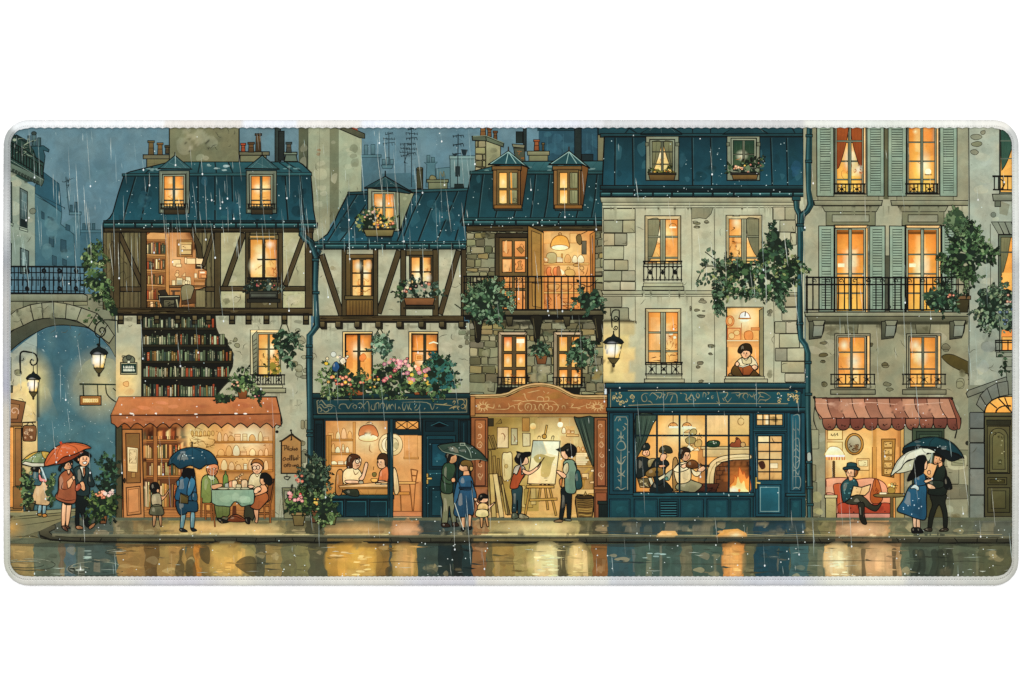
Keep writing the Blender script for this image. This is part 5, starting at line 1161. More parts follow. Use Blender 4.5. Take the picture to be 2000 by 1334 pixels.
 poly([(1174,568),(1400,568),(1400,575),(1178,576)],'b1b094','93927a', o='33301f', w=1.3); poly([(1400,568),(1565,572),(1565,577),(1400,575)],'b1b094','93927a', o='33301f', w=1.1); line([(1178,579),(1560,579)],'5a5842',1.2)
 drips(1182,1560,404,26,40); drips(1250,1340,568,8,34); drips(1400,1500,579,10,30); drips(1256,1340,580,6,24)
 # windows
 for wx0, wy0, wx1, wy1, cur in ((1259,422,1329,516,1),(1417,421,1487,516,2),(1260,603,1329,712,0)):
  with part('window'):
   rect(wx0, wy0, wx1, wy1,'ab9a78', o=INK, w=1.6); lines([(wx0, wy0),(wx0 + 6, wy0 + 6)],[(wx1, wy0),(wx1 - 6, wy0 + 6)], sm=0, w=1); poly([(wx0 + 1, wy0 + 1),(wx1 - 1, wy0 + 1),(wx1 - 6, wy0 + 6),(wx0 + 6, wy0 + 6)],'c9b58c')
   a, b, c, d = wx0 + 6, wy0 + 7, wx1 - 6, wy1 - 2
   room(a, b, c, d, 'f9a850','fcc070',5); m = (a + c) / 2
   if cur == 1:
    lines([(1316,432),(1308,440)], c='8a5020', sm=0); line(ellp(1313.5,443,7,6,0,10,180,360),'8a5020',1.1); rect(1307,443,1320,446,'fff2c8'); rect(1304,468,1320,500,'f09a4c', a=.6)
    poly(smooth([(a, b),(a + 22, b),(a + 18, b + 40),(a + 9, b + 70),(a, d)],4, False),'8e8b6c','6f6d52', o='3a3222', w=1); lines([(a + 9, b),(a + 7, b + 60)],[(a + 15, b),(a + 13, b + 40)], c='4a4630', w=.9)
   elif cur == 2:
    poly(smooth([(c, b),(c - 24, b),(c - 20, b + 40),(c - 8, b + 68),(c, b + 74)],4, False),'8e8b6c','6f6d52', o='3a3222', w=1); lines([(c - 9, b),(c - 6, b + 60)],[(c - 16, b),(c - 12, b + 44)],[(c - 20, b),(c - 16, b + 50)], c='4a4630', w=.9); glow(1437,435,12,16,'fff0c0',.8); scribble(1425,472,1443,502,8,'5a3a1c',1); lines([(1426,452),(1434,446),(1430,444)], c='5a3a1c')
   else:
    rect(1270,620,1288,705,'f0b068', a=.7); lines([(1273,622),(1273,700)],[(1281,625),(1281,690)], c='a8622a', w=.9); scribble(1302,655,1322,680,8,'b05a24',1); ell(1310,652,4,2.6,'fff2c8'); ell(1317,659,3,2.6,'fff2c8'); scribble(1270,690,1322,706,9,'7a3c14',1); line(ellp(1317,638,4,4),'b05a24',1)
   for yy in ((wy0 + wy1) / 2 - (8 if cur == 0 else 6), wy1 - (26 if cur == 0 else 12)): rect(a, yy - 1.6, c, yy + 1.6,'8f8f74', o=INK, w=.9)
   rect(m - 5, b, m + 5, d, '9a9a80','85856c', o=INK, w=1.2); line([(m, b),(m, d)],'55553e',1); line([(a, d),(a, b),(c, b),(c, d)], INK, 1.1)
   if cur == 1: railing(1257,511,1330,549,9,(0,.26,.94), w=1.7, scroll=3, top=3.2); rect(1256,553,1333,560,'aeac8e', o=INK, w=1.1); rect(1254,560,1335,567,'a09e82', o=INK, w=1.3)
   if cur == 2: railing(1419,511,1487,548,6,(0,.2), w=1.6, scroll=3, top=2.8)
   if cur == 0: railing(1261,708,1331,732,7,(0,.93), w=1.6, scroll=3, top=3.2); rect(1262,734,1331,740,'b0ae90', o=INK, w=1.1); rect(1258,740,1336,747,'a5a387', o=INK, w=1.3)
 with part('window','open lit window with a child reading on the sill'):
  rect(1418,600,1490,737,'d8b27c', o=INK, w=1.6); rect(1419,602,1486,736,'f8b766','f0a458', o=INK, w=1.1); glow(1453,622,34,34,'fff0c0',.9,1.2,(1419,602,1486,736)); glow(1445,690,34,40,'ffd694',.6,1.4,(1419,602,1486,736))
  poly([(1482,606),(1490,602),(1490,736),(1482,733)],'8f8360', o=INK, w=1.3); lines([(1485,612),(1485,645)],[(1485,650),(1485,690)], w=1.2, sm=0)
  poly(smooth([(1444,622),(1446,612),(1454,609),(1461,613),(1463,622)],3),'fff8e0', o='a8601c', w=1.2); line([(1441,622),(1466,622)],'b86a24',2); line([(1455,608),(1454,618)],'4a2a10',1.6); ell(1453,626,9,2.4,'fff4cc')
  ell(1425,627,8,10,'f2a65c', o='c0602c', w=1.4); ell(1425,627,4.5,7,'f8c078', o='c0602c', w=1); rect(1420,641,1445,664,'f4b068', o='c0562c', w=1.4); ell(1438,650,6,5,'f8c680', o='c06a2c', w=1); ell(1428,656,6,6,'f8c680', o='c06a2c', w=1); line([(1447,631),(1448,663)],'b05a24',1.1)
  blob([(1455,663),(1453,650),(1462,646),(1469,650),(1468,663)],'e8934c', o='a8541c', w=1.1); lines([(1453,660),(1449,652)],[(1472,660),(1478,662)],[(1460,640),(1463,632)], c='a8541c', w=1.2); rect(1466,640,1482,645,'d88a4c', o='a8541c', w=.9); rect(1419,664,1481,667,'fff0cc','e8b878', o='c0803c', w=.8); rect(1419,667,1481,678,'d8965a', a=.7)
  poly([(1415,735),(1492,735),(1491,741),(1417,741)],'b3b193', o=INK, w=1.1); rect(1414,740,1498,747,'a6a488', o=INK, w=1.3)
 with part('gutter'):
  gutter(1172,376,1574,385); splat(1180,362,1570,388,26,'d8f2ea',(.6,1.4),.8)
 # ---- shop front
 SB = '1a4858'
 rect(1186,750,1573,1020, SB, '194656', o=INK, w=1.8); blots(1190,800,1570,1018,16,'235868',.3,(10,26)); blots(1190,960,1570,1018,8,'173f52',.4,(8,20))
 with part('shop_sign','blue sign board with pale scrolled lettering over the widest shop window'):
  rect(1182,748,1573,758,'275a6c','173a48', o=INK, w=1.5); rect(1188,758,1566,768,'123040', o=INK, w=1); rect(1192,764,1563,795,'1f5566','1b4c5e', o=INK, w=1.3); rect(1184,796,1573,803,'2b6274','143440', o=INK, w=1.5); rect(1188,803,1570,808,'123040')
  V(1180,745,.2); C = '938a6c'
  lines([(230,88),(1000,78),(1800,76)],[(235,232),(500,222),(1000,214),(1790,216)],[(60,75),(60,250)], c=C, w=1.1, sm=0, t=0)
  for s in ([(430,120),(395,115),(365,140),(370,185),(400,195),(415,170),(400,130)],[(420,190),(450,195),(470,220)],[(440,140),(470,110),(520,150),(500,180)],[(480,110),(560,112),(540,160),(520,130)],[(560,160),(590,130),(575,120)],[(590,180),(620,120),(600,110),(700,112)],[(630,130),(690,120),(708,150),(708,220)],[(640,200),(670,130)],
                  [(735,112),(760,118)],[(770,115),(800,130),(795,180),(830,150),(850,110)],[(800,170),(820,200)],[(860,180),(830,170),(850,130),(870,160),(890,180),(870,190)],[(905,110),(895,140),(915,160),(925,130),(905,110)],[(960,155),(965,110),(990,120),(985,155)],[(1000,105),(1020,110),(1005,130)],[(1065,135),(1045,145),(1050,165),(1065,150)],[(1095,90),(1110,160),(1118,210),(1090,190)],
                  [(1120,112),(1200,108),(1185,150),(1160,165)],[(1170,150),(1200,200),(1240,155)],[(1150,160),(1170,190)],[(1230,112),(1320,110),(1300,140),(1280,120)],[(1310,165),(1330,120),(1400,110)],[(1380,180),(1350,150),(1370,115),(1400,130),(1390,165)],[(1410,120),(1440,150),(1460,110)],[(1470,180),(1460,140),(1490,120)],[(1490,185),(1520,130),(1500,110),(1560,112),(1625,152)],[(1510,140),(1560,155)],[(1625,150),(1580,180),(1520,178),(1500,205)],[(1575,180),(1570,195)]): line(s, C, 1.25,1, sm=4)
  V(); flourish(1197,767,1222,790,14,'b8a070',1.3,(2,5)); flourish(1230,768,1240,784,4,'b8a070',1.2,(2,4)); flourish(1514,768,1526,784,4,'b8a070',1.2,(2,4)); flourish(1538,765,1560,788,13,'c0a470',1.3,(2,5)); splat(1190,750,1568,806,16,'e8ece0',(.7,1.5))
 with part('pilaster','blue pilaster left of the window with a tall pale arabesque'):
  rect(1190,806,1236,965,'1b465a', o=INK, w=1.3); rect(1197,810,1228,958,'22586c','1e5064', o='0c1e28', w=1.5); V(1200,760); C = '90907e'
  line([(2,275),(20,240),(100,240),(112,270),(112,870)], C, 1.1)
  for s in ([(55,360),(55,460)],[(55,520),(55,860)],[(15,500),(40,455),(75,455),(95,500),(75,525),(35,525),(15,500)],[(20,340),(35,360),(15,350)],[(70,320),(90,340),(70,360)],[(30,280),(45,255),(55,275)],[(85,295),(110,310)],[(35,400),(60,420),(80,395)],[(25,430),(55,410),(85,435)],[(15,580),(55,650),(95,600)],[(20,620),(45,650)],[(70,600),(100,580)],[(25,680),(35,720),(70,730),(90,700)],[(45,690),(60,700)],[(20,760),(60,740),(90,760)],[(30,780),(50,800)],[(5,860),(30,850),(55,870),(100,850)]): line(s, C, 1.7,1, sm=4)
  V()
 with part('pilaster','blue pilaster right of the shop door with pale interlaced lines'):
  rect(1535,806,1571,966,'1f5066', o=INK, w=1.3); rect(1542,808,1563,958,'25607a','1f5268', o='0c1e28', w=1.5); C = '86928c'; V(1200,760)
  for s in ([(1545,230),(1600,230),(1600,400)],[(1545,230),(1545,860)],[(1570,250),(1570,860)],[(1550,450),(1575,425),(1600,450),(1600,640),(1575,690),(1550,650),(1545,540)],[(1550,540),(1575,515),(1600,545)],[(1550,590),(1570,580),(1600,610),(1560,650)],[(1540,720),(1560,700),(1590,740),(1600,700)],[(1545,760),(1605,760),(1605,850),(1545,850)],[(1550,340),(1560,360)],[(1585,340),(1595,360)],[(1575,480),(1590,500)],[(1540,870),(1575,850),(1605,870)]): line(s, C, 1.4,1, sm=4)
  V()
 with part('shop_window','wide paned shop window onto a fireside room'):
  rect(1237,806,1470,966,'1a465a', o=INK, w=1.5)
  W0 = (1241,810,1463,961)
  rect(*W0,'f2b862','e8a458', o=INK, w=1.3); glow(1330,840,60,50,'ffe6ac',.9,1.3, W0); glow(1300,900,60,60,'fcd08c',.5,1.4, W0)
  falloff(*W0,'b4641c',.5,.2)
  rect(1378,810,1424,850,'e8c890','d8b078', a=.9); lines([(1386,811),(1386,848)],[(1394,811),(1394,848)],[(1404,811),(1404,848)],[(1410,811),(1410,848)], c='9a7444', sm=0, w=.9); rect(1422,810,1463,850,'d4b47c','c8a468'); line(ellp(1446,823,6,7),'8a6434',1.1); line([(1446,811),(1446,816)],'8a6434',1)
  rect(1330,870,1463,872,'b08a54'); rect(1362,876,1378,946,'a86a40', a=.8)
  # lamps
  for x in (1314,1341): line([(x, 811),(x, 825)],'7a4a1c',1.2); poly(ellp(x, 833,9,8,0,12,180,360),'e09a54', o='6a3410', w=1.2); rect(x - 8,832, x + 10,836,'fff2cc'); scribble(x - 6,826, x + 6,832,3,'6a3410')
  rect(1330,834,1358,838,'fff0c4', a=.8)
  # shelf, jars, sheets
  for s in ([(1334,845),(1345,838),(1352,845)],[(1340,862),(1352,855),(1362,862),(1350,870)]): poly(s, 'e0b070', o='7a4a1c', w=1)
  blob([(1346,846),(1350,838),(1358,838),(1360,846),(1353,849)],'b49a64', o='4a3414', w=1.1); blob([(1338,858),(1346,853),(1358,856),(1355,865),(1342,866)],'a08a58', o='4a3414', w=1.1); blob([(1356,864),(1364,857),(1370,862),(1368,871),(1358,872)],'c09c60', o='4a3414', w=1.1); poly([(1344,868),(1356,876),(1348,882),(1340,874)],'f4e4bc', o='8a6434', w=.9); poly([(1352,880),(1362,874),(1366,880)],'eed8a8', o='8a6434', w=.9); scribble(1362,842,1376,866,5,'8a5a24')
  # mantel
  rect(1368,872,1463,877,'d8c090','b89c68', o='4a3418', w=1.2); rect(1372,877,1463,892,'d4b480','c8a470', o='6a4a24', w=.9); blob([(1382,872),(1381,863),(1388,860),(1400,860),(1405,864),(1401,872)],'2a4a34','16301f', o=INK, w=1.3); ell(1392,863,9,3,'3c5c40', o=INK, w=1); splat(1390,862,1400,870,4,'e8f0d8',(.8,1.3))
  blob([(1425,872),(1428,864),(1434,864),(1438,855),(1444,858),(1448,870),(1444,873)],'a85030','8a3c24', o=INK, w=1.2); ell(1450,868,5,5,'c09060', o=INK, w=1.1); ell(1438,856,2.4,2.4,'6a2c18', o=INK, w=.8)
  poly(smooth([(1379,960),(1380,930),(1384,908),(1400,894),(1425,888),(1463,887),(1463,897),(1428,899),(1408,904),(1396,918),(1393,945),(1393,960)],4),'e6cc98','cdae78', o='4a3418', w=1.4); line(smooth([(1385,955),(1386,925),(1400,902),(1430,894),(1462,892)],4, False),'a08454',1.1)
  FB = [(1394,961),(1394,930),(1397,912),(1410,902),(1430,898),(1463,897),(1463,961)]
  poly(FB, '7a4526','6a381e', o=INK, w=1.5)
  for i in range(7):
   y = 902 + i * 8.4; line([(1398, y),(1462, y)],'2c140a',1.2)
   for j in range(6): x = 1399 + j * 12 + (6 if i % 2 else 0); line([(x, y),(x, y + 8.2)],'2c140a',1.1)
  glow(1440,940,34,44,'f08c3c',.85,1.1,(1396,899,1463,961))
  poly([(1362,944),(1404,944),(1396,961),(1358,961)],'5a2c1c','3c1c12', o=INK, w=1.3); scribble(1364,946,1400,960,7,'1c0c08',1); rect(1404,940,1422,961,'6a3a20', a=.8)
  with part('fire'):
   blob([(1424,961),(1425,948),(1432,940),(1434,928),(1440,934),(1443,912),(1450,926),(1452,920),(1457,934),(1462,930),(1463,961)],'f08038','fcb04c', o='b8481c', w=1, n=4); blob([(1425,961),(1429,950),(1437,946),(1440,930),(1446,944),(1452,938),(1455,952),(1460,961)],'ffc45c','ffe9a4', n=4); glow(1432,957,14,9,'fffbe0',.9,1.2,(1424,925,1463,961)); ell(1443,957,2.4,3,'f08c3c')
  with part('curtain'):
   poly(smooth([(1241,811),(1282,811),(1274,830),(1262,860),(1250,882),(1242,893),(1241,870)],3),'3d5044','2a3a34', o=INK, w=1.4); lines([(1252,812),(1250,850),(1244,880)],[(1264,812),(1258,846),(1248,874)],[(1274,812),(1262,848)], c='15201c', w=1.6); lines([(1258,814),(1254,850)],[(1270,814),(1262,840)], c='6f7f6c', w=1.4)
 with part('door','blue half glazed shop door with a brass handle'):
  rect(1470,806,1536,1018,'1a465a', o=INK, w=1.4); rect(1474,806,1531,834,'1d4c60', o='0c1e28', w=1.4); rect(1477,809,1527,830,'e2b474','cfa066', o=INK, w=1.3); blots(1490,811,1524,828,3,'8a6a3c',.7,(5,9)); rect(1480,811,1490,820,'f4d49a'); rect(1494,811,1500,828,'f0dcb0')
  for x in (1489,1501,1514): line([(x, 809),(x, 830)], INK, 2)
  line([(1477,819.5),(1527,819.5)], INK, 1.8); rect(1470,838,1536,843,'2a6276','143440', o=INK, w=1.1); rect(1475,846,1532,1008,'1c4d62','1a4a60', o='0a1820', w=1.6)
  rect(1479,851,1526,937,'d8aa70','c89a64', o=INK, w=1.6); rect(1480,852,1500,866,'f2d6a0'); rect(1481,884,1525,898,'dcb880', a=.8); rect(1503,904,1518,914,'e8d4a8', o='7a5a34', w=.8); blob([(1480,903),(1490,900),(1494,912),(1486,916)],'4a2418'); lines([(1492,910),(1494,936)],[(1510,914),(1509,936)], c='8a5c34', w=2, sm=0); rect(1480,920,1525,936,'d8a060', a=.6); lines([(1506,853),(1510,862),(1520,866)], c='6a4a2a', w=1.6)
  for y in (864,881,897,921): line([(1479, y),(1526, y)],'0d1a20',2.2)
  line([(1502,851),(1502,937)],'0d1a20',2.6)
  rect(1480,946,1524,1002,'1d5066', o='0a1820', w=1.5); rect(1484,951,1520,998,'236078','1f5870', o='7fa0a4', w=1.1); rect(1474,931,1478,954,'b0904c', o=INK, w=1.1); line([(1476,942),(1484,943)],'d8b464',2.6); rect(1473,1010,1534,1019,'a9ab94','7c806c', o=INK, w=1.4)
 for a, b in ((1190,1230),(1238,1283),(1328,1373),(1380,1421),(1425,1464),(1542,1564)):
  rect(a, 974, b, 1011,'1c4a5e', o='0a1820', w=1.6); rect(a + 3,977, b - 3,1008,'1d5060','1b4a5a', o='163c4c', w=.9); blots(a + 4,978, b - 4,1007,2,'265e70',.35,(6,12))
 rect(1287,974,1324,1008,'17404f', o='0a1820', w=1.4)
 for i in range(6): line([(1289,979 + i * 5),(1322,979 + i * 5)],'06101a',2); line([(1290,981.5 + i * 5),(1320,981.5 + i * 5)],'3a7a8c',.9)
 rect(1236,962,1472,969,'2d667a','153644', o=INK, w=1.4); rect(1534,963,1573,969,'2d667a','153644', o=INK, w=1.3); splat(1240,960,1470,968,12,'d0ece8',(.8,1.6))
with part('printed_building','printed apartment house with grey green shutters and a long iron balcony') as HE:
 plaster([(1568,232),(1893,232),(1893,400),(1568,400)],'9d9c84','96957d','66664c',8); rect(1584,240,1594,400,'6b6b50', a=.5); rect(1724,240,1734,392,'5c5c44')
 plaster([(1570,390),(1891,390),(1891,640),(1572,640)],'a7a58d','9d9b82','6d6c52',12); plaster([(1572,612),(1891,612),(1891,1020),(1572,1020)],'949177','938f75','6e6b52',30); blots(1585,612,1880,660,12,'55523a',.45,(10,24), flat=.5)
 for a, b in ((1588,1722),(1738,1894)): poly([(a, 392),(b, 392),(b - 2,402),(a + 2,402)],'9a9a82','77775e', o=INK, w=1.4)
 rect(1596,384,1715,392,'8f8f76', o='3a3726', w=1); rect(1750,384,1860,392,'8f8f76', o='3a3726', w=1)
 for a, b in ((1604,1716),(1752,1850)):
  poly([(a, 403),(b, 403),(b - 6,414),(a + 6,414)],'84846c', o=INK, w=1.2); rect(a + 8,414, b - 8,441,'7f7f66','74745a', o=INK, w=1.2); rect(a + 20,420, b - 20,434,'90907a','9a9a84', o='3a3726', w=1.2)
 drips(1590,1890,403,18,30)
 # upper row
 for a, b in ((1594,1627),(1692,1725),(1733,1768),(1834,1867)):
  with part('shutter'): shutter(a, 238, b, 384, n=28)
 for a, b, cur in ((1629,1691,1),(1769,1833,0)):
  with part('window'):
   rect(a, 238, b, 380,'a5a48a', o=INK, w=1.4); rect(b - 6,240, b - 2,380,'f0c282', o=INK, w=.9); window(a + 1,240, b - 6,377,'9a9e86',3,2,(.27,.55,.82),3,'7f8b78','f99f40','ffc860', n=3)
   if cur:
    for s in (1,-1):
     x = a + 4 if s > 0 else b - 9
     poly(smooth([(x, 244),(x + s * 22,244),(x + s * 17,285),(x + s * 5,325),(x, 330)],4, False),'a04c24','8a3c1c', o='3a180c', w=1.1); lines([(x + s * 9,245),(x + s * 6,310)],[(x + s * 16,245),(x + s * 12,290)], c='4a1e0e', w=1)
    rect(1657,244,1661,370,'7f8b78', o=INK, w=1); rect(a + 4,275, b - 9,278,'7f8b78', o=INK, w=.8); glow(1675,332,10,12,'fffbd8',.9); scribble(1666,325,1682,342,5,'c05a1c',1.1)
   else: ell(1811,336,6,6,'fff4c4'); line([(1804,342),(1818,342)],'7a4010',1.4); glow(1786,258,6,6,'fff0b8',.9)
   railing(a - 1,360, b - 4,379,8,(0,1), w=1.8, scroll=2, top=3)
 for a, b in ((1598,1627),(1697,1727),(1736,1766),(1838,1866)):
  with part('shutter'): shutter(a, 442, b, 609, n=30)
 for a, b in ((1628,1694),(1767,1836)):
  with part('window'):
   rect(a, 440, b, 612,'a5a48a', o=INK, w=1.5); poly([(a + 1,441),(b - 1,441),(b - 5,446),(a + 3,446)],'f0c282', o=INK, w=.8); rect(b - 5,446, b - 1,610,'f2c07c', o=INK, w=.8)
   window(a + 1,446, b - 5,610,'9a9e86',4,2,(.30,.54,.78),3,'7f8b78','f99a40','ffc058', n=4); rect(a + 5,452, b - 10,458,'7a4418'); rect((a + b) / 2 - 5,448,(a + b) / 2 + 1,606,'8b9480', o=INK, w=1.1)
   rect(a + 7,515, a + 20,522,'fff2c0'); poly([(a + 8,512),(a + 12,502),(a + 17,512)],'f08c3c', a=.9)
 with part('drain_strip'): rect(1727,500,1736,608,'4e5040','45463a', o=INK, w=1.1)
 drips(1580,1890,634,34,46); drips(1620,1850,771,0,10)
 # ground wall stones and stains
 for b in ((1710,706,1740,724),(1712,740,1755,765),(1600,740,1616,760),(1585,660,1620,700),(1695,668,1705,680),(1600,700,1612,722)): blots(*b, 2,'5f5636',.8,(5,12), o='35311f', flat=.6)
 blob([(1838,698),(1845,692),(1860,693),(1880,702),(1912,718),(1916,728),(1896,733),(1870,722),(1852,712)],'5e5126','4c4220', o='33301a', w=1.2)
 blots(1836,670,1855,690,2,'6a6248',.7,(5,9), o='3a3726'); blots(1870,680,1885,750,3,'6e6a4c',.6,(6,10)); blots(1860,735,1888,770,2,'948f70',.5,(8,12), o='55523e'); cracks(1580,640,1885,770,18)
 for a, b in ((1648,1675),(1786,1816)): poly([(a, 630),(b, 630),(b - 2,652),(a + 2,652)],'85826a','6c6a50', o='33301f', w=1.2); blots(a + 2,632, b - 2,650,2,'5c5940',.5,(4,8))
 for a, b in ((1629,1698),(1769,1836)):
  with part('window'):
   rect(a, 652, b, 758,'99947c', o=INK, w=1.5); rect(b - 6,656, b - 1,750,'f2c07c', o=INK, w=.9); window(a + 4,656, b - 8,757,'a09c84',3,2,(.30,.64),2.6,'7f826e','fba648','fcb860', n=4); glow((a + b) / 2 - 16,674,12,14,'fff4c4',.9)
   railing(a - 7,731, b + 8,750,6,(0,1), w=1.8, scroll=3, top=2.8); rect(a - 8,761, b + 10,770,'8f8d74','73715a', o=INK, w=1.4)
 with part('balcony'):
  poly([(1570,610),(1901,610),(1898,618),(1572,618)],'9c9c84','84846c', o=INK, w=1.4); poly([(1574,618),(1897,618),(1890,629),(1578,629)],'6d6d56','4c4c3a', o=INK, w=1.3); rect(1582,629,1888,634,'3a3a2a')
  for x in (1594,1735,1868):
   poly([(x - 15,628),(x + 16,626),(x + 13,648),(x + 8,660),(x - 15,663)],'5a5c4a','3d4034', o=INK, w=1.4); poly([(x - 6,634),(x + 14,632),(x + 10,656),(x - 8,658)],'8f9486','747a6c', o=INK, w=1.2); poly([(x - 8,626),(x + 16,626),(x + 12,636),(x - 5,636)],'8a8c76', o=INK, w=1.1)
  for i in range(27):
   x = 1574 + i * 12.3; line([(x, 542),(x + R.uniform(-.6,.6),575),(x, 606)],'0b0b09',2.2)
  for y, w in ((542,3.6),(556,3.0),(605,2.6)): line([(1572, y),(1735, y + R.uniform(-.8,.8)),(1896, y)],'0b0b09', w)
  for i in range(12): line(spiral(1588 + i * 26.5,549,5,1.1),'0b0b09',1.4)
  for x in (1575,1895): line([(x, 538),(x, 612)],'0b0b09',3)
  lines([(1586,560),(1590,600)],[(1730,590),(1738,600),(1730,604)], c='0b0b09', w=1.6)
 # ---- sitting room under a striped awning
 with part('sitting_room'):
  Q0 = (1611,836,1757,1018)
  rect(*Q0,'f3b866','e2a056', o=INK, w=1.5); glow(1630,880,80,70,'ffe8a8',.95,1.1, Q0); glow(1690,870,60,70,'f8cc80',.5,1.4, Q0); rect(1702,838,1711,1000,'cf8f4a','b87838', o='6a3a14', w=1.1); rect(1711,838,1757,1000,'efb468','dc9a50'); rect(1757,836,1764,1016,'d09a58','b88450', o=INK, w=1.2)
  falloff(*Q0,'c0682c',.45,.2)
  rect(1615,840,1644,858,'f4cf88', o='9a6424', w=1.2); line([(1622,851),(1622,847),(1625,851),(1629,846),(1629,851),(1634,846),(1635,851)],'3a2410',1.3); rect(1614,863,1644,880,'f4cf88', o='9a6424', w=1.1)
  ell(1667,867,18,21,'c88e44','b07430', o='5a3410', w=1.5); ell(1667,867,13.5,17,'b9b29a','9a8c6a', o='5a3410', w=1.2); scribble(1657,865,1677,880,9,'5a3418',1.3); blots(1656,868,1678,882,3,'7a5430',.8,(4,7))
  rect(1672,895,1696,918,'f2c27c', o='8a5a24', w=1.2); rect(1675,898,1693,910,'f8dca0', o='9a6a34', w=.8); scribble(1676,899,1692,909,4,'9a6a34',.8); line([(1696,918),(1696,945)],'9a6a34',1)
  poly([(1720,857),(1747,857),(1744,932),(1721,928)],'b47a3a','a06a30', o='5a3410', w=1.5)
  for c, d in ((862,873),(876,887),(890,899),(902,913),(915,926)): rect(1725, c, 1741, d, 'd8a862', o='6a4018', w=1); scribble(1727, c + 2,1739, d - 2,4,'4a2810',1)
  # lamp
  poly(smooth([(1611,890),(1613,880),(1620,872),(1632,872),(1642,878),(1646,890)],3),'fff6d4','ffe8a4', o='b88438', w=1.2); rect(1611,888,1648,892,'fffbe8'); 
  for x in range(1613,1650,5): line([(x, 892),(x + R.uniform(-1,1),898)], R.choice(('e07a3c','f0a04c','c85a2c')),2.6)
  for i in range(8): ell(1627,902 + i * 4,2.2,2.4,'6a4a24', o='2a1a0c', w=1)
  # sofa
  SO = 'e8a080'
  poly(smooth([(1612,940),(1614,934),(1640,932),(1662,934),(1668,936),(1700,933),(1722,940),(1732,955),(1734,985),(1626,985),(1614,960)],3),'e8a27c','d88a68', o='6a2a1a', w=1.5); rect(1612,950,1630,985,'eab088', a=.6)
  poly(smooth([(1626,950),(1632,944),(1644,946),(1652,972),(1648,984),(1634,980)],3),'cf5c34','b84a2c', o='5a2014', w=1.3); poly(smooth([(1630,965),(1640,985),(1636,985)],2),'c05030')
  poly(smooth([(1698,966),(1702,950),(1706,936),(1714,938),(1720,958),(1722,975),(1712,984),(1700,980)],3),'c0602c','a84c24', o='5a2014', w=1.3); scribble(1702,952,1720,978,7,'7a2c14',1.1); line([(1708,936),(1708,950)],'8a3c18',2.4)
  poly(smooth([(1636,984),(1660,980),(1700,984),(1735,982),(1736,1002),(1700,1006),(1660,1002),(1637,1002)],3),'b84630','9c3624', o='4a1812', w=1.4); blots(1640,985,1732,1000,6,'8a2c20',.5,(5,12)); splat(1640,986,1730,1000,5,'3a1410',(1,2))
  poly(smooth([(1613,962),(1622,962),(1632,968),(1634,985),(1635,1010),(1632,1013)],3, False) + [(1632,1013),(1613,985)],'dc9278', o='6a2a1a', w=1.3); rect(1633,1002,1737,1014,'c88478','b46c62', o='4a1812', w=1.3)
  rect(1611,970,1632,1018,'b6a878','96885c', o=INK, w=1.3); rect(1609,966,1634,972,'c9ba8c', o=INK, w=1.1); lines([(1615,985),(1628,988)],[(1614,996),(1626,1000)], c='5a5030')
  rect(1634,1014,1757,1020,'5a4a30'); rect(1747,966,1765,1018,'b09e70','958458', o=INK, w=1.1)
  # side table
  blob([(1706,965),(1735,963),(1768,964),(1766,969),(1735,971),(1710,970)],'8a7040','6a5430', o=INK, w=1.3); line([(1740,970),(1740,1012)],'6a5430',5); line([(1737,970),(1737,1012)], INK, 1); line([(1743,970),(1743,1012)], INK, 1); lines([(1740,1008),(1726,1016),(1716,1024)],[(1740,1008),(1752,1018),(1758,1022)],[(1736,1012),(1738,1022)], c='3a3420', w=2.2)
  blob([(1733,962),(1732,954),(1738,950),(1746,954),(1745,962)],'a8803c', o='4a3010', w=1.2); flowers(1731,944,1748,952,7,('f0d070','e8a84c','fff0c0'),(2,3.4)); line(spiral(1749,951,4,.9),'6a4a1c',1.4); rect(1716,961,1730,965,'f0e0b8', o='6a5030', w=.8)
 with part('awning','striped pink and brown awning with a scalloped edge'):
  n = 11; top0, top1, b0, b1 = 1589,1857,1600,1874
  for i in range(n):
   f = lambda k, a, b: a + (b - a) * k / n
   c = '935a4b' if i in (1,4,6,8) else 'b97d69'
   poly(smooth([(f(i, top0, top1),777),(f(i, top0, top1) + 3,797),(f(i, b0, b1),818)],3, False) + smooth([(f(i + 1, b0, b1),817),(f(i + 1, top0, top1) + 3,797),(f(i + 1, top0, top1),776)],3, False), jc(c, .06), jc(mixc(c, 'c0806a',.2),.06), o='2a120e', w=1.3)
  for i in range(10):
   x0 = 1605 + i * 27; x1 = x0 + 27; c = R.choice(('9c5a4a','87473c','a86452','7d4038'))
   poly([(x0,817)] + [(x1,816)] + smooth([(x1,826),(x1 - 4,836),((x0 + x1) / 2,840),(x0 + 4,836),(x0,826)],3, False), jc(c, .05),'6f3a30', o='1a0c08', w=1.5); scribble(x0 + 9,828, x1 - 9,836,4,'3a1a14',1.2)
  line([(1589,777),(1720,776),(1857,776)], INK, 1.6); line([(1591,787),(1640,789),(1700,786),(1760,790),(1840,786)],'d0a08c',1.1, sm=4); blots(1605,780,1860,814,8,'c88a74',.3,(8,18)); splat(1600,780,1870,835,18,'f0e0d8',(.6,1.4))
  poly(smooth([(1857,776),(1866,800),(1874,818),(1873,836),(1868,838)],4, False) + [(1866,818),(1850,776)],'8a4a3c', o=INK, w=1.3); line([(1590,777),(1592,800),(1604,816)], INK, 1.8, sm=3); ell(1589,776,3,3, INK); ell(1857,778,3,3, INK); line([(1867,840),(1863,856)], INK, 2); rect(1604,776,1857,779,'4a2018')
  lines([(1592,782),(1588,820),(1600,850)],[(1589,790),(1586,840)], c='1a1a14', w=1.8)
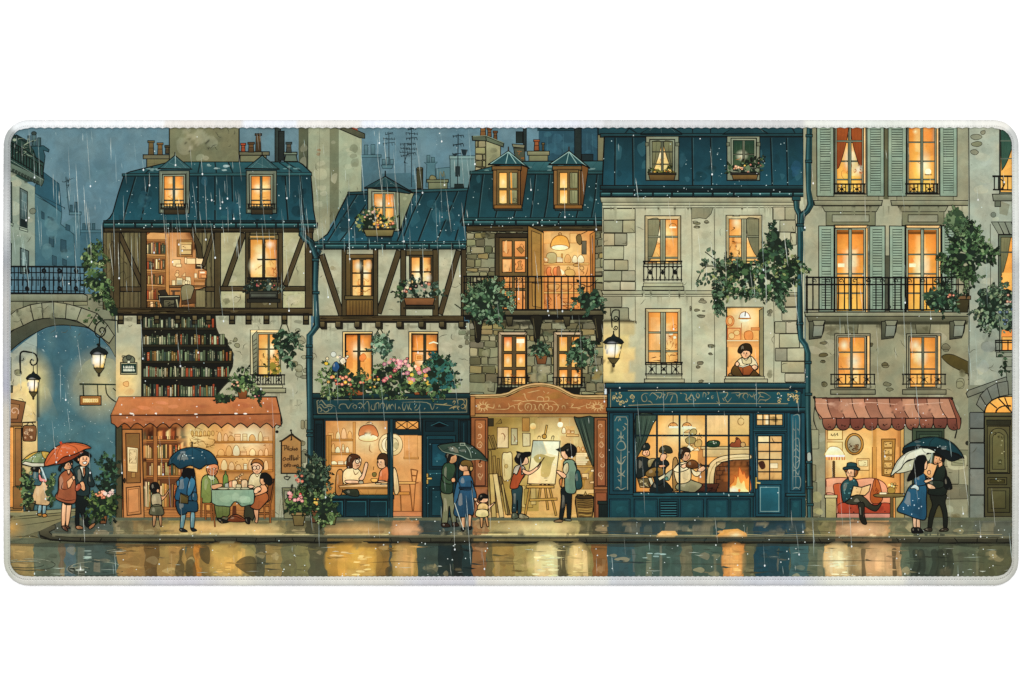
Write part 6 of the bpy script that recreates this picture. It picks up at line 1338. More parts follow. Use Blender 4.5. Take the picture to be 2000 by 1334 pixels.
 # street wall to the right and the shadowed door
 stones(1765,838,1892,1020,('8a866c','7d7a60','949074','75745c'),24,40,26,50,'848068','3d3a28',.5,1.0,1, False); stones(1572,838,1611,1020,('8e8a6c','7f7b60','989478'),26,44,16,34,'87836a','3d3a28',.6,1.0,1, False); blots(1583,940,1608,1015,3,'b0a878',.5,(8,12))
 rect(1780,836,1842,1018,'3f4a36','46503c', o=INK, w=1.5); rect(1788,842,1838,870,'2f3c2e', o='141c14', w=1.4); rect(1794,848,1832,866,'3d4c3a', o='141c14', w=1); rect(1806,935,1840,1012,'4e4a2c','5a5434', o='141c14', w=1.2); rect(1786,1010,1850,1020,'8a8060','6e6648', o=INK, w=1.1)
 blob([(1848,906),(1852,893),(1878,888),(1886,892),(1884,912),(1868,917),(1853,915)],'b9b898', a=.7); rect(1857,898,1881,908,'9a9c7c', o='4a4a34', w=1); line([(1860,903),(1880,905)],'4a4a34',1); blots(1848,920,1862,924,1,'4a4a34',.8,(4,6), flat=.4)
 blots(1850,1000,1880,1018,3,'6a5f3c',.6,(6,12)); ell(1888,865,4,4,'2a2c22', o=INK, w=1); lines([(1847,950),(1847,972)],[(1872,950),(1872,968)],[(1845,950),(1890,949)], c='33301f', sm=0, w=1.2)
with part('printed_building','printed grey green corner house at the right edge with an arched doorway') as HF:
 plaster([(1889,232),(1992,232),(1992,760),(1889,760)],'a8b0a2','979e90','7e8577',20); blots(1895,300,1945,420,5,'a3aba0',.4,(12,26)); blots(1905,640,1960,700,6,'5f6a64',.4,(8,18)); blots(1895,650,1950,740,3,'9aa39c',.45,(10,18))
 for b in ((1891,262,1918,276),(1893,276,1920,290),(1892,290,1912,304),(1910,250,1926,270)): blots(*b, 1,'84836a',.85,(8,14), o='3d3b2a', flat=.6)
 poly([(1949,392),(1970,400),(1965,422),(1950,418)],'7f7e66', a=.7); ell(1938,420,5,5,'7b8376', o='4a4f44', w=.9); line([(1890,240),(1891,400),(1890,1020)],'33301f',1.6); line([(1932,438),(1933,640)],'55584a',1.1)
 with part('window'):
  rect(1950,236,1992,380,'6d7868', o=INK, w=1.5); rect(1952,250,1992,376,'f8a84c','ffb85c', o=INK, w=1.2); poly(smooth([(1952,250),(1990,250),(1978,280),(1964,318),(1954,334)],4, False),'2a4a42','3a5a4c', o=INK, w=1.3); lines([(1960,255),(1958,315)],[(1968,255),(1962,305)], c='12241f', w=1.3); lines([(1952,276),(1992,276)],[(1952,311),(1992,310)], c='5d6a5c', w=2.4, sm=0, t=0)
  for x in (1940,1948,1957,1966,1975): line([(x, 345),(x, 372)],'0b0b09',1.8)
  line([(1936,345),(1990,345)],'0b0b09',3.6); line([(1937,371),(1990,372)],'0b0b09',2.6); line([(1952,350),(1960,360),(1952,372)],'0b0b09',1.8, sm=3); poly([(1936,380),(1992,379),(1992,393),(1938,393)],'8d9584','6d7466', o=INK, w=1.4); rect(1941,393,1952,404,'5f6758', o=INK, w=1.2)
 with part('window'):
  for i in range(4): poly([(1934 + i * 13,434),(1948 + i * 13,434),(1958 + i * 11,458),(1948 + i * 11,458)], jc('838b7c',.06), o=INK, w=1.2)
  rect(1948,459,1992,560,'56604f', o=INK, w=1.5); rect(1953,464,1992,560,'f6a848','f0a048', o=INK, w=1.2); poly([(1953,464),(1972,464),(1966,500),(1958,530),(1953,540)],'7d7a58','6a6848', o='33301f', w=1.1); line([(1950,493),(1992,493)],'3f463c',3); lines([(1960,466),(1957,520)],[(1966,466),(1962,500)], c='44422c')
  rect(1955,533,1992,585,'fab85c','f6a84c')
 with part('window'):
  rect(1950,632,1992,690,'74806e', o=INK, w=1.4); poly(smooth([(1954,650),(1960,636),(1970,640),(1978,650),(1992,645),(1992,668),(1958,668)],3),'f68c3c','f8a04c'); rect(1955,658,1992,684,'fbb458','f2a048', o=INK, w=1.1)
  railing(1943,665,1990,685,4,(0,.18,1), w=1.8); rect(1944,688,1992,697,'858c7c', o=INK, w=1.3); rect(1955,700,1992,720,'6f7868', a=.6)
 # arched doorway
 plaster([(1889,752),(1992,752),(1992,1022),(1889,1022)],'7a7f6e','6d705e','5a5c4a',10)
 poly([(1885,768),(1890,762),(1962,736),(1967,740),(1967,746),(1888,776)],'84877a','6f7264', o=INK, w=1.4); poly([(1963,726),(1992,720),(1992,770),(1966,770)],'7f8474','74786a', o=INK, w=1.3); rect(1962,716,1992,724,'8a8f80', o=INK, w=1.2)
 A0 = [(1905,790),(1912,772),(1926,758),(1945,748),(1966,744)]; A1 = [(1920,804),(1924,792),(1935,781),(1950,774),(1968,771)]
 for i in range(4): poly([A0[i], A0[i + 1], A1[i + 1], A1[i]], jc('80837a',.07),'6b6d60', o=INK, w=1.3)
 for y0, y1 in ((805,836),(837,864),(865,914),(915,966),(967,1014)): quoin(1892, y0,1920, y1, R.choice(('747a78','6f7470','7b8078')), INK)
 with part('fanlight'):
  poly(smooth([(1921,806),(1925,793),(1937,781),(1955,775),(1975,774)],4, False) + [(1992,774),(1992,806)],'fbb458','f8a848', o=INK, w=1.8); line(ellp(1965,806,22,14,0,12,180,290),'2a2418',3); lines([(1930,785),(1945,797)],[(1948,778),(1975,806)],[(1960,776),(1970,802)], c='2a2418', w=2.6, sm=0, t=0)
 with part('door','dark olive carved door under the fanlight'):
  rect(1920,806,1992,813,'6c6848','4a4630', o=INK, w=1.4); rect(1921,813,1992,1008,'5a5636','4d492e', o=INK, w=1.5); rect(1925,820,1972,830,'2a2a1c', o=INK, w=1.2); rect(1926,832,1970,924,'5f5a3a','55502f', o=INK, w=1.5)
  poly([(1931,922)] + smooth([(1931,850),(1936,840),(1948,836),(1960,840),(1966,850)],3, False) + [(1966,922)],'67623f', o='1c1a0e', w=1.3); poly([(1936,916),(1936,856)] + smooth([(1938,850),(1948,844),(1959,850)],3, False) + [(1961,916)],'6f6a44','645f3a', o='1c1a0e', w=1.1); flourish(1940,846,1958,858,5,'3a361c',1.2,(2,4)); flourish(1940,896,1958,908,5,'3a361c',1.2,(2,4)); splat(1938,850,1960,910,5,'c9c89c',(.7,1.3))
  rect(1927,932,1964,946,'565230', o=INK, w=1.3); rect(1931,936,1960,943,'47431f', o='1c1a0e', w=1); scribble(1937,937,1954,942,3,'9a9468',.9); rect(1927,952,1970,1000,'5c5838','4a4628', o=INK, w=1.4); rect(1934,958,1962,992,'615c3a','56512f', o='1c1a0e', w=1.2); rect(1922,1008,1992,1020,'6a6850','55533e', o=INK, w=1.2)
with part('printed_drainpipe','printed dark green drainpipe down the right corner of the cream house'):
 pipe([(1554,390),(1555,408),(1561,420),(1562,480),(1561,560),(1561,640),(1563,662),(1572,674),(1577,690),(1577,800),(1579,900),(1581,1015)],9.5,'24525c')
 pipe([(1580,236),(1578,320),(1578,372),(1582,400),(1576,412),(1566,420),(1564,440),(1568,452)],9,'24525c')
 rect(1546,384,1562,392,'24525c', o=INK, w=1.3)
 for x, y in ((1561,440),(1561,632),(1577,708),(1578,770),(1579,902),(1580,952),(1581,985),(1579,266),(1578,316)): collar(x, y)
 blob([(1575,890),(1576,884),(1582,884),(1583,898),(1576,900)],'a0a8a0', o=INK, w=1)


# ------------------------------------------------------------------ wet pavement and road
def streaks(x0, x1, y0, y1, c, a=.5, n=3):
 for _ in range(n):
  x = R.uniform(x0, x1); w = R.uniform(2, max(3,(x1 - x0) * .3)); t = y0 + R.uniform(0,.4) * (y1 - y0); b = y1 - R.uniform(0,.3) * (y1 - y0); q = lambda: R.uniform(-1.6,1.6)
  poly([(x + q(), t),(x + w + q(), t + 2),(x + w + q(),(t + b) / 2),(x + w + q(), b),(x + q(), b - 2),(x + q(),(t + b) / 2)], jc(c, .15), a=a * R.uniform(.5,1.1))
def bands(tab, y0, y1, var=.08):
 for (x, c),(x2, _) in zip(tab, tab[1:] + ((1992, None),)):
  c = mixc(c, '45443a',.16); q = lambda: R.uniform(-3.5,3.5); h = (y1 - y0) / 7
  poly([(x - 1, y0)] + [(x2 + q() * (0 < i < 7), y0 + h * i) for i in range(8)] + [(x - 1 + q(), y1 - h * i) for i in range(8)], jc(c, var), jc(mixc(c, '3c3c30',.2), var))
  streaks(x, x2, y0, y1, c, .8,2 + int((x2 - x) / 25))
  W = x2 - x
  for k in range(int(W / 9) + 1):
   bw = min(W * .45, R.uniform(5,16)); xx, yy = R.uniform(x + bw, max(x + bw, x2 - bw)), R.uniform(y0 + 3, y1 - 8); bh = R.uniform(3,10)
   blob([(xx - bw, yy),(xx - bw * .5, yy - bh * .7),(xx + bw * .4, yy - bh),(xx + bw, yy - bh * .1),(xx + bw * .6, yy + bh),(xx - bw * .3, yy + bh * .6)], jc(mixc(c, R.choice(('2c3026','2c3026','46483a','d0b888')),.4),.12), a=R.uniform(.3,.75), n=3)
  for k in range(int((x2 - x) / 30)): streaks(x, x2, y0, y1, mixc(c, R.choice(('2e3a34','d8c090')),.35),.4,1)
with part('printed_street','printed wet pavement and road reflecting the shop windows'):
 rect(6,1010,1992,1150,'5a5f4c')
 bands(((6,'a5854f'),(48,'85805c'),(78,'5f6a5e'),(152,'5a665c'),(225,'85785a'),(262,'957a52'),(315,'b09058'),(405,'a78e5c'),(480,'94855a'),(560,'7d7450'),(600,'57533a'),(633,'a5855a'),(700,'ab885a'),(768,'c8885c'),(820,'44575a'),(880,'4c5c58'),(925,'a4704c'),(955,'b59a64'),(1040,'bca66e'),(1130,'6e6544'),(1160,'574f38'),(1188,'33525c'),(1290,'365458'),(1420,'3f5854'),(1472,'1f4a62'),(1535,'33586c'),(1572,'706d4c'),(1600,'8a8058'),(1632,'bd8c6a'),(1690,'c08c62'),(1735,'767a5c'),(1790,'666c58'),(1850,'6c705a'),(1900,'60665a'),(1992,'585e52')),1016,1050)
 rect(633,1016,768,1030,'4a4e3c', a=.75); rect(1186,1016,1572,1022,'17323e', a=.6); rect(1632,1018,1740,1026,'6a5444', a=.6)
 for x in range(90,1980,46): line([(x + R.uniform(-8,8),1022),(x + R.uniform(-12,12),1046)],'3a3828',.9,1,.7)
 for y, c in ((1038,'4e4c38'),(1044,'b8ab80')): line([(x, y + R.uniform(-1,1)) for x in range(110,1985,45)], c, 1.1, a=.7)
 for x, w in ((385,40),(330,20),(545,60),(700,60),(1010,60),(1100,50),(960,20),(455,25)): rect(x - w, 1042, x + w, 1047,'f2d896', a=.6)
 poly([(1285,1042),(1292,1036),(1318,1036),(1324,1045),(1308,1051),(1284,1050)],'d8a468','e8b468'); blots(1280,1036,1320,1052,3,'f2c486',.6,(5,9), flat=.4); poly([(1394,1050),(1412,1034),(1440,1032),(1456,1040),(1460,1050),(1440,1053),(1396,1053)],'d89a52','e8ac5c'); glow(1436,1045,20,9,'ffe8b8',.95); blots(1396,1034,1458,1052,6,'f0b870',.6,(5,10), flat=.4)
 for x in (1645,1675,1700,1715): blots(x - 14,1040, x + 14,1053,2,'f4cc98',.8,(6,11), flat=.3)
 for x, w in ((378,40),(310,20),(880,34),(912,30),(1010,30),(1110,26),(1685,12),(1800,36),(1838,30),(148,30)): streaks(x - w / 2, x + w / 2,1034,1052,'2a2c24',.55,3)
 rect(100,1018,1990,1028,'24261c', a=.3, a2=0)
 for x, y, rx, k in ((420,1030,110,'eec078'),(500,1036,60,'f0c880'),(700,1032,70,'d8a468'),(795,1034,34,'f0b888'),(1050,1030,95,'f4d494'),(1685,1034,56,'f2bc8c')): glow(x, y, rx, 15, k, .75,.9)
 # kerb
 poly(smooth([(80,1044),(79,1034),(92,1027),(110,1024)],3, False) + [(110,1032),(98,1038),(104,1044),(140,1046),(300,1047),(1992,1049),(1992,1060),(300,1057),(130,1056),(98,1053),(82,1050)],'5e5c48','3c3b2c', o=INK, w=1.2)
 poly([(104,1041),(300,1043),(1992,1046),(1992,1051),(300,1049),(104,1047)],'8d8a70','75735a', a=.55)
 for x in range(120,1985,38): line([(x + R.uniform(-6,6),1050),(x, 1058)],'17160e',1.3)
 line([(80,1045),(100,1053),(140,1056)] + [(x, 1057.5 + R.uniform(-1,1.2) + x * .0012) for x in range(180,1990,32)],'15150e',3.4); line([(110,1046)] + [(x, 1049 + R.uniform(-.8,.8)) for x in range(150,1990,60)],'2a291c',1.2)
 for x0, x1, c in ((230,420,'8a7a50'),(640,760,'b58c50'),(925,1130,'b09560'),(1190,1570,'2c4c56'),(1630,1740,'a07a5a')): rect(x0,1051, x1,1056, c, a=.3)
 # road
 bands(((6,'a5895a'),(70,'65705f'),(118,'7a6a56'),(130,'57717c'),(150,'50645f'),(232,'a67a48'),(285,'7c5a32'),(312,'b0854f'),(365,'92703f'),(382,'cc8238'),(394,'8c6a3a'),(416,'aa8c52'),(475,'9a8a58'),(500,'625f45'),(520,'a08452'),(552,'7d7650'),(580,'8d8558'),(605,'615e45'),(640,'b5823c'),(700,'c49144'),(735,'9c7038'),(760,'4c5a54'),(766,'ae8448'),(818,'445854'),(858,'18343a'),(886,'10262a'),(905,'1d3c44'),(924,'97603c'),(952,'7a6a42'),(965,'a58048'),(1005,'b49860'),(1048,'e2c284'),(1088,'8d8054'),(1112,'c4a668'),(1140,'93804e'),(1158,'9a5f34'),(1188,'3a5f6c'),(1240,'4a655f'),(1330,'77745a'),(1352,'4f665c'),(1412,'dc924c'),(1452,'68684c'),(1474,'184a62'),(1520,'1f5064'),(1542,'487078'),(1578,'66705a'),(1610,'dcb274'),(1655,'a98c62'),(1690,'b58c66'),(1758,'64705c'),(1776,'4a5648'),(1830,'4d5644'),(1858,'5d6450'),(1910,'595c42'),(1992,'4c4f3a')),1062,1136)
 poly([(6,1059)] + [(x, 1060 + R.uniform(-2,2)) for x in range(60,1990,40)] + [(1992,1062),(1992,1070)] + [(x, 1066 + R.uniform(-3,3)) for x in range(1960,60,-30)] + [(6,1063)],'2e3026', a=.6)
 for x, rx, k in ((445,60,'e8b45c'),(690,60,'e8b050'),(790,26,'e0a868'),(1066,40,'ffe0a0'),(1128,26,'f0d090'),(1432,26,'ffb060'),(1634,30,'ffe2b0'),(1710,44,'e0b080')):
  glow(x, 1094, rx, 40, k, .7,.9); streaks(x - rx * .6, x + rx * .6,1064,1126, k, .45,4)
 # reflections of people
 for pts in ([(352,1075),(360,1070),(356,1092),(362,1105),(358,1126),(346,1122),(344,1108),(352,1090)],[(366,1095),(378,1092),(384,1110),(384,1125),(368,1125),(364,1110)],[(392,1068),(410,1068),(410,1100),(394,1090)],[(462,1098),(480,1086),(500,1090),(498,1124),(466,1108)],[(754,1110),(766,1106),(766,1128),(756,1128)]): blob(pts, '54482e', a=.8)
 for x in (1088,1096,1680,1740): blob([(x, 1072),(x + 9,1072),(x + 7,1095),(x + 10,1124),(x + 2,1126),(x + 1,1095)],'4c4530', a=.75)
 for x in (1780,1790,1816,1845,1828): blob([(x, 1075),(x + 12,1074),(x + 16,1105),(x + 10,1126),(x - 4,1124),(x + 3,1098)],'262a22', a=.6)
 # highlights and ripples
 for x0, y0, x1, y1, n, c in ((685,1082,730,1126,12,'f2d084'),(1030,1080,1092,1126,12,'ffeab0'),(1112,1080,1145,1120,9,'f4d890'),(1612,1084,1656,1126,12,'fff0c0'),(1640,1116,1740,1126,4,'f4d0a0'),(415,1105,460,1122,6,'f0c46c'),(1416,1070,1452,1124,6,'ffc070'),(160,1070,185,1098,4,'a8bcb4'),(1240,1078,1320,1090,6,'a9c4c0'),(640,1070,690,1090,4,'e0c890')): blots(x0, y0, x1, y1, n, c, .8,(5,11), flat=.25)
 for cx, cy, rx, ry in ((60,1102,50,11),(50,1102,38,6),(158,1112,20,5),(157,1112,11,3),(190,1110,55,14),(230,1078,22,4)):
  line(ellp(cx, cy, rx, ry, 0,22, R.uniform(0,60), R.uniform(300,400)),'33382e',1.2); line(ellp(cx, cy - 1.5, rx * .94, ry * .9,0,22,200,330),'a9b09a',1, a=.6)
 ell(158,1112,9,2.5,'b5c2b8', a=.7)
 for _ in range(120):
  x, y, q = R.uniform(24,1940), R.uniform(1062,1122), R.uniform(8,30); u = under(x, y); tone = R.choice((.6,.72,.8,1.25)); poly([(x, y),(x + q * .4, y - R.uniform(.8,2)),(x + q, y + .5),(x + q * 1.5, y + R.uniform(-.5,1)),(x + q * .6, y + R.uniform(1.5,3))], tuple(float(v) * tone for v in u))
 for _ in range(70):
  x, y = R.uniform(30,1960), R.uniform(1066,1124); w = R.uniform(8,34); c = R.choice(('2c2f24','33362a','cfd8cc','b8c4b8')); line([(x, y),(x + w * .5, y + R.uniform(-1.5,1.5)),(x + w, y + R.uniform(-1,1))], c, R.uniform(.8,1.5),1, R.uniform(.4,.8))
 for x0, x1, y in ((470,560,1101),(720,830,1098),(1190,1280,1098),(1560,1760,1095),(1860,1920,1096),(1300,1480,1100),(930,1010,1097)): line([(x0, y),((x0 + x1) / 2, y + R.uniform(-3,3)),(x1, y + R.uniform(-2,2))],'26281e',1.2,1,.8, sm=4)
 # far left lane
 poly([(6,1005),(70,1000),(150,996),(152,1004),(110,1022),(80,1036),(6,1060)],'87805c','6c6c56'); poly([(6,1000),(48,998),(150,992),(150,998),(60,1006),(6,1010)],'8f8a68', o='33301f', w=1.2); rect(20,990,48,1000,'b98a50', a=.8); glow(24,1030,34,26,'d89a4c',.8)
 lines([(25,1014),(90,1008),(150,1002)],[(40,1026),(95,1018),(130,1010)],[(26,1048),(60,1046),(80,1050)],[(26,1054),(58,1052)], c='33301f', w=1.1)
 splat(25,1012,1970,1125,150,'dfeae4',(.6,1.6),.8)

# ------------------------------------------------------------------ people of the picture
SK, SK2 = 'ecb98e','d99a70'
def shade(sm, c):
 """brushed folds inside a shape: a darker pool low on one side, a lighter stroke high on the other"""
 x0, y0, x1, y1 = bbox(sm); k = TX[2]
 if (x1 - x0) * (y1 - y0) * k * k < 110: return
 cx, cy = sum(a for a, b in sm) / len(sm), sum(b for a, b in sm) / len(sm)
 for dx, dy, sx, sy, t, al in ((.14,.12,.36,.55,'120e0c',.26),(-.2,-.12,.22,.4,'efe0c0',.22),(R.uniform(-.1,.1),.2,.16,.5,'120e0c',.2)):
  q = [(cx + (x1 - x0) * dx + (x - cx) * sx * R.uniform(.8,1.1), cy + (y1 - y0) * dy + (y - cy) * sy * R.uniform(.85,1.1)) for x, y in sm[::3]]
  if all(inpoly(x, y, sm) for x, y in q): blob(q, mixc(c, t, .7), a=al, n=2)
def B(pts, c, c2=None, w=1.4, o=INK):
 blob(pts, c, c2, w=w); sm = smooth(pts, 4); shade(sm, c)
 if o: line(sm + [sm[0]], o, w)
def Q(pts, c, c2=None, w=1.4, o=INK): poly(pts, c, c2, o=o, w=w)
def shoes(*ps, c='5a3a28'):
 for x, y, d in ps: B([(x - 8 * d, y - 6),(x + 10 * d, y - 14),(x + 22 * d, y - 2),(x + 34 * d, y + 6),(x, y + 8)], c, w=1.2)
def face(x, y, r, d=1, c=SK, smile=0):
 """eyes, brows, nose, mouth, blush; d = side it looks to"""
 for s in (-.32,.34): ell(x + r * (s + .18 * d), y, r * .14, r * .18,'120c08', n=7); line([(x + r * (s + .18 * d - .12), y - r * .25),(x + r * (s + .18 * d + .12), y - r * .28)],'2a1a10',1.0)
 line([(x + r * (.2 * d), y + r * .05),(x + r * (.3 * d), y + r * .28),(x + r * .18 * d, y + r * .3)],'8a4a30',.9)
 line([(x + r * (.0 + .1 * d), y + r * .52),(x + r * .2 * d, y + r * .6),(x + r * (.25 + .2 * d), y + r * .5)],'8a3024',1.1, sm=3); ell(x + r * (.5 * d), y + r * .32, r * .16, r * .1,'e08a70', a=.6, n=8)
def umbrella(pts, ribs, c, c2, under=None, uc='3a1c14', splash='d8ece8'):
 if under: B(under, uc, w=1.2)
 B(pts, c, c2, w=1.7)
 for r in ribs: line(r, mixc(c, '0a0a0a',.55),1.4, sm=4)
 x0, y0, x1, y1 = bbox(pts); blots(x0 + (x1 - x0) * .15, y0 + (y1 - y0) * .1, x1 - (x1 - x0) * .15, y1 - (y1 - y0) * .35,4, mixc(c, 'e8e8d8',.25),.45,(3,8), flat=.5); splat(x0 + (x1 - x0) * .2, y0 + (y1 - y0) * .2, x1 - (x1 - x0) * .2, y1 - (y1 - y0) * .3,9, splash, (.6,1.3))

with part('printed_person','printed woman with a blue top and cream skirt under a green umbrella, at far left'):
 V(0,760); B([(345,1000),(340,1085),(365,1085),(372,1000)],'8fb0bc','6f94a4'); B([(382,1000),(380,1090),(405,1085),(410,1000)],'8fb0bc','6f94a4'); B([(335,1080),(365,1075),(375,1095),(345,1098)],'a87840'); B([(378,1085),(405,1078),(420,1100),(385,1108)],'c07a3c')
 B([(330,820),(410,790),(440,880),(440,995),(370,1003),(286,980),(300,900)],'dcb48a','c99e74'); lines([(330,900),(320,980)],[(395,900),(410,990)], c='7a5a3a'); B([(292,740),(310,700),(360,690),(375,740),(370,820),(340,835),(288,815)],'4a7280','3c6270')
 B([(345,745),(360,738),(375,770),(410,778),(438,805),(432,835),(415,830),(400,805),(355,795)],'e8908a','d87a78'); B([(278,695),(300,668),(345,665),(365,690),(350,715),(310,712)],'1c1812'); B([(350,690),(362,700),(358,728),(345,730)], SK)
 V()
with part('printed_umbrella','printed green and yellow umbrella with a white rim'):
 V(0,760); line([(365,670),(412,790)],'b8ccd0',2.2); umbrella([(198,645),(225,600),(290,555),(370,540),(440,550),(462,580),(430,640),(395,668),(290,670)],([(370,540),(300,590),(285,640)],[(370,540),(400,600),(385,650)],[(290,560),(240,600),(222,640)]),'77906a','8a9a6e'); B([(225,600),(290,556),(340,545),(300,570),(250,605)],'c8a04c', w=.9); B([(372,541),(440,550),(425,585),(395,600)],'c49a44', w=.9); Q([(198,645),(230,625),(290,638),(400,640),(395,670),(290,672)],'d4cdb8','b8b4a0'); V()
with part('printed_person','printed man in a dark suit laughing beside the orange umbrella'):
 V(0,760)
 B([(672,900),(770,910),(775,1000),(745,1040),(800,1165),(775,1195),(745,1170),(700,1060),(695,1175),(665,1172),(668,1020)],'16201f','101614'); B([(665,1190),(695,1180),(728,1195),(725,1212),(680,1212)],'9a6244'); B([(780,1195),(805,1170),(838,1160),(825,1190),(790,1212)],'9a6244')
 B([(650,700),(690,665),(740,660),(790,700),(805,760),(785,800),(782,915),(672,912),(665,800)],'2f474a','24383b'); Q([(700,670),(745,665),(752,690),(735,770),(715,700)],'d8d0b8', w=1.1); Q([(730,680),(745,680),(752,740),(742,765),(733,730)],'a05a3c', w=1.1); lines([(700,675),(735,775),(755,690)],[(735,775),(740,905)], c='0f1716', w=1.6); B([(785,720),(812,770),(830,820),(818,845),(785,840),(770,800)],'2a4043','203336'); B([(700,815),(735,800),(752,860),(735,882),(712,860)], SK2)
 B([(690,610),(705,570),(745,555),(785,575),(788,620),(765,660),(730,668),(700,645)], SK, SK2); B([(640,595),(665,575),(700,545),(760,540),(802,575),(790,590),(760,575),(720,580),(700,600),(695,640),(668,625)],'14120e'); ell(692,610,9,14, SK2, o=INK, w=1); face(738,605,46,1); B([(730,632),(765,628),(752,648),(735,646)],'f6ece0', w=1); V()
with part('printed_person','printed woman in a rust brown cape holding the orange umbrella'):
 V(0,760)
 B([(552,980),(545,1180),(570,1195),(590,1060),(600,985)], SK, 'd8a078'); B([(590,985),(582,1180),(602,1185),(625,1060),(628,980)], SK, 'd8a078'); B([(545,1190),(575,1185),(600,1228),(570,1220)],'6a4030'); B([(575,1180),(598,1185),(618,1205),(590,1200)],'6a4030'); B([(560,975),(630,980),(625,1000),(580,1000)],'1c1c18')
 B([(520,770),(560,715),(610,700),(640,730),(665,800),(668,975),(580,985),(500,955),(492,920),(515,880)],'a8583a','944a34', w=1.7); lines([(525,780),(520,870),(500,940)],[(560,800),(545,860),(600,870)],[(500,935),(590,965),(665,955)], c='4a1e12', w=1.4); Q([(600,860),(590,800),(645,750),(658,770),(620,850)], SK2, w=1.2); B([(636,755),(655,750),(662,775),(645,785)], SK); B([(668,838),(700,815),(715,850),(690,880),(665,878)],'b0503a'); Q([(590,690),(620,690),(615,730),(600,735)], SK, w=1); lines([(590,705),(605,745),(625,720)], c='4a1e12', w=1.4)
 B([(560,650),(575,620),(615,612),(638,640),(630,680),(600,698),(570,690)], SK, SK2); B([(535,640),(555,608),(600,598),(635,618),(640,640),(610,632),(580,645),(570,668),(548,665)],'1e1a14'); B([(548,665),(525,668),(518,700),(535,712),(540,690)],'1e1a14'); face(610,655,36,.6); V()
with part('printed_umbrella','printed orange umbrella over the laughing couple'):
 V(0,760); line([(570,570),(620,640),(690,800)],'1c2a2c',2.4); umbrella([(400,665),(412,600),(460,530),(540,478),(640,462),(740,475),(800,508),(750,520),(700,545),(640,570),(560,590),(500,640)],([(545,475),(470,560),(400,660)],[(550,475),(510,550),(490,640)],[(560,470),(660,500),(690,545)],[(580,468),(700,480),(795,508)]),'d2663a','bd5530',[(400,665),(520,600),(690,545),(740,535),(660,595),(560,640),(490,655)],'8c3820'); line([(535,455),(546,478)],'b83a24',4); V()

with part('printed_person','printed small child in a grey vest reaching to the bookcase'):
 V(0,760); B([(1338,1085),(1335,1180),(1352,1182),(1365,1090)],'b07a5a'); B([(1385,1085),(1398,1182),(1412,1178),(1410,1085)],'b07a5a'); lines([(1332,1182),(1370,1182)],[(1398,1185),(1424,1182)], w=2.4, sm=0)
 B([(1390,920),(1430,925),(1478,862),(1470,895),(1425,958),(1395,965)], SK2); B([(1322,925),(1350,905),(1395,905),(1408,960),(1405,1010),(1330,1005)],'9a9074','b8a486'); B([(1330,1008),(1405,1005),(1432,1075),(1395,1095),(1330,1090),(1303,1075)],'6c6a50','5c5a44'); line([(1325,1018),(1408,1012)],'2a2818',1.2)
 B([(1308,850),(1325,815),(1360,806),(1388,830),(1385,880),(1350,900),(1320,885)],'151310'); ell(1378,880,12,16, SK2, o=INK, w=1); V()
with part('printed_person','printed woman in a blue coat with a brown satchel, seen from behind'):
 V(0,760); B([(1585,1070),(1570,1210),(1598,1212),(1620,1075)],'6f98a8','567e8e'); B([(1665,1070),(1662,1205),(1690,1208),(1698,1075)],'6f98a8','567e8e'); B([(1570,1205),(1600,1208),(1635,1232),(1590,1235),(1568,1225)],'18242c'); B([(1662,1205),(1692,1205),(1716,1225),(1680,1232)],'18242c')
 B([(1545,960),(1700,950),(1722,1055),(1640,1062),(1620,1080),(1570,1088),(1540,1030)],'214a66','1b3e58', w=1.6); B([(1560,780),(1600,745),(1690,740),(1705,790),(1712,950),(1640,965),(1530,955),(1545,850)],'2d5f84','24527a', w=1.6); B([(1655,780),(1690,770),(1705,820),(1670,905),(1640,925),(1632,880)],'3f78a0','316890'); B([(1540,800),(1565,790),(1560,840),(1545,838)],'3f78a0'); lines([(1600,760),(1585,900)],[(1700,800),(1712,930)], c='102638'); Q([(1575,898),(1645,928),(1640,992),(1562,985)],'6e5a30','54441f'); line([(1578,905),(1640,940)],'2a2010',1.1); B([(1680,895),(1715,900),(1718,965),(1672,955)],'2a5878')
 Q([(1598,692),(1640,682),(1692,690),(1703,735),(1690,768),(1672,752),(1650,776),(1628,756),(1606,772),(1584,748)],'100f10', w=1); V()
with part('printed_umbrella','printed dark blue umbrella of the woman in the blue coat'):
 V(0,760); umbrella([(1470,662),(1490,590),(1560,530),(1650,505),(1750,512),(1840,550),(1895,630),(1880,665),(1800,655),(1740,692),(1660,660),(1570,690),(1510,645)],([(1675,503),(1590,560),(1560,680)],[(1675,503),(1680,600),(1690,690)],[(1675,503),(1780,560),(1800,655)],[(1670,503),(1560,550),(1475,655)]),'21506c','193f58'); line([(1675,455),(1676,505)], INK, 2.6); V()
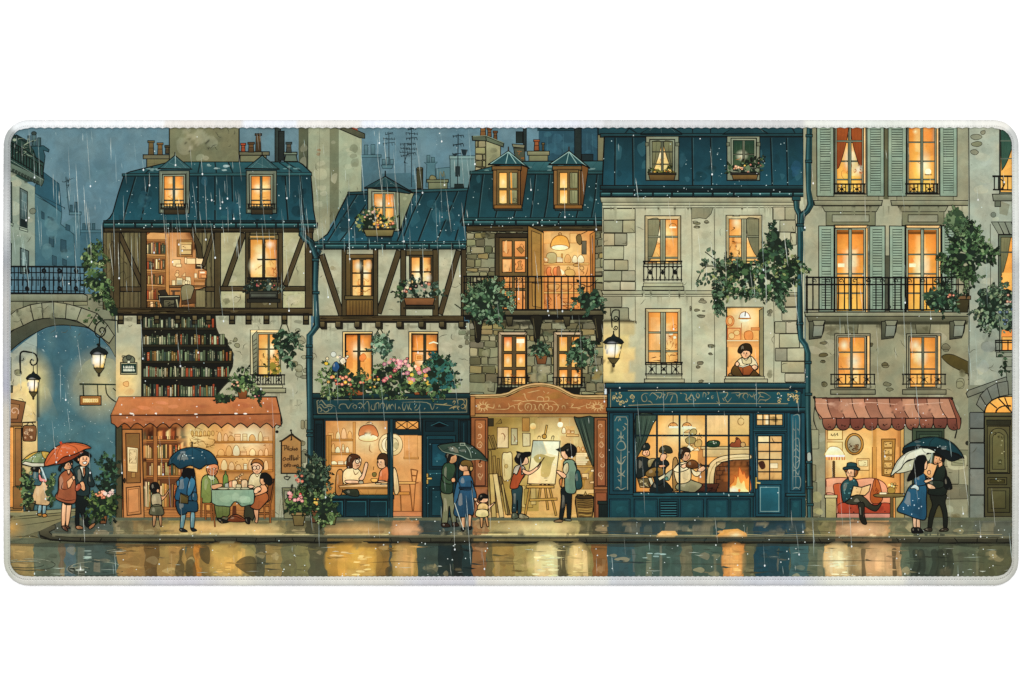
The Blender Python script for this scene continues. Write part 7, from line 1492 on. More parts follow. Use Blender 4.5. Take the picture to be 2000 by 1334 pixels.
with part('printed_person','printed bald old man in a green waistcoat at the cafe table'):
 V(400,760);
 Q([(85,990),(225,990),(222,1085),(200,1108),(165,1100),(150,1116),(108,1114)],'6d7846','58622f'); lines([(125,1020),(130,1105)],[(160,1010),(158,1100)],[(195,1020),(190,1095)], c='353c1c'); B([(110,1120),(160,1125),(215,1150),(150,1160)],'1f1a12'); B([(-15,770),(30,740),(95,755),(130,820),(125,850),(80,870),(60,980),(-20,975),(-25,850)],'86934f','707e42', w=1.6); B([(60,835),(130,818),(160,825),(150,845),(80,868)], SK2); lines([(75,770),(60,850)],[(0,870),(45,930)], c='3a4220'); B([(30,750),(70,745),(95,775),(60,790)],'c8cc98', w=1)
 B([(22,690),(35,660),(90,648),(122,665),(118,710),(95,745),(55,748),(30,725)],'d8875c','c4744c'); ell(48,705,10,14,'cf7f55', o=INK, w=1); lines([(60,688),(90,690),(122,680)], w=1.4, sm=0); ell(88,690,12,8,'e8b48c', o=INK, w=1); line([(100,700),(112,712),(100,716)],'6a2c18',1.1); line([(85,728),(105,724)],'6a2c18',1.3); line([(22,680),(40,670)],'e8e0d0',2.2); V()
with part('printed_person','printed man with round glasses and a cream shirt facing front at the cafe table'):
 V(400,760); Q([(355,1000),(415,1000),(438,1100),(418,1140),(395,1110),(362,1118),(345,1100)],'403f2c'); B([(350,1120),(395,1115),(395,1165),(365,1160)],'1f1a12'); B([(395,760),(430,728),(490,725),(530,760),(520,850),(400,862),(378,845)],'e6d3a4','d8bf8c', w=1.5); lines([(440,735),(460,760),(480,735)],[(410,790),(425,850)], c='6a5030'); B([(378,838),(410,830),(435,845),(400,860)], SK)
 B([(415,660),(430,630),(490,622),(508,660),(500,705),(470,735),(435,728),(418,700)], SK, 'e0a67c'); B([(405,655),(425,612),(470,605),(512,635),(515,690),(500,665),(470,640),(430,640)],'a8602c','8a4c22'); ell(437,682,16,18,'f0c8a0', o='3a2010', w=1.2); ell(467,678,14,17,'f0c8a0', o='3a2010', w=1.2); ell(438,684,3,4, INK, n=6); ell(466,680,3,4, INK, n=6); line([(445,718),(465,716)],'8a3a24',1.2); V()
def stick(*ls, c='8a4c26', w=2.2):
 for l in ls: line(l, INK, w + 1.7)
 for l in ls: line(l, c, w)
with part('printed_chair','printed brown wooden chair under the bald old man'):
 V(400,760); stick([(0,992),(78,992)],[(8,995),(14,1130)],[(74,962),(80,1000),(95,1195)],[(58,1000),(70,1140)],[(10,1065),(78,1065)],[(-22,940),(-26,1110)]); V()
with part('printed_chair','printed brown wooden chair under the girl in the rust dress'):
 V(400,760); stick([(602,772),(592,900),(570,1000),(575,1160)],[(470,1012),(570,1006)],[(478,1012),(455,1145)],[(520,1012),(526,1125)],[(470,1078),(560,1076)],[(590,800),(560,985)]); V()
with part('printed_table','printed cafe table with a pale green cloth, cups and a green bottle'):
 V(400,760); line([(262,1010),(262,1110)],'5a2c18',8); B([(205,1145),(240,1095),(300,1090),(360,1145)],'8f4426','6f3018'); lines([(210,1130),(262,1100),(350,1135)], c='3a180c')
 Q([(65,868),(430,862),(430,885),(65,880)],'b8c0a0', w=1.2); Q([(65,872),(430,868),(436,920),(432,1002)] + smooth([(432,1002),(380,1006),(330,1016),(298,990),(268,972),(245,995),(225,1018),(170,1012),(110,1008),(66,982)],3, False),'8da890','7c987f', w=1.5); lines([(100,880),(95,1000)],[(225,1010),(270,970),(320,990),(430,1000)],[(385,880),(395,1000)], c='3f5444', w=1.2); blots(80,890,420,1000,5,'a5bca2',.4,(6,14))
 B([(168,855),(166,760),(180,735),(182,712),(190,712),(192,735),(206,760),(205,850)],'7c9a4c','587838', w=1.2)
 for x, w, h, c in ((205,24,44,'9aa49a'),(238,22,60,'d8906c'),(265,20,66,'eccb9a'),(350,24,70,'ecc898'),(300,20,36,'c8b890')): B([(x - w, 862 - h),(x + w, 862 - h),(x + w * .8,862),(x - w * .8,862)], c, mixc(c, '7a5030',.3), w=1.1)
 for x, w in ((165,50),(300,40),(355,40),(240,30)): ell(x, 860, w, 9,'b9b496', o='4a4a34', w=1)
 flowers(275,735,330,790,6,('f2c890','eab078','f8dca8'),(2,3.4)); line([(300,790),(296,830)],'8a6a3a',1.2); V()
with part('printed_person','printed girl with black hair in a rust dress sitting on the right cafe chair'):
 V(400,760); Q([(560,800),(605,780),(575,960),(545,980)],'8a4a26','6f3a1c')
 B([(430,1040),(445,1120),(440,1150),(465,1150),(470,1030)],'c88a6a'); B([(445,930),(500,895),(545,900),(560,950),(520,1000),(470,1045),(400,1020),(430,985)],'a8562e','944a2c', w=1.6); B([(480,850),(510,822),(545,850),(540,890),(450,925),(440,905),(490,885)], SK2,'c88058'); B([(430,890),(445,855),(480,845),(495,870),(450,905)], SK)
 B([(485,785),(500,745),(545,745),(545,800),(515,830),(490,815)], SK2); B([(485,770),(500,730),(545,728),(580,760),(592,805),(575,832),(545,825),(520,800),(515,775)],'14120f'); V()
with part('printed_person','printed woman with a brown bob and round glasses behind the dark blue shop window'):
 V(400,760); B([(1150,720),(1200,712),(1195,900),(1140,900)],'c07c44','a8683a'); B([(1200,880),(1320,865),(1340,925),(1260,922)],'2a3022'); B([(1205,720),(1260,680),(1330,690),(1368,740),(1350,790),(1290,800),(1210,820)],'f2d7a2','e8c48c', w=1.5); lines([(1290,690),(1310,740),(1345,710)],[(1215,760),(1240,800)], c='7a4a24'); B([(1340,780),(1368,740),(1395,640),(1420,645),(1410,700),(1380,785)], SK); lines([(1395,645),(1408,630)],[(1404,650),(1420,640)], w=1.6); B([(1225,790),(1320,790),(1345,812),(1240,815)], SK); ell(1360,808,22,15,'a8a088', o='3a2a18', w=1.2)
 B([(1265,640),(1290,590),(1340,585),(1360,630),(1345,675),(1310,695),(1275,670)], SK, 'e4a878'); B([(1235,670),(1240,600),(1280,562),(1330,570),(1352,595),(1310,605),(1285,640),(1285,680),(1250,685)],'5a3018','4a2814'); ell(1328,625,18,18,'f4d0a8', o='3a2010', w=1.3); ell(1354,615,9,17,'f4d0a8', o='3a2010', w=1.2); ell(1330,626,3.5,4, INK, n=6); line([(1320,665),(1345,660)],'8a3a24',1.3); V()
with part('printed_person','printed boy in a coral shirt talking at the window table'):
 V(400,760); B([(1640,690),(1670,720),(1690,880),(1650,900)],'ecca94','d8ae78'); B([(1515,760),(1530,705),(1590,672),(1590,800),(1515,800)],'dc7a4c','c8683c', w=1.5); B([(1500,800),(1535,790),(1580,800),(1545,815)], SK); lines([(1545,730),(1540,795)], c='7a2c14'); B([(1500,640),(1520,595),(1570,600),(1585,650),(1555,685),(1515,682)], SK, 'e4a878'); B([(1500,605),(1520,565),(1560,555),(1590,580),(1590,660),(1570,660),(1560,610),(1520,605)],'4a2c16'); face(1525,635,36,-.7)
 poly([(1165,838),(1590,800),(1590,850),(1180,862)],'e0b078', o='5a3016', w=1.3); poly([(1168,848),(1590,848),(1590,862),(1180,864)],'b4763e', o='5a3016', w=1.1); lines([(1420,865),(1425,920)],[(1340,870),(1390,920)],[(1500,868),(1480,920)], c='7a4a22', w=2.6)
 for x, y, w, h, c in ((1475,740,16,30,'7a6a34'),(1475,790,26,26,'e6b05c'),(1555,822,30,8,'f4e0b8'),(1510,818,24,8,'f0d8a8')): B([(x - w, y - h / 2),(x + w, y - h / 2),(x + w * .8, y + h / 2),(x - w * .8, y + h / 2)], c, w=1)
 line([(1470,670),(1468,700)],'7a4a22',1.5); poly([(1590,818),(1605,818),(1605,968),(1590,968)],'133039'); V()
with part('printed_person','printed man in an olive jacket and grey trousers under the dark green umbrella'):
 V(800,760); B([(275,890),(370,890),(385,960),(408,1150),(370,1160),(345,1010),(330,1160),(282,1165),(290,1000)],'7a7a5c','66684e', w=1.6); B([(278,1165),(325,1160),(355,1190),(290,1195)],'3a2416'); B([(370,1160),(408,1155),(430,1185),(375,1190)],'3a2416'); B([(290,670),(330,635),(390,650),(400,720),(380,800),(365,900),(275,885),(278,760)],'2f4630','273c2a', w=1.6); B([(290,740),(340,790),(400,770),(398,800),(350,822),(290,800)],'364e36'); B([(365,775),(390,765),(398,800),(368,805)], SK2); lines([(350,660),(372,700)], c='0f1a10')
 B([(345,600),(355,565),(400,560),(414,600),(400,632),(365,645),(345,630)], SK2,'c08058'); B([(312,580),(330,550),(380,550),(390,570),(360,585),(352,615),(330,640),(325,600)],'201a14'); line([(405,610),(412,622)],'6a3a24',1); V()
with part('printed_person','printed woman in a belted blue dress holding the toddler by the hand'):
 V(800,760); B([(450,1090),(458,1205),(478,1205),(480,1090)],'d8a078'); B([(512,1085),(515,1195),(530,1195),(538,1085)],'d8a078'); B([(448,1205),(480,1200),(472,1228),(455,1225)],'1a1a1a'); B([(505,1195),(540,1190),(535,1215),(512,1212)],'1a1a1a')
 B([(420,850),(540,850),(560,960),(555,1085),(510,1085),(470,1110),(388,1090),(395,1000)],'28527a','204668', w=1.6); B([(430,775),(470,745),(530,748),(560,830),(545,870),(420,860)],'2f5c84','28547c', w=1.5); B([(535,790),(575,890),(580,940),(555,955),(545,870)],'2f5c84'); B([(425,800),(440,860),(415,960),(390,1000),(385,940),(405,830)],'2f5c84'); B([(560,945),(582,945),(590,970),(570,970)], SK); rect(430,848,545,862,'183450', o=INK, w=1); lines([(485,860),(480,885)],[(492,860),(505,890)],[(470,900),(460,1080)],[(520,900),(530,1060)], c='102a40')
 B([(435,665),(450,630),(510,640),(530,680),(500,715),(455,710),(430,690)], SK, SK2); B([(442,640),(470,615),(530,620),(552,665),(540,710),(510,700),(500,665),(460,665)],'7a5a2c','5f4420'); B([(525,670),(552,675),(545,705),(525,705)],'b89058'); Q([(470,710),(515,705),(525,745),(465,748)], SK2, w=1); line([(392,985),(430,1100),(470,1218)],'b4bcb4',1.2); V()
with part('printed_umbrella','printed dark green umbrella tilted over the couple with the toddler'):
 V(800,760); line([(440,580),(380,770)],'141c18',3); umbrella([(248,490),(330,470),(430,460),(520,478),(600,530),(650,580),(675,622),(600,605),(520,610),(440,575),(370,560),(295,540)],([(460,465),(380,490),(295,535)],[(460,465),(500,520),(540,605)],[(480,470),(590,530),(660,600)]),'33483f','26382f'); lines([(250,495),(295,540),(370,558),(440,575),(520,610),(600,607),(672,622)],[(470,470),(520,530),(538,600)], c='8a9a8a', w=1.4); rect(440,468,480,486,'3a5048', o='9aa898', w=1); line([(620,610),(608,640)], INK, 2); V()
with part('printed_person','printed toddler in a cream outfit pointing at the studio'):
 V(800,760); B([(615,1100),(618,1190),(634,1190),(638,1100)],'c88a5c'); B([(655,1100),(672,1185),(688,1180),(672,1095)],'c88a5c'); lines([(610,1196),(650,1190)],[(665,1190),(698,1185)], w=2.6, sm=0); B([(578,965),(600,985),(640,1000),(690,1010),(735,980),(732,995),(680,1042),(640,1035),(585,1000)], SK); B([(600,1000),(640,985),(680,1005),(672,1050),(595,1050)],'e0bc80','cfa868'); B([(590,1045),(670,1045),(685,1095),(630,1112),(575,1095)],'e4d098','d0b878'); B([(605,945),(625,920),(675,930),(680,970),(645,985),(610,975)], SK); B([(598,950),(610,915),(645,905),(680,925),(680,945),(640,945),(620,965)],'151210'); V()
with part('printed_person','printed painter in a rust apron reaching towards the canvas'):
 V(800,760); B([(890,860),(975,840),(975,950),(965,1080),(940,1085),(935,960),(925,1075),(890,1070),(895,960)],'2c4a52','24404a', w=1.6); B([(890,1075),(925,1070),(945,1105),(930,1120),(890,1122)],'4a5444'); B([(950,1085),(975,1080),(1030,1105),(1025,1122),(955,1120)],'8a8468'); B([(910,680),(960,655),(1000,680),(1005,740),(970,780),(900,770)],'b5a89a','c8b49c', w=1.5); B([(905,730),(930,740),(965,660),(975,670),(972,740),(1000,730),(955,820),(935,858),(875,860),(880,800)],'b04c2a','9c4024', w=1.5); B([(985,690),(1040,712),(1110,665),(1135,630),(1140,645),(1115,690),(1040,742),(985,725)], SK); line([(1110,680),(1170,590)],'3a2410',1.5)
 B([(960,650),(990,590),(1025,595),(1030,640),(1000,655)], SK); B([(912,605),(935,560),(930,540),(975,550),(1010,545),(1050,548),(1040,580),(1005,590),(985,635),(960,650),(930,640)],'12100f'); V()
with part('printed_person','printed visitor in a cap and grey green shirt with a teal shoulder bag watching the painter'):
 V(800,760); B([(1320,855),(1400,870),(1405,960),(1395,1120),(1370,1125),(1360,980),(1325,1130),(1300,1135),(1315,960)],'1a2426','141d1e', w=1.6); B([(1255,1140),(1300,1128),(1330,1138),(1320,1152),(1262,1152)],'8a6a4c'); B([(1335,1135),(1370,1122),(1402,1128),(1395,1142)],'6a7468'); B([(1335,640),(1375,610),(1425,620),(1450,690),(1445,880),(1395,905),(1350,880),(1345,760)],'7f9a84','6d8a78', w=1.6); B([(1330,700),(1345,650),(1375,640),(1380,700),(1355,740)],'c8b890'); B([(1345,730),(1360,760),(1330,768),(1275,715),(1290,705)], SK); B([(1300,790),(1325,770),(1318,850),(1305,830)],'c0703c'); line([(1430,640),(1465,720)], INK, 1.6); B([(1440,720),(1475,712),(1498,840),(1445,862)],'2f5a60','264c54')
 B([(1315,565),(1320,530),(1360,530),(1375,600),(1345,605),(1330,590)], SK); B([(1345,520),(1340,490),(1380,470),(1430,490),(1450,530),(1430,580),(1385,585),(1360,560)],'12100f'); Q([(1272,522),(1315,508),(1345,488),(1385,476),(1400,500),(1350,524),(1340,537),(1300,537)],'2a271a'); V()
with part('printed_person','printed musician with a beret and accordion behind the wide shop window'):
 V(1200,760); B([(188,620),(225,585),(290,600),(330,640),(300,720),(240,760),(188,760)],'26302e','1c2624', w=1.5); B([(240,560),(255,530),(295,530),(300,570),(270,580)], SK, SK2); B([(235,525),(245,490),(280,465),(305,490),(300,520),(265,530)],'1a2420'); face(272,548,28,.6); B([(295,610),(350,600),(345,640),(300,680),(285,650)],'a8946a','8a784e'); Q([(198,775),(290,768),(310,855),(220,850)],'6a5a3a','4a3c24'); scribble(215,785,295,845,8,'c8b488',1); Q([(290,768),(320,765),(350,850),(325,858)],'d8cda8', w=1.1); lines([(302,768),(332,855)],[(312,768),(342,852)], c='4a4030', sm=0); V()
with part('printed_person','printed guitarist in a flat hat behind the wide shop window'):
 V(1200,760); B([(350,800),(430,790),(500,890),(310,892)],'1d2422'); B([(330,640),(370,595),(440,610),(472,650),(440,690),(430,800),(360,830),(320,690)],'232c2c','1a2222', w=1.6); B([(270,720),(330,680),(410,680),(420,740),(350,760),(280,755)],'9a7038','74522a', w=1.5); ell(365,718,16,14,'3a2412'); B([(380,660),(430,655),(440,670),(395,680)], SK2); line([(385,780),(490,715)],'d8c8a0',4); B([(440,740),(490,700),(500,715),(470,790),(440,770)],'a8a48a'); ell(450,775,14,18,'5a8a80', o=INK, w=1); B([(395,590),(410,560),(450,565),(445,600),(415,625),(395,615)], SK, SK2); B([(390,545),(398,505),(440,488),(485,505),(500,548),(450,555)],'3c3c28','2c2c1e'); lines([(410,565),(470,570)],[(445,600),(470,575)], w=1.2, sm=0); V()
with part('printed_person','printed seated violinist in a cream shirt by the fireplace'):
 V(1200,760); B([(505,620),(545,615),(560,850),(525,880),(505,860)],'a87c4c','8f663a'); B([(535,830),(620,780),(700,800),(760,830),(700,890),(640,890),(540,870)],'9c9674','847e60', w=1.6); B([(515,700),(560,640),(640,635),(660,700),(655,790),(580,820),(535,800)],'ecd6a4','dcc08c', w=1.6); B([(520,680),(560,650),(620,665),(640,690),(560,720),(510,705)],'f0dcae', w=1.3); B([(665,690),(710,715),(745,690),(755,715),(720,755),(680,740)],'ecd6a4', w=1.3); B([(715,700),(765,665),(790,680),(760,715)], SK); B([(575,665),(620,640),(640,655),(600,685)], SK)
 B([(620,650),(655,615),(700,620),(725,650),(720,680),(670,688),(625,675)],'7a4420','5f3216', w=1.5); line([(720,655),(820,665)],'3a2412',3); ell(812,665,10,10,'4a2c18', o=INK, w=1); line([(740,640),(800,690)],'2a1a10',1.2); B([(575,590),(590,545),(640,540),(655,590),(625,622),(590,615)], SK, SK2); B([(555,600),(560,530),(600,502),(645,515),(655,545),(610,545),(595,590),(580,600)],'3a2414'); face(622,575,38,.7); lines([(650,690),(640,740)],[(590,770),(650,790)], c='4a3a20'); V()
 for x in (1282.5,1326.5,1378,1422.5): rect(x - 2,810, x + 2,962,'132c36')
 rect(1241,848.5,1463,852,'132c36'); line([(1241,961),(1241,810),(1463,810),(1463,961),(1241,961)],'10242c',2.6)
with part('printed_person','printed boy with a brown mop of hair reading a book on the window sill'):
 V(1200,500); B([(985,1030),(1020,1012),(1060,1040),(1000,1042)],'7a5a30'); B([(1040,940),(1095,885),(1170,865),(1215,900),(1245,960),(1225,990),(1180,960),(1110,960),(1060,960)],'e8d8b0','d8c294', w=1.5); B([(1105,880),(1140,905),(1175,870),(1185,930),(1115,935)],'c8b48a', w=1.2); B([(1010,1000),(1050,945),(1110,1000),(1150,1000),(1190,975),(1240,1020),(1245,1040),(1050,1042)],'6a4a24','523818', w=1.5); Q([(1062,950),(1110,965),(1165,945),(1220,970),(1170,1035),(1110,1035)],'a05028','8a4020', w=1.6); line([(1112,965),(1112,1035)],'4a1a0c',1.4); Q([(1065,945),(1112,958),(1165,938),(1168,948),(1112,968),(1060,955)],'f0e4c0', w=1); B([(1045,935),(1065,915),(1082,940),(1060,960)], SK); B([(1185,960),(1215,945),(1240,965),(1215,990)], SK)
 B([(1095,840),(1110,810),(1165,810),(1180,850),(1150,885),(1125,890),(1100,868)], SK, 'e4a878'); B([(1068,835),(1080,790),(1120,762),(1170,765),(1192,810),(1185,850),(1165,825),(1120,822),(1095,845)],'3a2a12','2a1e0e'); face(1132,848,36,0); V()
with part('printed_person','printed man in a teal hat and jumper reading on the pink sofa'):
 V(1600,760); B([(225,960),(330,915),(390,940),(450,1000),(500,1005),(525,980),(530,1000),(490,1055),(440,1045),(360,1000),(290,1000),(230,990)],'3f4030','302f22', w=1.6); B([(330,985),(382,990),(385,1090),(405,1165),(370,1165),(345,1120),(340,1050)],'2f2e22','262419', w=1.5); B([(185,830),(230,780),(300,775),(330,830),(310,900),(230,970),(200,975),(185,900)],'2b5660','214852', w=1.6); splat(200,790,320,960,16,'6aa0a8',(.8,1.8)); B([(270,880),(295,865),(310,890),(285,905)], SK); Q([(290,838),(360,850),(440,825),(425,885),(390,920),(320,915),(265,930)],'ecc48a','e0b070', w=1.5); line([(365,852),(345,912)],'7a5028',1.2); scribble(310,858,350,895,3,'8a6434',.9)
 B([(225,715),(240,690),(300,690),(320,720),(295,755),(250,770),(232,745)], SK, 'e4a878'); B([(300,690),(328,705),(325,735),(300,760),(298,720)],'8a4a20'); B([(212,690),(240,692),(228,720),(215,708)],'8a4a20'); Q([(245,760),(285,755),(285,785),(255,795)], SK2, w=1); face(258,725,38,-.3); B([(202,680),(230,670),(238,642),(270,635),(315,645),(320,670),(345,688),(335,704),(270,692),(210,698)],'24505a','193c44', w=1.5); line([(232,672),(318,674)],'0f2a30',1.6); V()
with part('printed_person','printed young man in a black coat holding the dark umbrella on the right'):
 V(1600,760); B([(958,910),(1090,910),(1085,980),(1105,1090),(1100,1200),(1072,1200),(1065,1080),(1030,1000),(985,1110),(965,1205),(935,1205),(950,1080),(975,1000)],'1b1f18','141710', w=1.6); B([(900,1215),(940,1200),(970,1205),(965,1232),(915,1228)],'3a3024'); B([(1035,1225),(1075,1200),(1108,1205),(1108,1228),(1050,1232)],'3a3024'); B([(985,760),(1020,680),(1055,655),(1085,680),(1100,760),(1090,910),(960,915),(940,880)],'1c261e','161d17', w=1.6); B([(985,790),(1070,800),(1060,850),(960,860),(930,830),(945,800)],'222d24'); B([(1075,770),(1115,765),(1145,860),(1085,858)],'0f1412'); line([(1090,690),(1085,770)], INK, 2); B([(930,820),(965,825),(1000,850),(990,865),(940,858)], SK)
 B([(988,600),(1000,570),(1050,580),(1062,620),(1040,655),(1010,660),(985,640)], SK2,'c88a64'); Q([(1025,645),(1060,625),(1062,660),(1030,680)], SK2, w=1); B([(990,570),(1010,545),(1060,550),(1085,585),(1075,630),(1055,620),(1050,590)],'14110d'); ell(1046,605,9,14, SK2, o=INK, w=1); ell(1008,600,4,5, INK, n=6); line([(995,638),(1012,640)],'6a2c18',1.2); V()
with part('printed_umbrella','printed large teal umbrella of the couple at right'):
 V(1600,760); umbrella([(722,520),(740,490),(830,440),(930,415),(1040,420),(1140,460),(1210,530),(1245,595),(1190,560),(1120,540),(1040,510),(960,500),(860,495),(780,500)],([(1000,416),(960,450),(945,500)],[(1000,416),(1090,450),(1130,545)],[(1000,416),(840,445),(740,495)],[(1010,417),(1140,470),(1225,560)]),'1d4a58','173c4a',[(722,520),(800,495),(960,498),(1120,540),(1245,595),(1215,600),(1140,625),(1060,580),(1000,545),(860,530),(730,560)],'101a1e'); V()
with part('printed_umbrella','printed white umbrella of the woman in the blue dress'):
 V(1600,760); B([(655,722),(720,650),(800,610),(880,580),(965,558),(945,620),(880,660),(800,700),(720,722)],'b4b49a','c8c6aa', w=1.2); umbrella([(616,752),(630,700),(675,615),(748,550),(840,517),(930,512),(1002,543),(965,556),(925,556),(860,590),(815,604),(760,618),(722,655),(700,690),(655,722)],([(880,510),(760,560),(715,650)],[(880,510),(900,540),(925,558)],[(870,512),(720,580),(640,700)]),'dcdcc4','c4c5b0', None, splash='ffffff'); line([(972,550),(958,650),(945,710)],'9aa49c',2.6); V()
with part('printed_person','printed woman with long black hair in a full blue dress at right'):
 V(1600,760); B([(805,1110),(812,1205),(835,1205),(835,1110)],'d8a888'); B([(840,1110),(838,1205),(868,1205),(862,1110)],'d8a888'); B([(795,1205),(835,1200),(850,1240),(800,1245)],'101010'); B([(840,1200),(870,1205),(895,1240),(850,1245)],'101010'); B([(790,830),(915,825),(922,960),(918,1120),(850,1125),(740,1085),(668,1050),(720,960)],'275a80','1f4f76', w=1.7); lines([(840,880),(780,1080)],[(880,880),(860,1110)],[(900,900),(905,1110)], c='12304a', w=1.3); splat(720,900,910,1110,10,'cfe4ec',(.8,1.6)); B([(820,750),(870,720),(905,735),(918,800),(905,830),(825,832)],'2a5f86','235680', w=1.5); B([(782,860),(820,825),(858,850),(850,880),(820,860)],'c8d4d0','aabcbc', w=1.2); B([(905,790),(975,775),(978,785),(920,812)], SK); B([(925,720),(945,700),(962,730),(950,775),(925,770)], SK2)
 B([(890,700),(945,640),(1000,655),(1020,640),(985,740),(960,770),(910,740)],'e4ae78','d89a60', w=1.1); B([(905,640),(925,610),(930,650),(922,690),(900,690)], SK); B([(820,620),(850,580),(905,575),(922,610),(905,650),(898,720),(860,750),(820,770),(758,795),(775,740),(805,690)],'0d0c0c', w=1.6); ell(945,720,14,18, SK2, o=INK, w=1); scribble(925,740,960,775,4, INK, 1.4); V()

# ------------------------------------------------------------------ plants, lamps, signs and rain of the picture
def lamp(x, y, w, h, gx=0):
 """street lantern: x, y = top of the cap"""
 B([(x - w * .5, y + h * .28),(x - w * .36, y + h * .14),(x - w * .12, y + h * .08),(x, y),(x + w * .12, y + h * .08),(x + w * .36, y + h * .14),(x + w * .5, y + h * .28)],'1f2c2c','0c1416', w=1.2)
 Q([(x - w * .46, y + h * .3),(x + w * .46, y + h * .3),(x + w * .28, y + h * .72),(x - w * .28, y + h * .72)],'ffd888','ffc468', w=1.5); glow(x - w * .1, y + h * .46, w * .42, h * .26,'fffdf0',1,.9); glow(x + w * .2, y + h * .44, w * .2, h * .18,'fff6d8',.9,1)
 lines([(x + w * .1, y + h * .3),(x + w * .06, y + h * .72)],[(x - w * .5, y + h * .29),(x + w * .5, y + h * .29)], w=1.5, sm=0, t=0); Q([(x - w * .32, y + h * .72),(x + w * .32, y + h * .72),(x + w * .1, y + h * .88),(x - w * .1, y + h * .88)],'5a4c2c', w=1.2); ell(x, y + h * .93, w * .07, h * .06,'3a3220', o=INK, w=.9)
with part('printed_lamp','printed lit lantern hanging from a scroll bracket under the arch'):
 V(); line(smooth([(231,626),(205,625),(192,632),(187,645),(190,656),(198,659),(206,652),(207,643),(200,640),(196,645),(199,650)],5, False),'12160f',2.6); line([(231,626),(232,650)],'12160f',1.6); line([(196,658),(196,676)],'12160f',2); ell(194,673,4,2.5,'12160f'); lamp(195,674,32,62)
with part('printed_lamp','printed lit lantern on the plaster wall at far left'):
 V(); line(smooth([(42,730),(42,690),(60,688),(71,692),(75,703),(72,711),(65,713),(61,707),(64,702),(68,705)],5, False),'0f120e',3); line([(42,690),(42,728)],'0f120e',2.4); scribble(44,694,52,704,4,'0f120e',1.3); line([(67,713),(67,728)],'0f120e',1.4); lamp(67,725,26,56)
with part('printed_lamp','printed lit lantern on the corner stones of the cream house'):
 V(); line([(1209,606),(1209,660)],'0f120e',2.6); line(smooth([(1195,640),(1194,615),(1199,606),(1209,606)],4, False),'0f120e',2.4); line(spiral(1202,622,7,1.5),'0f120e',1.8); line(spiral(1202,640,5,1.3,1),'0f120e',1.6); line([(1198,646),(1198,658)],'0f120e',2); lamp(1198,652,36,66)
with part('printed_sign','printed hanging wooden name board on a bracket in the archway'):
 V(); line([(157,750),(228,751)],'1f2c20',3); lines([(164,752),(165,773)],[(192,752),(193,773)],[(208,752),(210,768),(218,778),(228,785)], c='1a2419', w=1.8, t=0); line([(222,758),(228,763)],'1a2419',1.6)
 rect(158,773,199,791,'b07040','9a5c34', o=INK, w=1.6); rect(162,777,195,787,'d09a52','c98c46', o='5a3016', w=1); x = 165
 for s in 'DODOJERS'[:8]: line([(x, 785),(x, 779),(x + 2.2,780),(x + 2.4,784),(x, 785)] if s in 'DO' else [(x + 2.4,779),(x, 780),(x + 2,783),(x, 785)],'f0d898',1.1); x += 3.6
with part('printed_sign','printed small brown shop sign hanging by the far left lane'):
 V(); line([(46,825),(72,824)],'2a2016',2); line([(54,830),(58,825),(64,825),(68,830)],'2a2016',1.4); B([(47,833),(60,831),(72,833),(72,856),(68,861),(50,861),(47,856)],'8a5636','74452c'); flourish(51,838,68,848,6,'c9a080',1.3,(2,4)); flourish(50,852,68,857,4,'c9a080',1.2,(2,3))
with part('printed_shop_front','printed warm timber shop front at the far left edge'):
 V(); Q([(6,776),(52,785),(44,826),(6,826)],'8f5a3a','7a4a30'); Q([(10,786),(40,790),(36,818),(10,818)],'a06a48', w=1); line(spiral(30,803,9,1.1),'d0a890',1.2); rect(6,825,46,832,'9a6a44', o=INK, w=1.2)
 rect(6,832,45,996,'b07a48','96683e', o=INK, w=1.3); rect(8,834,29,990,'f0a858','e89a4c', o=INK, w=1.2); rect(32,836,44,948,'9c6840','875834', o=INK, w=1.2); rect(28,950,48,993,'8f6038','7a5230', o=INK, w=1.2); lines([(24,835),(25,990)],[(10,890),(29,892)],[(10,940),(29,942)], c='7a4a24', w=1.6, sm=0)
with part('printed_sign','printed brown menu board with hand lettered lines beside the awning'):
 V(530,830,.0825); Q([(250,380),(460,220),(500,220),(715,390),(720,1140),(245,1140)],'b07a4c','9c6a40', w=2.4); line([(200,385),(270,365),(460,235),(510,235),(710,375)],'33240f',3.2); line([(475,120),(490,200),(540,235)], INK, 2.4); ell(475,125,26,26, INK); line([(485,260),(490,340),(465,360)], INK, 2.6)
 C = '543620'
 for s in ([(270,490),(340,475),(385,490)],[(330,490),(325,600)],[(360,500),(390,520),(340,560)],[(395,540),(390,590)],[(425,490),(415,600)],[(500,560),(450,560),(450,600),(495,595),(500,550)],[(520,500),(515,595)],[(560,555),(540,575),(555,595),(575,575),(560,555)],[(600,540),(595,590),(630,580),(620,545),(600,545)],
              [(320,765),(285,800),(300,835),(345,815),(340,770),(315,765)],[(430,790),(385,790),(385,825),(430,820),(430,780)],[(450,715),(445,835)],[(480,700),(475,840)],[(500,700),(495,835)],[(530,710),(525,835)],[(555,760),(545,830),(575,800)],[(600,770),(585,800),(605,825),(615,785),(600,770)],[(640,700),(640,830)],[(672,760),(672,775)],
              [(340,925),(310,960),(335,990),(370,960),(345,925)],[(395,900),(390,985)],[(375,930),(420,925)],[(430,880),(430,970),(470,970),(470,935),(435,940)],[(520,935),(515,970),(545,965),(545,935)],[(560,935),(565,975),(590,935)],[(625,935),(600,965),(625,975),(655,960),(645,935),(625,935)]): line(s, C, 1.5, sm=4)
 line([(380,1150),(380,1210)], INK, 1.4); line([(310,1225),(360,1215),(460,1225),(400,1295),(330,1270),(310,1225)], INK, 1.6); V()

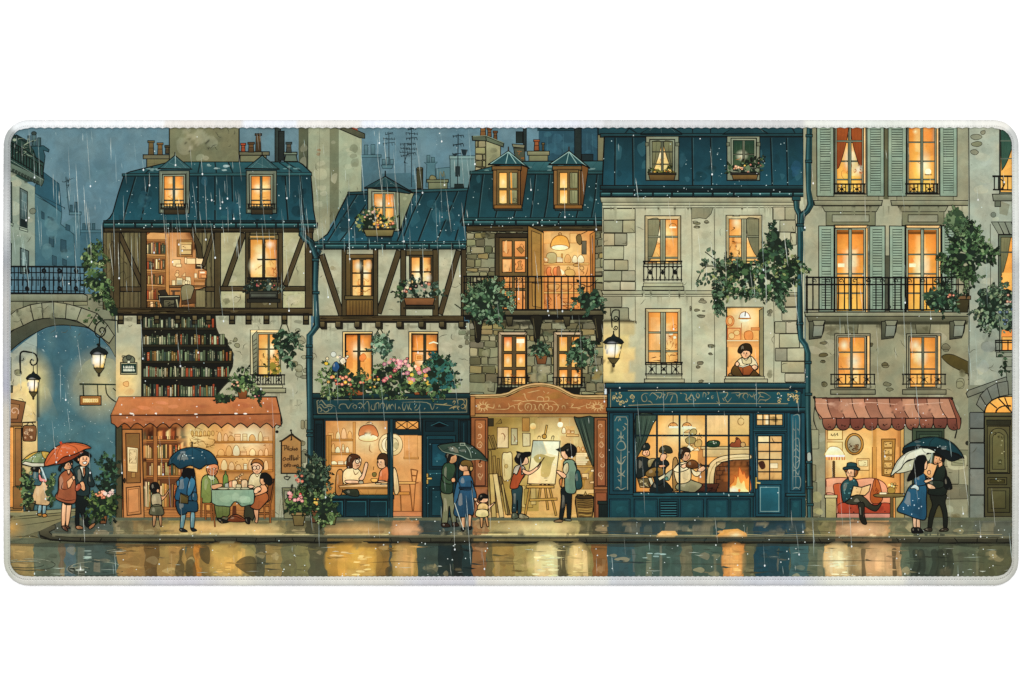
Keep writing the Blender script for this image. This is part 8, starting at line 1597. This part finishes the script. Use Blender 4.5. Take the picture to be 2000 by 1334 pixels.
def plant(label, pts, n, s=7, cols=GREEN, ol=.4, fl=(), pots=(), base='18241a', name='printed_plant', down=0, stems=()):
 with part(name, label):
  V()
  for p in pots: pot(*p)
  for q in stems: line(q, '2a2c1c',1.8, sm=4)
  foliage(pts, n, cols, s, ol, base, down)
  for f in fl: flowers(*f)
LG = ('24351e','3a5030','536c42','6f8856','8da06c')
BG = ('192818','283e2a','3c583e','557258','73906f')
PINK = ('d8707a','e0989a','c04c60'); MIX = ('e0a040','d85a4a','f0c8a0','d8b040','e88a70')
plant('printed ivy climbing on the half timbered wall beside the bridge',[(168,486),(182,472),(196,478),(203,500),(206,540),(216,560),(222,590),(228,620),(214,612),(205,588),(190,585),(172,565),(164,530),(160,505)],150,8, LG, .35, down=.4)
plant('printed ivy sprigs trailing over the arch stones',[(172,605),(188,606),(200,600),(192,618),(176,622)],10,8, GREEN, .4, base=None)
plant('printed basket plant hanging beside the lower left window',[(556,645),(575,650),(583,668),(578,690),(566,712),(556,700),(545,685),(528,668),(540,652)],80,7, BG, .4, down=.5, stems=([(546,650),(556,626),(566,648)],))
plant('printed potted plant standing on the terracotta awning',[(458,735),(470,722),(488,730),(496,748),(490,762),(462,764),(454,752)],60,7, LG, .5,((452,745,470,755,4,('e8b090','d89880'),(2,3)),),((463,757,487,778,'8a4a28'),))
plant('printed ivy trailing on the awning left of its pot',[(424,776),(440,772),(456,776),(454,784),(432,784)],22,7, GREEN, .45); plant('printed ivy trailing on the awning right of its pot',[(496,766),(508,762),(514,770),(500,780)],12,7, GREEN, .45,((498,770,510,776,2, PINK, (2,3)),))
plant('printed basket plant hanging between the two flower boxes of the low house',[(728,662),(742,655),(758,660),(770,676),(760,684),(745,698),(738,684),(724,676)],60,7,('2e4536','47644e','64836a','86a08a'),.4, down=.5, stems=([(732,660),(742,642),(752,658)],), base='33483a')
plant('printed flower box overflowing above the dark blue shop sign',[(624,735),(640,712),(660,718),(690,738),(720,730),(748,715),(780,705),(800,715),(820,720),(846,705),(868,700),(885,730),(890,765),(850,775),(800,765),(760,780),(700,762),(650,778),(628,765)],420,8, LG, .35,
      ((640,735,690,755,16, MIX, (2.4,5)),(750,700,800,745,26, PINK + ('e8a0a0','b86a88'),(2.6,6)),(800,712,850,748,22, MIX + ('d88aa0','b87888'),(3,6.5)),(655,695,680,715,7,('e8d8b0','e8c8c0'),(2.4,5)),(700,735,740,760,8, MIX, (2,3.6)),(860,745,885,760,0, MIX)),((668,757,718,772,'a0502c'),(803,755,842,771,'a0502c')), name='printed_flower_box')
with part('printed_flower','printed blue and white blooms at the left end of the big flower box'):
 B([(651,712),(658,706),(664,716),(658,726),(650,722)],'2c5a98','244a80', w=1); ell(652,692,5.5,5.5,'c8ccc0', o='7a7c70', w=.9); B([(664,704),(672,698),(676,706),(670,712)],'e8d8b8', w=.9); ell(638,710,4,3.4,'e0b83c', o=INK, w=.8); ell(640,700,3,3,'d8c8a0', o=INK, w=.8)
plant('printed teal spiky flowers at the right end of the big flower box',[(842,712),(850,690),(856,700),(866,705),(880,700),(878,720),(886,745),(876,765),(850,768),(838,740)],60,9,('1d3a2c','2c5a50','2f6a70','4a7a6a'),.35)
plant('printed bush of long leaves on the left half of the iron balcony',[(908,590),(920,570),(938,556),(960,552),(978,562),(990,580),(1004,596),(986,606),(976,630),(955,622),(936,620),(912,610)],200,9,('1c2c1c','2c4430','436048','5f7c5c','86a080'),.4, stems=([(905,606),(888,594)],[(990,596),(1008,590)]))
plant('printed small fern in a pot at the right end of the iron balcony',[(1128,582),(1136,570),(1150,576),(1162,572),(1172,588),(1168,600),(1138,600)],40,10,('16241a','243a2a','3a5842','6d8a6c'),.5, pots=((1134,594,1154,606,'4a3420'),))
plant('printed plant in a terracotta pot hung between the stone house windows',[(1040,682),(1048,672),(1062,672),(1072,686),(1064,692),(1044,692)],40,6, BG, .5, pots=((1044,690,1071,711,'8a5030'),), stems=([(1048,678),(1058,652),(1068,680)],))
plant('printed trailing basket plant over the right stone house window',[(1112,680),(1124,662),(1140,660),(1152,670),(1166,672),(1160,690),(1162,714),(1150,690),(1142,712),(1130,718),(1122,700),(1108,695)],90,8, BG, .45, pots=((1122,680,1138,692,'8a4a28'),), down=.5, stems=([(1118,668),(1130,632),(1138,664)],))
plant('printed leafy climber spreading over the front of the cream house',[(1395,520),(1420,508),(1470,515),(1478,490),(1500,468),(1512,455),(1520,478),(1545,500),(1570,515),(1578,525),(1560,545),(1548,565),(1530,570),(1522,600),(1514,570),(1490,580),(1470,570),(1452,585),(1420,575),(1398,590),(1404,560),(1390,545)],430,7.8,('1a2a1a','263c24','365232','4a6844','5f7c64','858f5c'),.4, down=.2)
plant('printed thin sprays reaching left from the climber of the cream house',[(1378,490),(1392,496),(1408,512),(1392,520),(1372,515),(1364,545),(1380,555),(1398,548),(1400,520)],44,9,('2c4030','3f5640','5a7058'),.6, base=None, stems=([(1376,492),(1400,510),(1430,530)],[(1360,550),(1380,520),(1420,530)]))
plant('printed top shoots of the climber on the cream house',[(1504,452),(1512,446),(1518,470),(1536,470),(1542,482),(1520,495),(1500,490)],40,9,('22342a','35503a','4f6a4a'),.5, stems=([(1508,450),(1514,480),(1510,520)],))
plant('printed ends of the climber hanging beside the reading window',[(1516,560),(1530,556),(1528,580),(1524,612),(1518,600),(1512,575)],26,9, BG, .5, down=.7); plant('printed ends of the climber hanging left of the reading window',[(1392,570),(1406,566),(1410,590),(1398,605),(1390,590)],26,9, BG, .5, down=.7)
plant('printed young tree in a tub on the shuttered house balcony',[(1862,455),(1880,440),(1900,432),(1910,455),(1926,470),(1940,490),(1930,510),(1908,520),(1900,560),(1888,572),(1878,545),(1850,535),(1832,505),(1850,485)],270,8.6,('19291a','283f26','3f5a3a','58754e','7a936a'),.45, pots=((1862,578,1894,610,'4a4428'),), name='printed_tree', stems=([(1885,585),(1888,540),(1890,470)],))
plant('printed loose twig of the balcony tree against the cornice',[(1848,420),(1860,410),(1876,418),(1874,436),(1862,446),(1848,436)],26,11,('33482f','4a6244','667c58'),.5, base='31442e')
plant('printed shrub with a pink bud behind the long iron balcony',[(1806,580),(1815,568),(1830,565),(1845,560),(1862,575),(1866,596),(1850,606),(1812,604)],90,8,('18281c','2a4230','42604a','66805c'),.45,((1846,575,1864,585,3,('d88a78','c86a5a'),(2.4,4)),))
plant('printed blue flowered creeper on the corner house at the right edge',[(1904,595),(1912,572),(1930,558),(1950,552),(1972,565),(1985,590),(1985,630),(1968,650),(1945,640),(1925,645),(1908,620)],220,8,('1f3124','33493a','4d6650','6d8268','8a9a7c'),.4,((1945,590,1980,640,8,('3a6aa0','2f5a90'),(2,4)),(1955,575,1975,590,3,('d89a88',),(2,4))), down=.3)
plant('printed last tendril of the creeper under the right edge railing',[(1944,680),(1960,690),(1962,706),(1954,730),(1950,712),(1944,700)],18,8, BG, .5, base=None, down=.6)
plant('printed bushy plant behind the couple under the orange umbrella',[(198,905),(210,893),(226,900),(226,1000),(210,1000),(200,950)],110,7.5,('13211a','20342a','31503c','48684a'),.35)
plant('printed flower pot by the folded shop door',[(176,985),(184,970),(200,962),(222,968),(228,995),(215,1005),(185,1008)],90,8,('1b2c1a','2f4626','4a6434','6a8248'),.4,((186,958,208,972,12,('e8906a','f0b090','e87858'),(2.4,5)),(206,957,224,968,8,('e0b0a8','d8c0b8'),(2.4,5))),((193,1000,213,1022,'8a5030'),))
plant('printed sprigs of greenery right of the woman at far left',[(96,940),(104,935),(108,950),(104,985),(97,980)],22,7, LG, .35, base='2f4030')
plant('printed tub of greenery behind the woman at far left',[(46,930),(56,918),(64,932),(66,950),(64,985),(52,985),(47,970)],44,7, LG, .35, pots=((48,978,72,996,'5a5434'),), down=0)
with part('printed_boards','printed grey easel boards leaning by the menu wall'):
 V(); Q([(552,952),(578,952),(576,1012),(556,1012)],'7d7a5c', w=1.2); Q([(556,958),(574,958),(573,980),(557,980)],'8f8e74', w=1); lines([(549,1020),(556,955)],[(544,1022),(551,960)],[(556,1015),(556,1024)], c='5a5434', w=2.4, sm=0)
plant('printed tall leafy plant between the menu board and the dark blue shop',[(602,908),(613,894),(624,902),(635,914),(642,932),(634,960),(628,985),(616,995),(602,982),(590,958),(588,932)],230,8,('131f16','22332a','364a38','506450','758266'),.45,((578,925,598,945,6,('e0c060','e8a070','d86a5a'),(2,3.6)),),((604,994,628,1020,'70422a'),))
plant('printed pink flowers in a ribbed pot below the menu board',[(560,975),(572,962),(590,960),(604,975),(602,996),(570,998)],80,8,('1b2c1a','2f4626','4a6434','6a8248'),.4,((566,962,592,978,12,('d88a90','e8a8a4','c86a74'),(3,5.5)),(584,960,588,966,1,('e03040',),(2.4,3))),((570,1000,599,1026,'7a6840'),))
plant('printed low trailing plant in an olive trough before the dark blue shop',[(616,975),(632,965),(648,975),(655,1000),(650,1018),(628,1024),(616,1010)],70,8, LG, .4,((605,970,625,985,5,('e8a040','e0b850'),(2,3.4)),),((630,1000,661,1024,'6a6838'),))

with part('printed_rain','printed pale slanting rain over the whole street scene', kind='stuff'):
 V(); TX[2] = 1.0
 for i in range(400):
  x, y = R.uniform(26,1970), R.uniform(250,1110)
  if R.random() < .35: x = R.uniform(26,920); y = R.uniform(250,480)
  l = R.choice((14,22,34,50,70,95)) * R.uniform(.7,1.2); l = min(l, 1122 - y); d = l * R.uniform(.01,.13); n = max(2, int(l / 5))
  line([(x + d * k / n + R.uniform(-.25,.25), y + l * k / n) for k in range(n + 1)], R.choice(('d6e6e2','c2dad8','e6ece0')), R.uniform(.6,1.3),1, R.uniform(.18,.5))
  if R.random() < .25: ell(x + d, y + l, 1.5,2.2,'e8f2ec', a=.9, n=7)
 for _ in range(170): x, y, r = R.uniform(26,1970), R.uniform(252,1124), R.uniform(.5,1.3); ell(x, y, r, r * R.uniform(.7,1.3), R.choice(('e4efe8','cfe8e6','f2f4ea')), a=R.uniform(.5,1), n=7)

# ------------------------------------------------------------------ hem, base, table top
def table_col(tab, t):
 if t <= tab[0][0]: return HR(tab[0][1])
 for (a, c), (b, d) in zip(tab, tab[1:]):
  if t <= b: return mixc(HR(c), HR(d), (t - a) / (b - a))
 return HR(tab[-1][1])
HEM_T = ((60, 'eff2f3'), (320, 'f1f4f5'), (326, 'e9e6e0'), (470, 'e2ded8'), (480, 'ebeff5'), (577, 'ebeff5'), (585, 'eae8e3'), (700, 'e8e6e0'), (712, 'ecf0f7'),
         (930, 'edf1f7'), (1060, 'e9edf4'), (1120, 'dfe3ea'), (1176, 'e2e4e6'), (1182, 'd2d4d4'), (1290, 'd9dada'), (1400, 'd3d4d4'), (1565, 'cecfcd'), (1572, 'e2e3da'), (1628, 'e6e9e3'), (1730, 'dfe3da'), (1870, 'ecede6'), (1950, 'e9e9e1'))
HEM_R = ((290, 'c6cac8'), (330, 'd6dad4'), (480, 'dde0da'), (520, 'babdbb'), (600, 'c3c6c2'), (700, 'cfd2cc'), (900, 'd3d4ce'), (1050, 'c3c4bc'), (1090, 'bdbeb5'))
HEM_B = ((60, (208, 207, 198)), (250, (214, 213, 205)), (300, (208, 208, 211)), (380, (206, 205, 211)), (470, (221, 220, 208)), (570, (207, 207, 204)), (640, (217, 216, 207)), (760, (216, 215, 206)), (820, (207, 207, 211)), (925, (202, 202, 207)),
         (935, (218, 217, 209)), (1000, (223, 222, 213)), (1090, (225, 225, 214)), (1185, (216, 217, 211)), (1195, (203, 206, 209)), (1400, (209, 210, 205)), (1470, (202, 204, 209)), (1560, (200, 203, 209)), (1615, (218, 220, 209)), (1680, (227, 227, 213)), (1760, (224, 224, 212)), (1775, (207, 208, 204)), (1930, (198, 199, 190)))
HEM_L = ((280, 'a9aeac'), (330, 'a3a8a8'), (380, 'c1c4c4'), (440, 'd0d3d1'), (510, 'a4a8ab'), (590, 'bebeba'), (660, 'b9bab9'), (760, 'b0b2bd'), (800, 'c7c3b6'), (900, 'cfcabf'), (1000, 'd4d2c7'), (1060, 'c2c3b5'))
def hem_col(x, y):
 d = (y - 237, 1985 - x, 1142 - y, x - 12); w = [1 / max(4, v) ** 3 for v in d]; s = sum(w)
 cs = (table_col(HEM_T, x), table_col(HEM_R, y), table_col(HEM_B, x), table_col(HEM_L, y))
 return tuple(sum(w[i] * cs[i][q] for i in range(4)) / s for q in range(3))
def perimeter(step=2.6):
 """points along the edge with inward normals and the hem's width there"""
 base = [(9.8, 236.2), (1986.8, 1142.0)]; (x0, y0), (x1, y1) = base; r = 47.0; out = []
 def seg(p, q, n, w):
  l = math.hypot(q[0] - p[0], q[1] - p[1]); m = int(l / step)
  for i in range(m): out.append((p[0] + (q[0] - p[0]) * i / m, p[1] + (q[1] - p[1]) * i / m, n[0], n[1], w, l * i / m))
 def arc(cx, cy, a0, w0, w1):
  m = int(r * pi / 2 / step)
  for i in range(m):
   a = math.radians(a0 + 90 * i / m); out.append((cx + r * cos(a), cy + r * sin(a), -cos(a), -sin(a), w0 + (w1 - w0) * i / m, 0))
 seg((x0 + r, y0), (x1 - r, y0), (0, 1), 14.0); arc(x1 - r, y0 + r, -90, 14.0, 13.0)
 seg((x1, y0 + r), (x1, y1 - r), (-1, 0), 13.0); arc(x1 - r, y1 - r, 0, 13.0, 17.0)
 seg((x1 - r, y1), (x0 + r, y1), (0, -1), 17.0); arc(x0 + r, y1 - r, 90, 17.0, 12.5)
 seg((x0, y1 - r), (x0, y0 + r), (1, 0), 12.5); arc(x0 + r, y0 + r, 180, 12.5, 14.0)
 return out
M_HEM = ink_material('overlock_thread')
for n in M_HEM.node_tree.nodes:           # thread: only faint mottling, stronger weave
 if n.type == 'MAP_RANGE': n.inputs[3].default_value = 1 - (1 - n.inputs[3].default_value) * .35; n.inputs[4].default_value = 1 + (n.inputs[4].default_value - 1) * .35
 if n.type == 'VALTORGB':
  for e in n.color_ramp.elements: e.color = tuple(1 + (c - 1) * .22 for c in e.color[:3]) + (1,)
 if n.type == 'BUMP': n.inputs['Strength'].default_value = .5

def build_hem():
 R.seed(5); P = perimeter(); v, f, c = [], [], []
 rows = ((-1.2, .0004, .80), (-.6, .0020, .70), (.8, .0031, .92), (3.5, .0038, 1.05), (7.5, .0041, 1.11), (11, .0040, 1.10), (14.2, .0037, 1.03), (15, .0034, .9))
 drift = 0.0; nP = len(P); up = max(0.0, Z0 + MAXLEV * DZ + .00012 - .0034)
 for i, (x, y, nx, ny, w, s) in enumerate(P):
  drift = drift * .97 + R.uniform(-.12, .12); fuzz = R.uniform(-.3, .3)
  x += -2.0 * sin(pi * (y - 236) / 906) * (1 if nx > 0 else -1 if nx < 0 else 0) * (abs(nx) > .9)
  scal = (abs(sin(pi * s / 16.4)) * 2.2 - 1.4) if ny > .9 else (abs(sin(pi * s / 10.5)) * 1.0 - .5 if ny < -.9 else R.uniform(-.3, .3))
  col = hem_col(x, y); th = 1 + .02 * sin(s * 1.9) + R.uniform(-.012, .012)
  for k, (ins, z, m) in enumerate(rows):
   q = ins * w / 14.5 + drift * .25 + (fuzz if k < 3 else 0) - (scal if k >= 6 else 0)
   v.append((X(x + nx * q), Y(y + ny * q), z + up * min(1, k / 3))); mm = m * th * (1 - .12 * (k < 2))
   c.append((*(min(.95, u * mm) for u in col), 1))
 nr = len(rows); cc = []
 for i in range(nP):
  j = (i + 1) % nP
  for k in range(nr - 1):
   q = (i * nr + k, j * nr + k, j * nr + k + 1, i * nr + k + 1); f.append(q); cc += [c[t] for t in q]
 # the row of stitches just inside the fold: small raised thread lengths and needle holes
 def quad(cx, cy, tx, ty, l, w, z, col):
  n = len(v); nx, ny = -ty, tx
  q = [(cx + tx * l * a + nx * w * b, cy + ty * l * a + ny * w * b) for a, b in ((-.5, -.3), (-.2, -.5), (.3, -.5), (.5, .2), (.2, .5), (-.4, .5))]
  if area2(q) > 0: q.reverse()
  v.extend((X(a), Y(b), z) for a, b in q); f.append(tuple(range(n, n + 6))); cc.extend([(*col, 1)] * 6)
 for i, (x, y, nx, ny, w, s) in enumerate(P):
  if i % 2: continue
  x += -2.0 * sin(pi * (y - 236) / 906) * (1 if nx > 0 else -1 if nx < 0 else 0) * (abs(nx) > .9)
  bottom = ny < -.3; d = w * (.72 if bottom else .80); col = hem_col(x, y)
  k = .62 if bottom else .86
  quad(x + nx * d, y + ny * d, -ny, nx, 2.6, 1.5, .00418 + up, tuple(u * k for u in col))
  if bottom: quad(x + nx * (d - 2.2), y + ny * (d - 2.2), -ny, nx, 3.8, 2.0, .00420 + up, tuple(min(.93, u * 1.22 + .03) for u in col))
 return v, f, cc

def make_mesh(name, v, f, cc, mats, mi=None, smooth_faces=False):
 me = bpy.data.meshes.new(name); me.from_pydata([(a, b, c + ZB) for a, b, c in v], [], f)
 if cc is not None:
  at = me.color_attributes.new('ink', 'FLOAT_COLOR', 'CORNER')
  at.data.foreach_set('color', [q for c in cc for q in c])
 for m in mats: me.materials.append(m)
 if mi: me.polygons.foreach_set('material_index', mi)
 if smooth_faces: me.polygons.foreach_set('use_smooth', [True] * len(f))
 me.update(); return me
def link(name, me, parent=None):
 o = bpy.data.objects.new(name, me); SC.collection.objects.link(o)
 if parent: o.parent = parent
 return o

M_TABLE = plain_material('white_tabletop', (.97, .97, .97), .7, 60, .02)
M_RUBBER = plain_material('rubber', (.05, .05, .05), .8, 900, .5)
M_CLOTH = plain_material('polyester_cloth', (.55, .6, .6), .9, 2500, .3)

me = make_mesh('tabletop', [(-3, -3, 0), (3, -3, 0), (3, 3, 0), (-3, 3, 0)], [(0, 1, 2, 3)], None, [M_TABLE])
o = link('tabletop', me); o['kind'] = 'structure'; o['label'] = 'plain white surface under the desk mat'

mat_o = link('desk_mat', None)
mat_o['label'] = 'rectangular desk mat printed with a rainy evening street of old shops, stitched pale edge'
mat_o['category'] = 'desk mat'

def slab(name, ins, z0, z1, mat):
 p = outline(ins); n = len(p)
 v = [(X(x), Y(y), z0) for x, y in p] + [(X(x), Y(y), z1) for x, y in p]
 f = [tuple(range(2 * n - 1, n - 1, -1)), tuple(range(n))] + [(i, n + i, n + (i + 1) % n, (i + 1) % n) for i in range(n)]
 return link(name, make_mesh(name, v, f, None, [mat]), mat_o)
slab('rubber_base', 3.0, .0002, .0019, M_RUBBER)
slab('cloth_top', 2.5, .0020, Z0 - .00002, M_CLOTH)
v, f, cc = build_hem()
o = link('stitched_hem', make_mesh('stitched_hem', v, f, cc, [M_HEM], None, True), mat_o)
o['label'] = 'whitish overlocked edge with a row of stitches'

made = {}
for L in LAYERS:
 me = make_mesh(L.name, L.v, L.f, L.c, [M_INK]) if L.f else None
 o = link(L.name, me, made[id(L.parent)] if L.parent else mat_o); made[id(L)] = o
 if L.label: o['label'] = L.label
 if L.kind: o['kind'] = L.kind
 if L.group: o['group'] = L.group
print('layers', len(LAYERS), 'faces', sum(len(L.f) for L in LAYERS), 'films', MAXLEV)
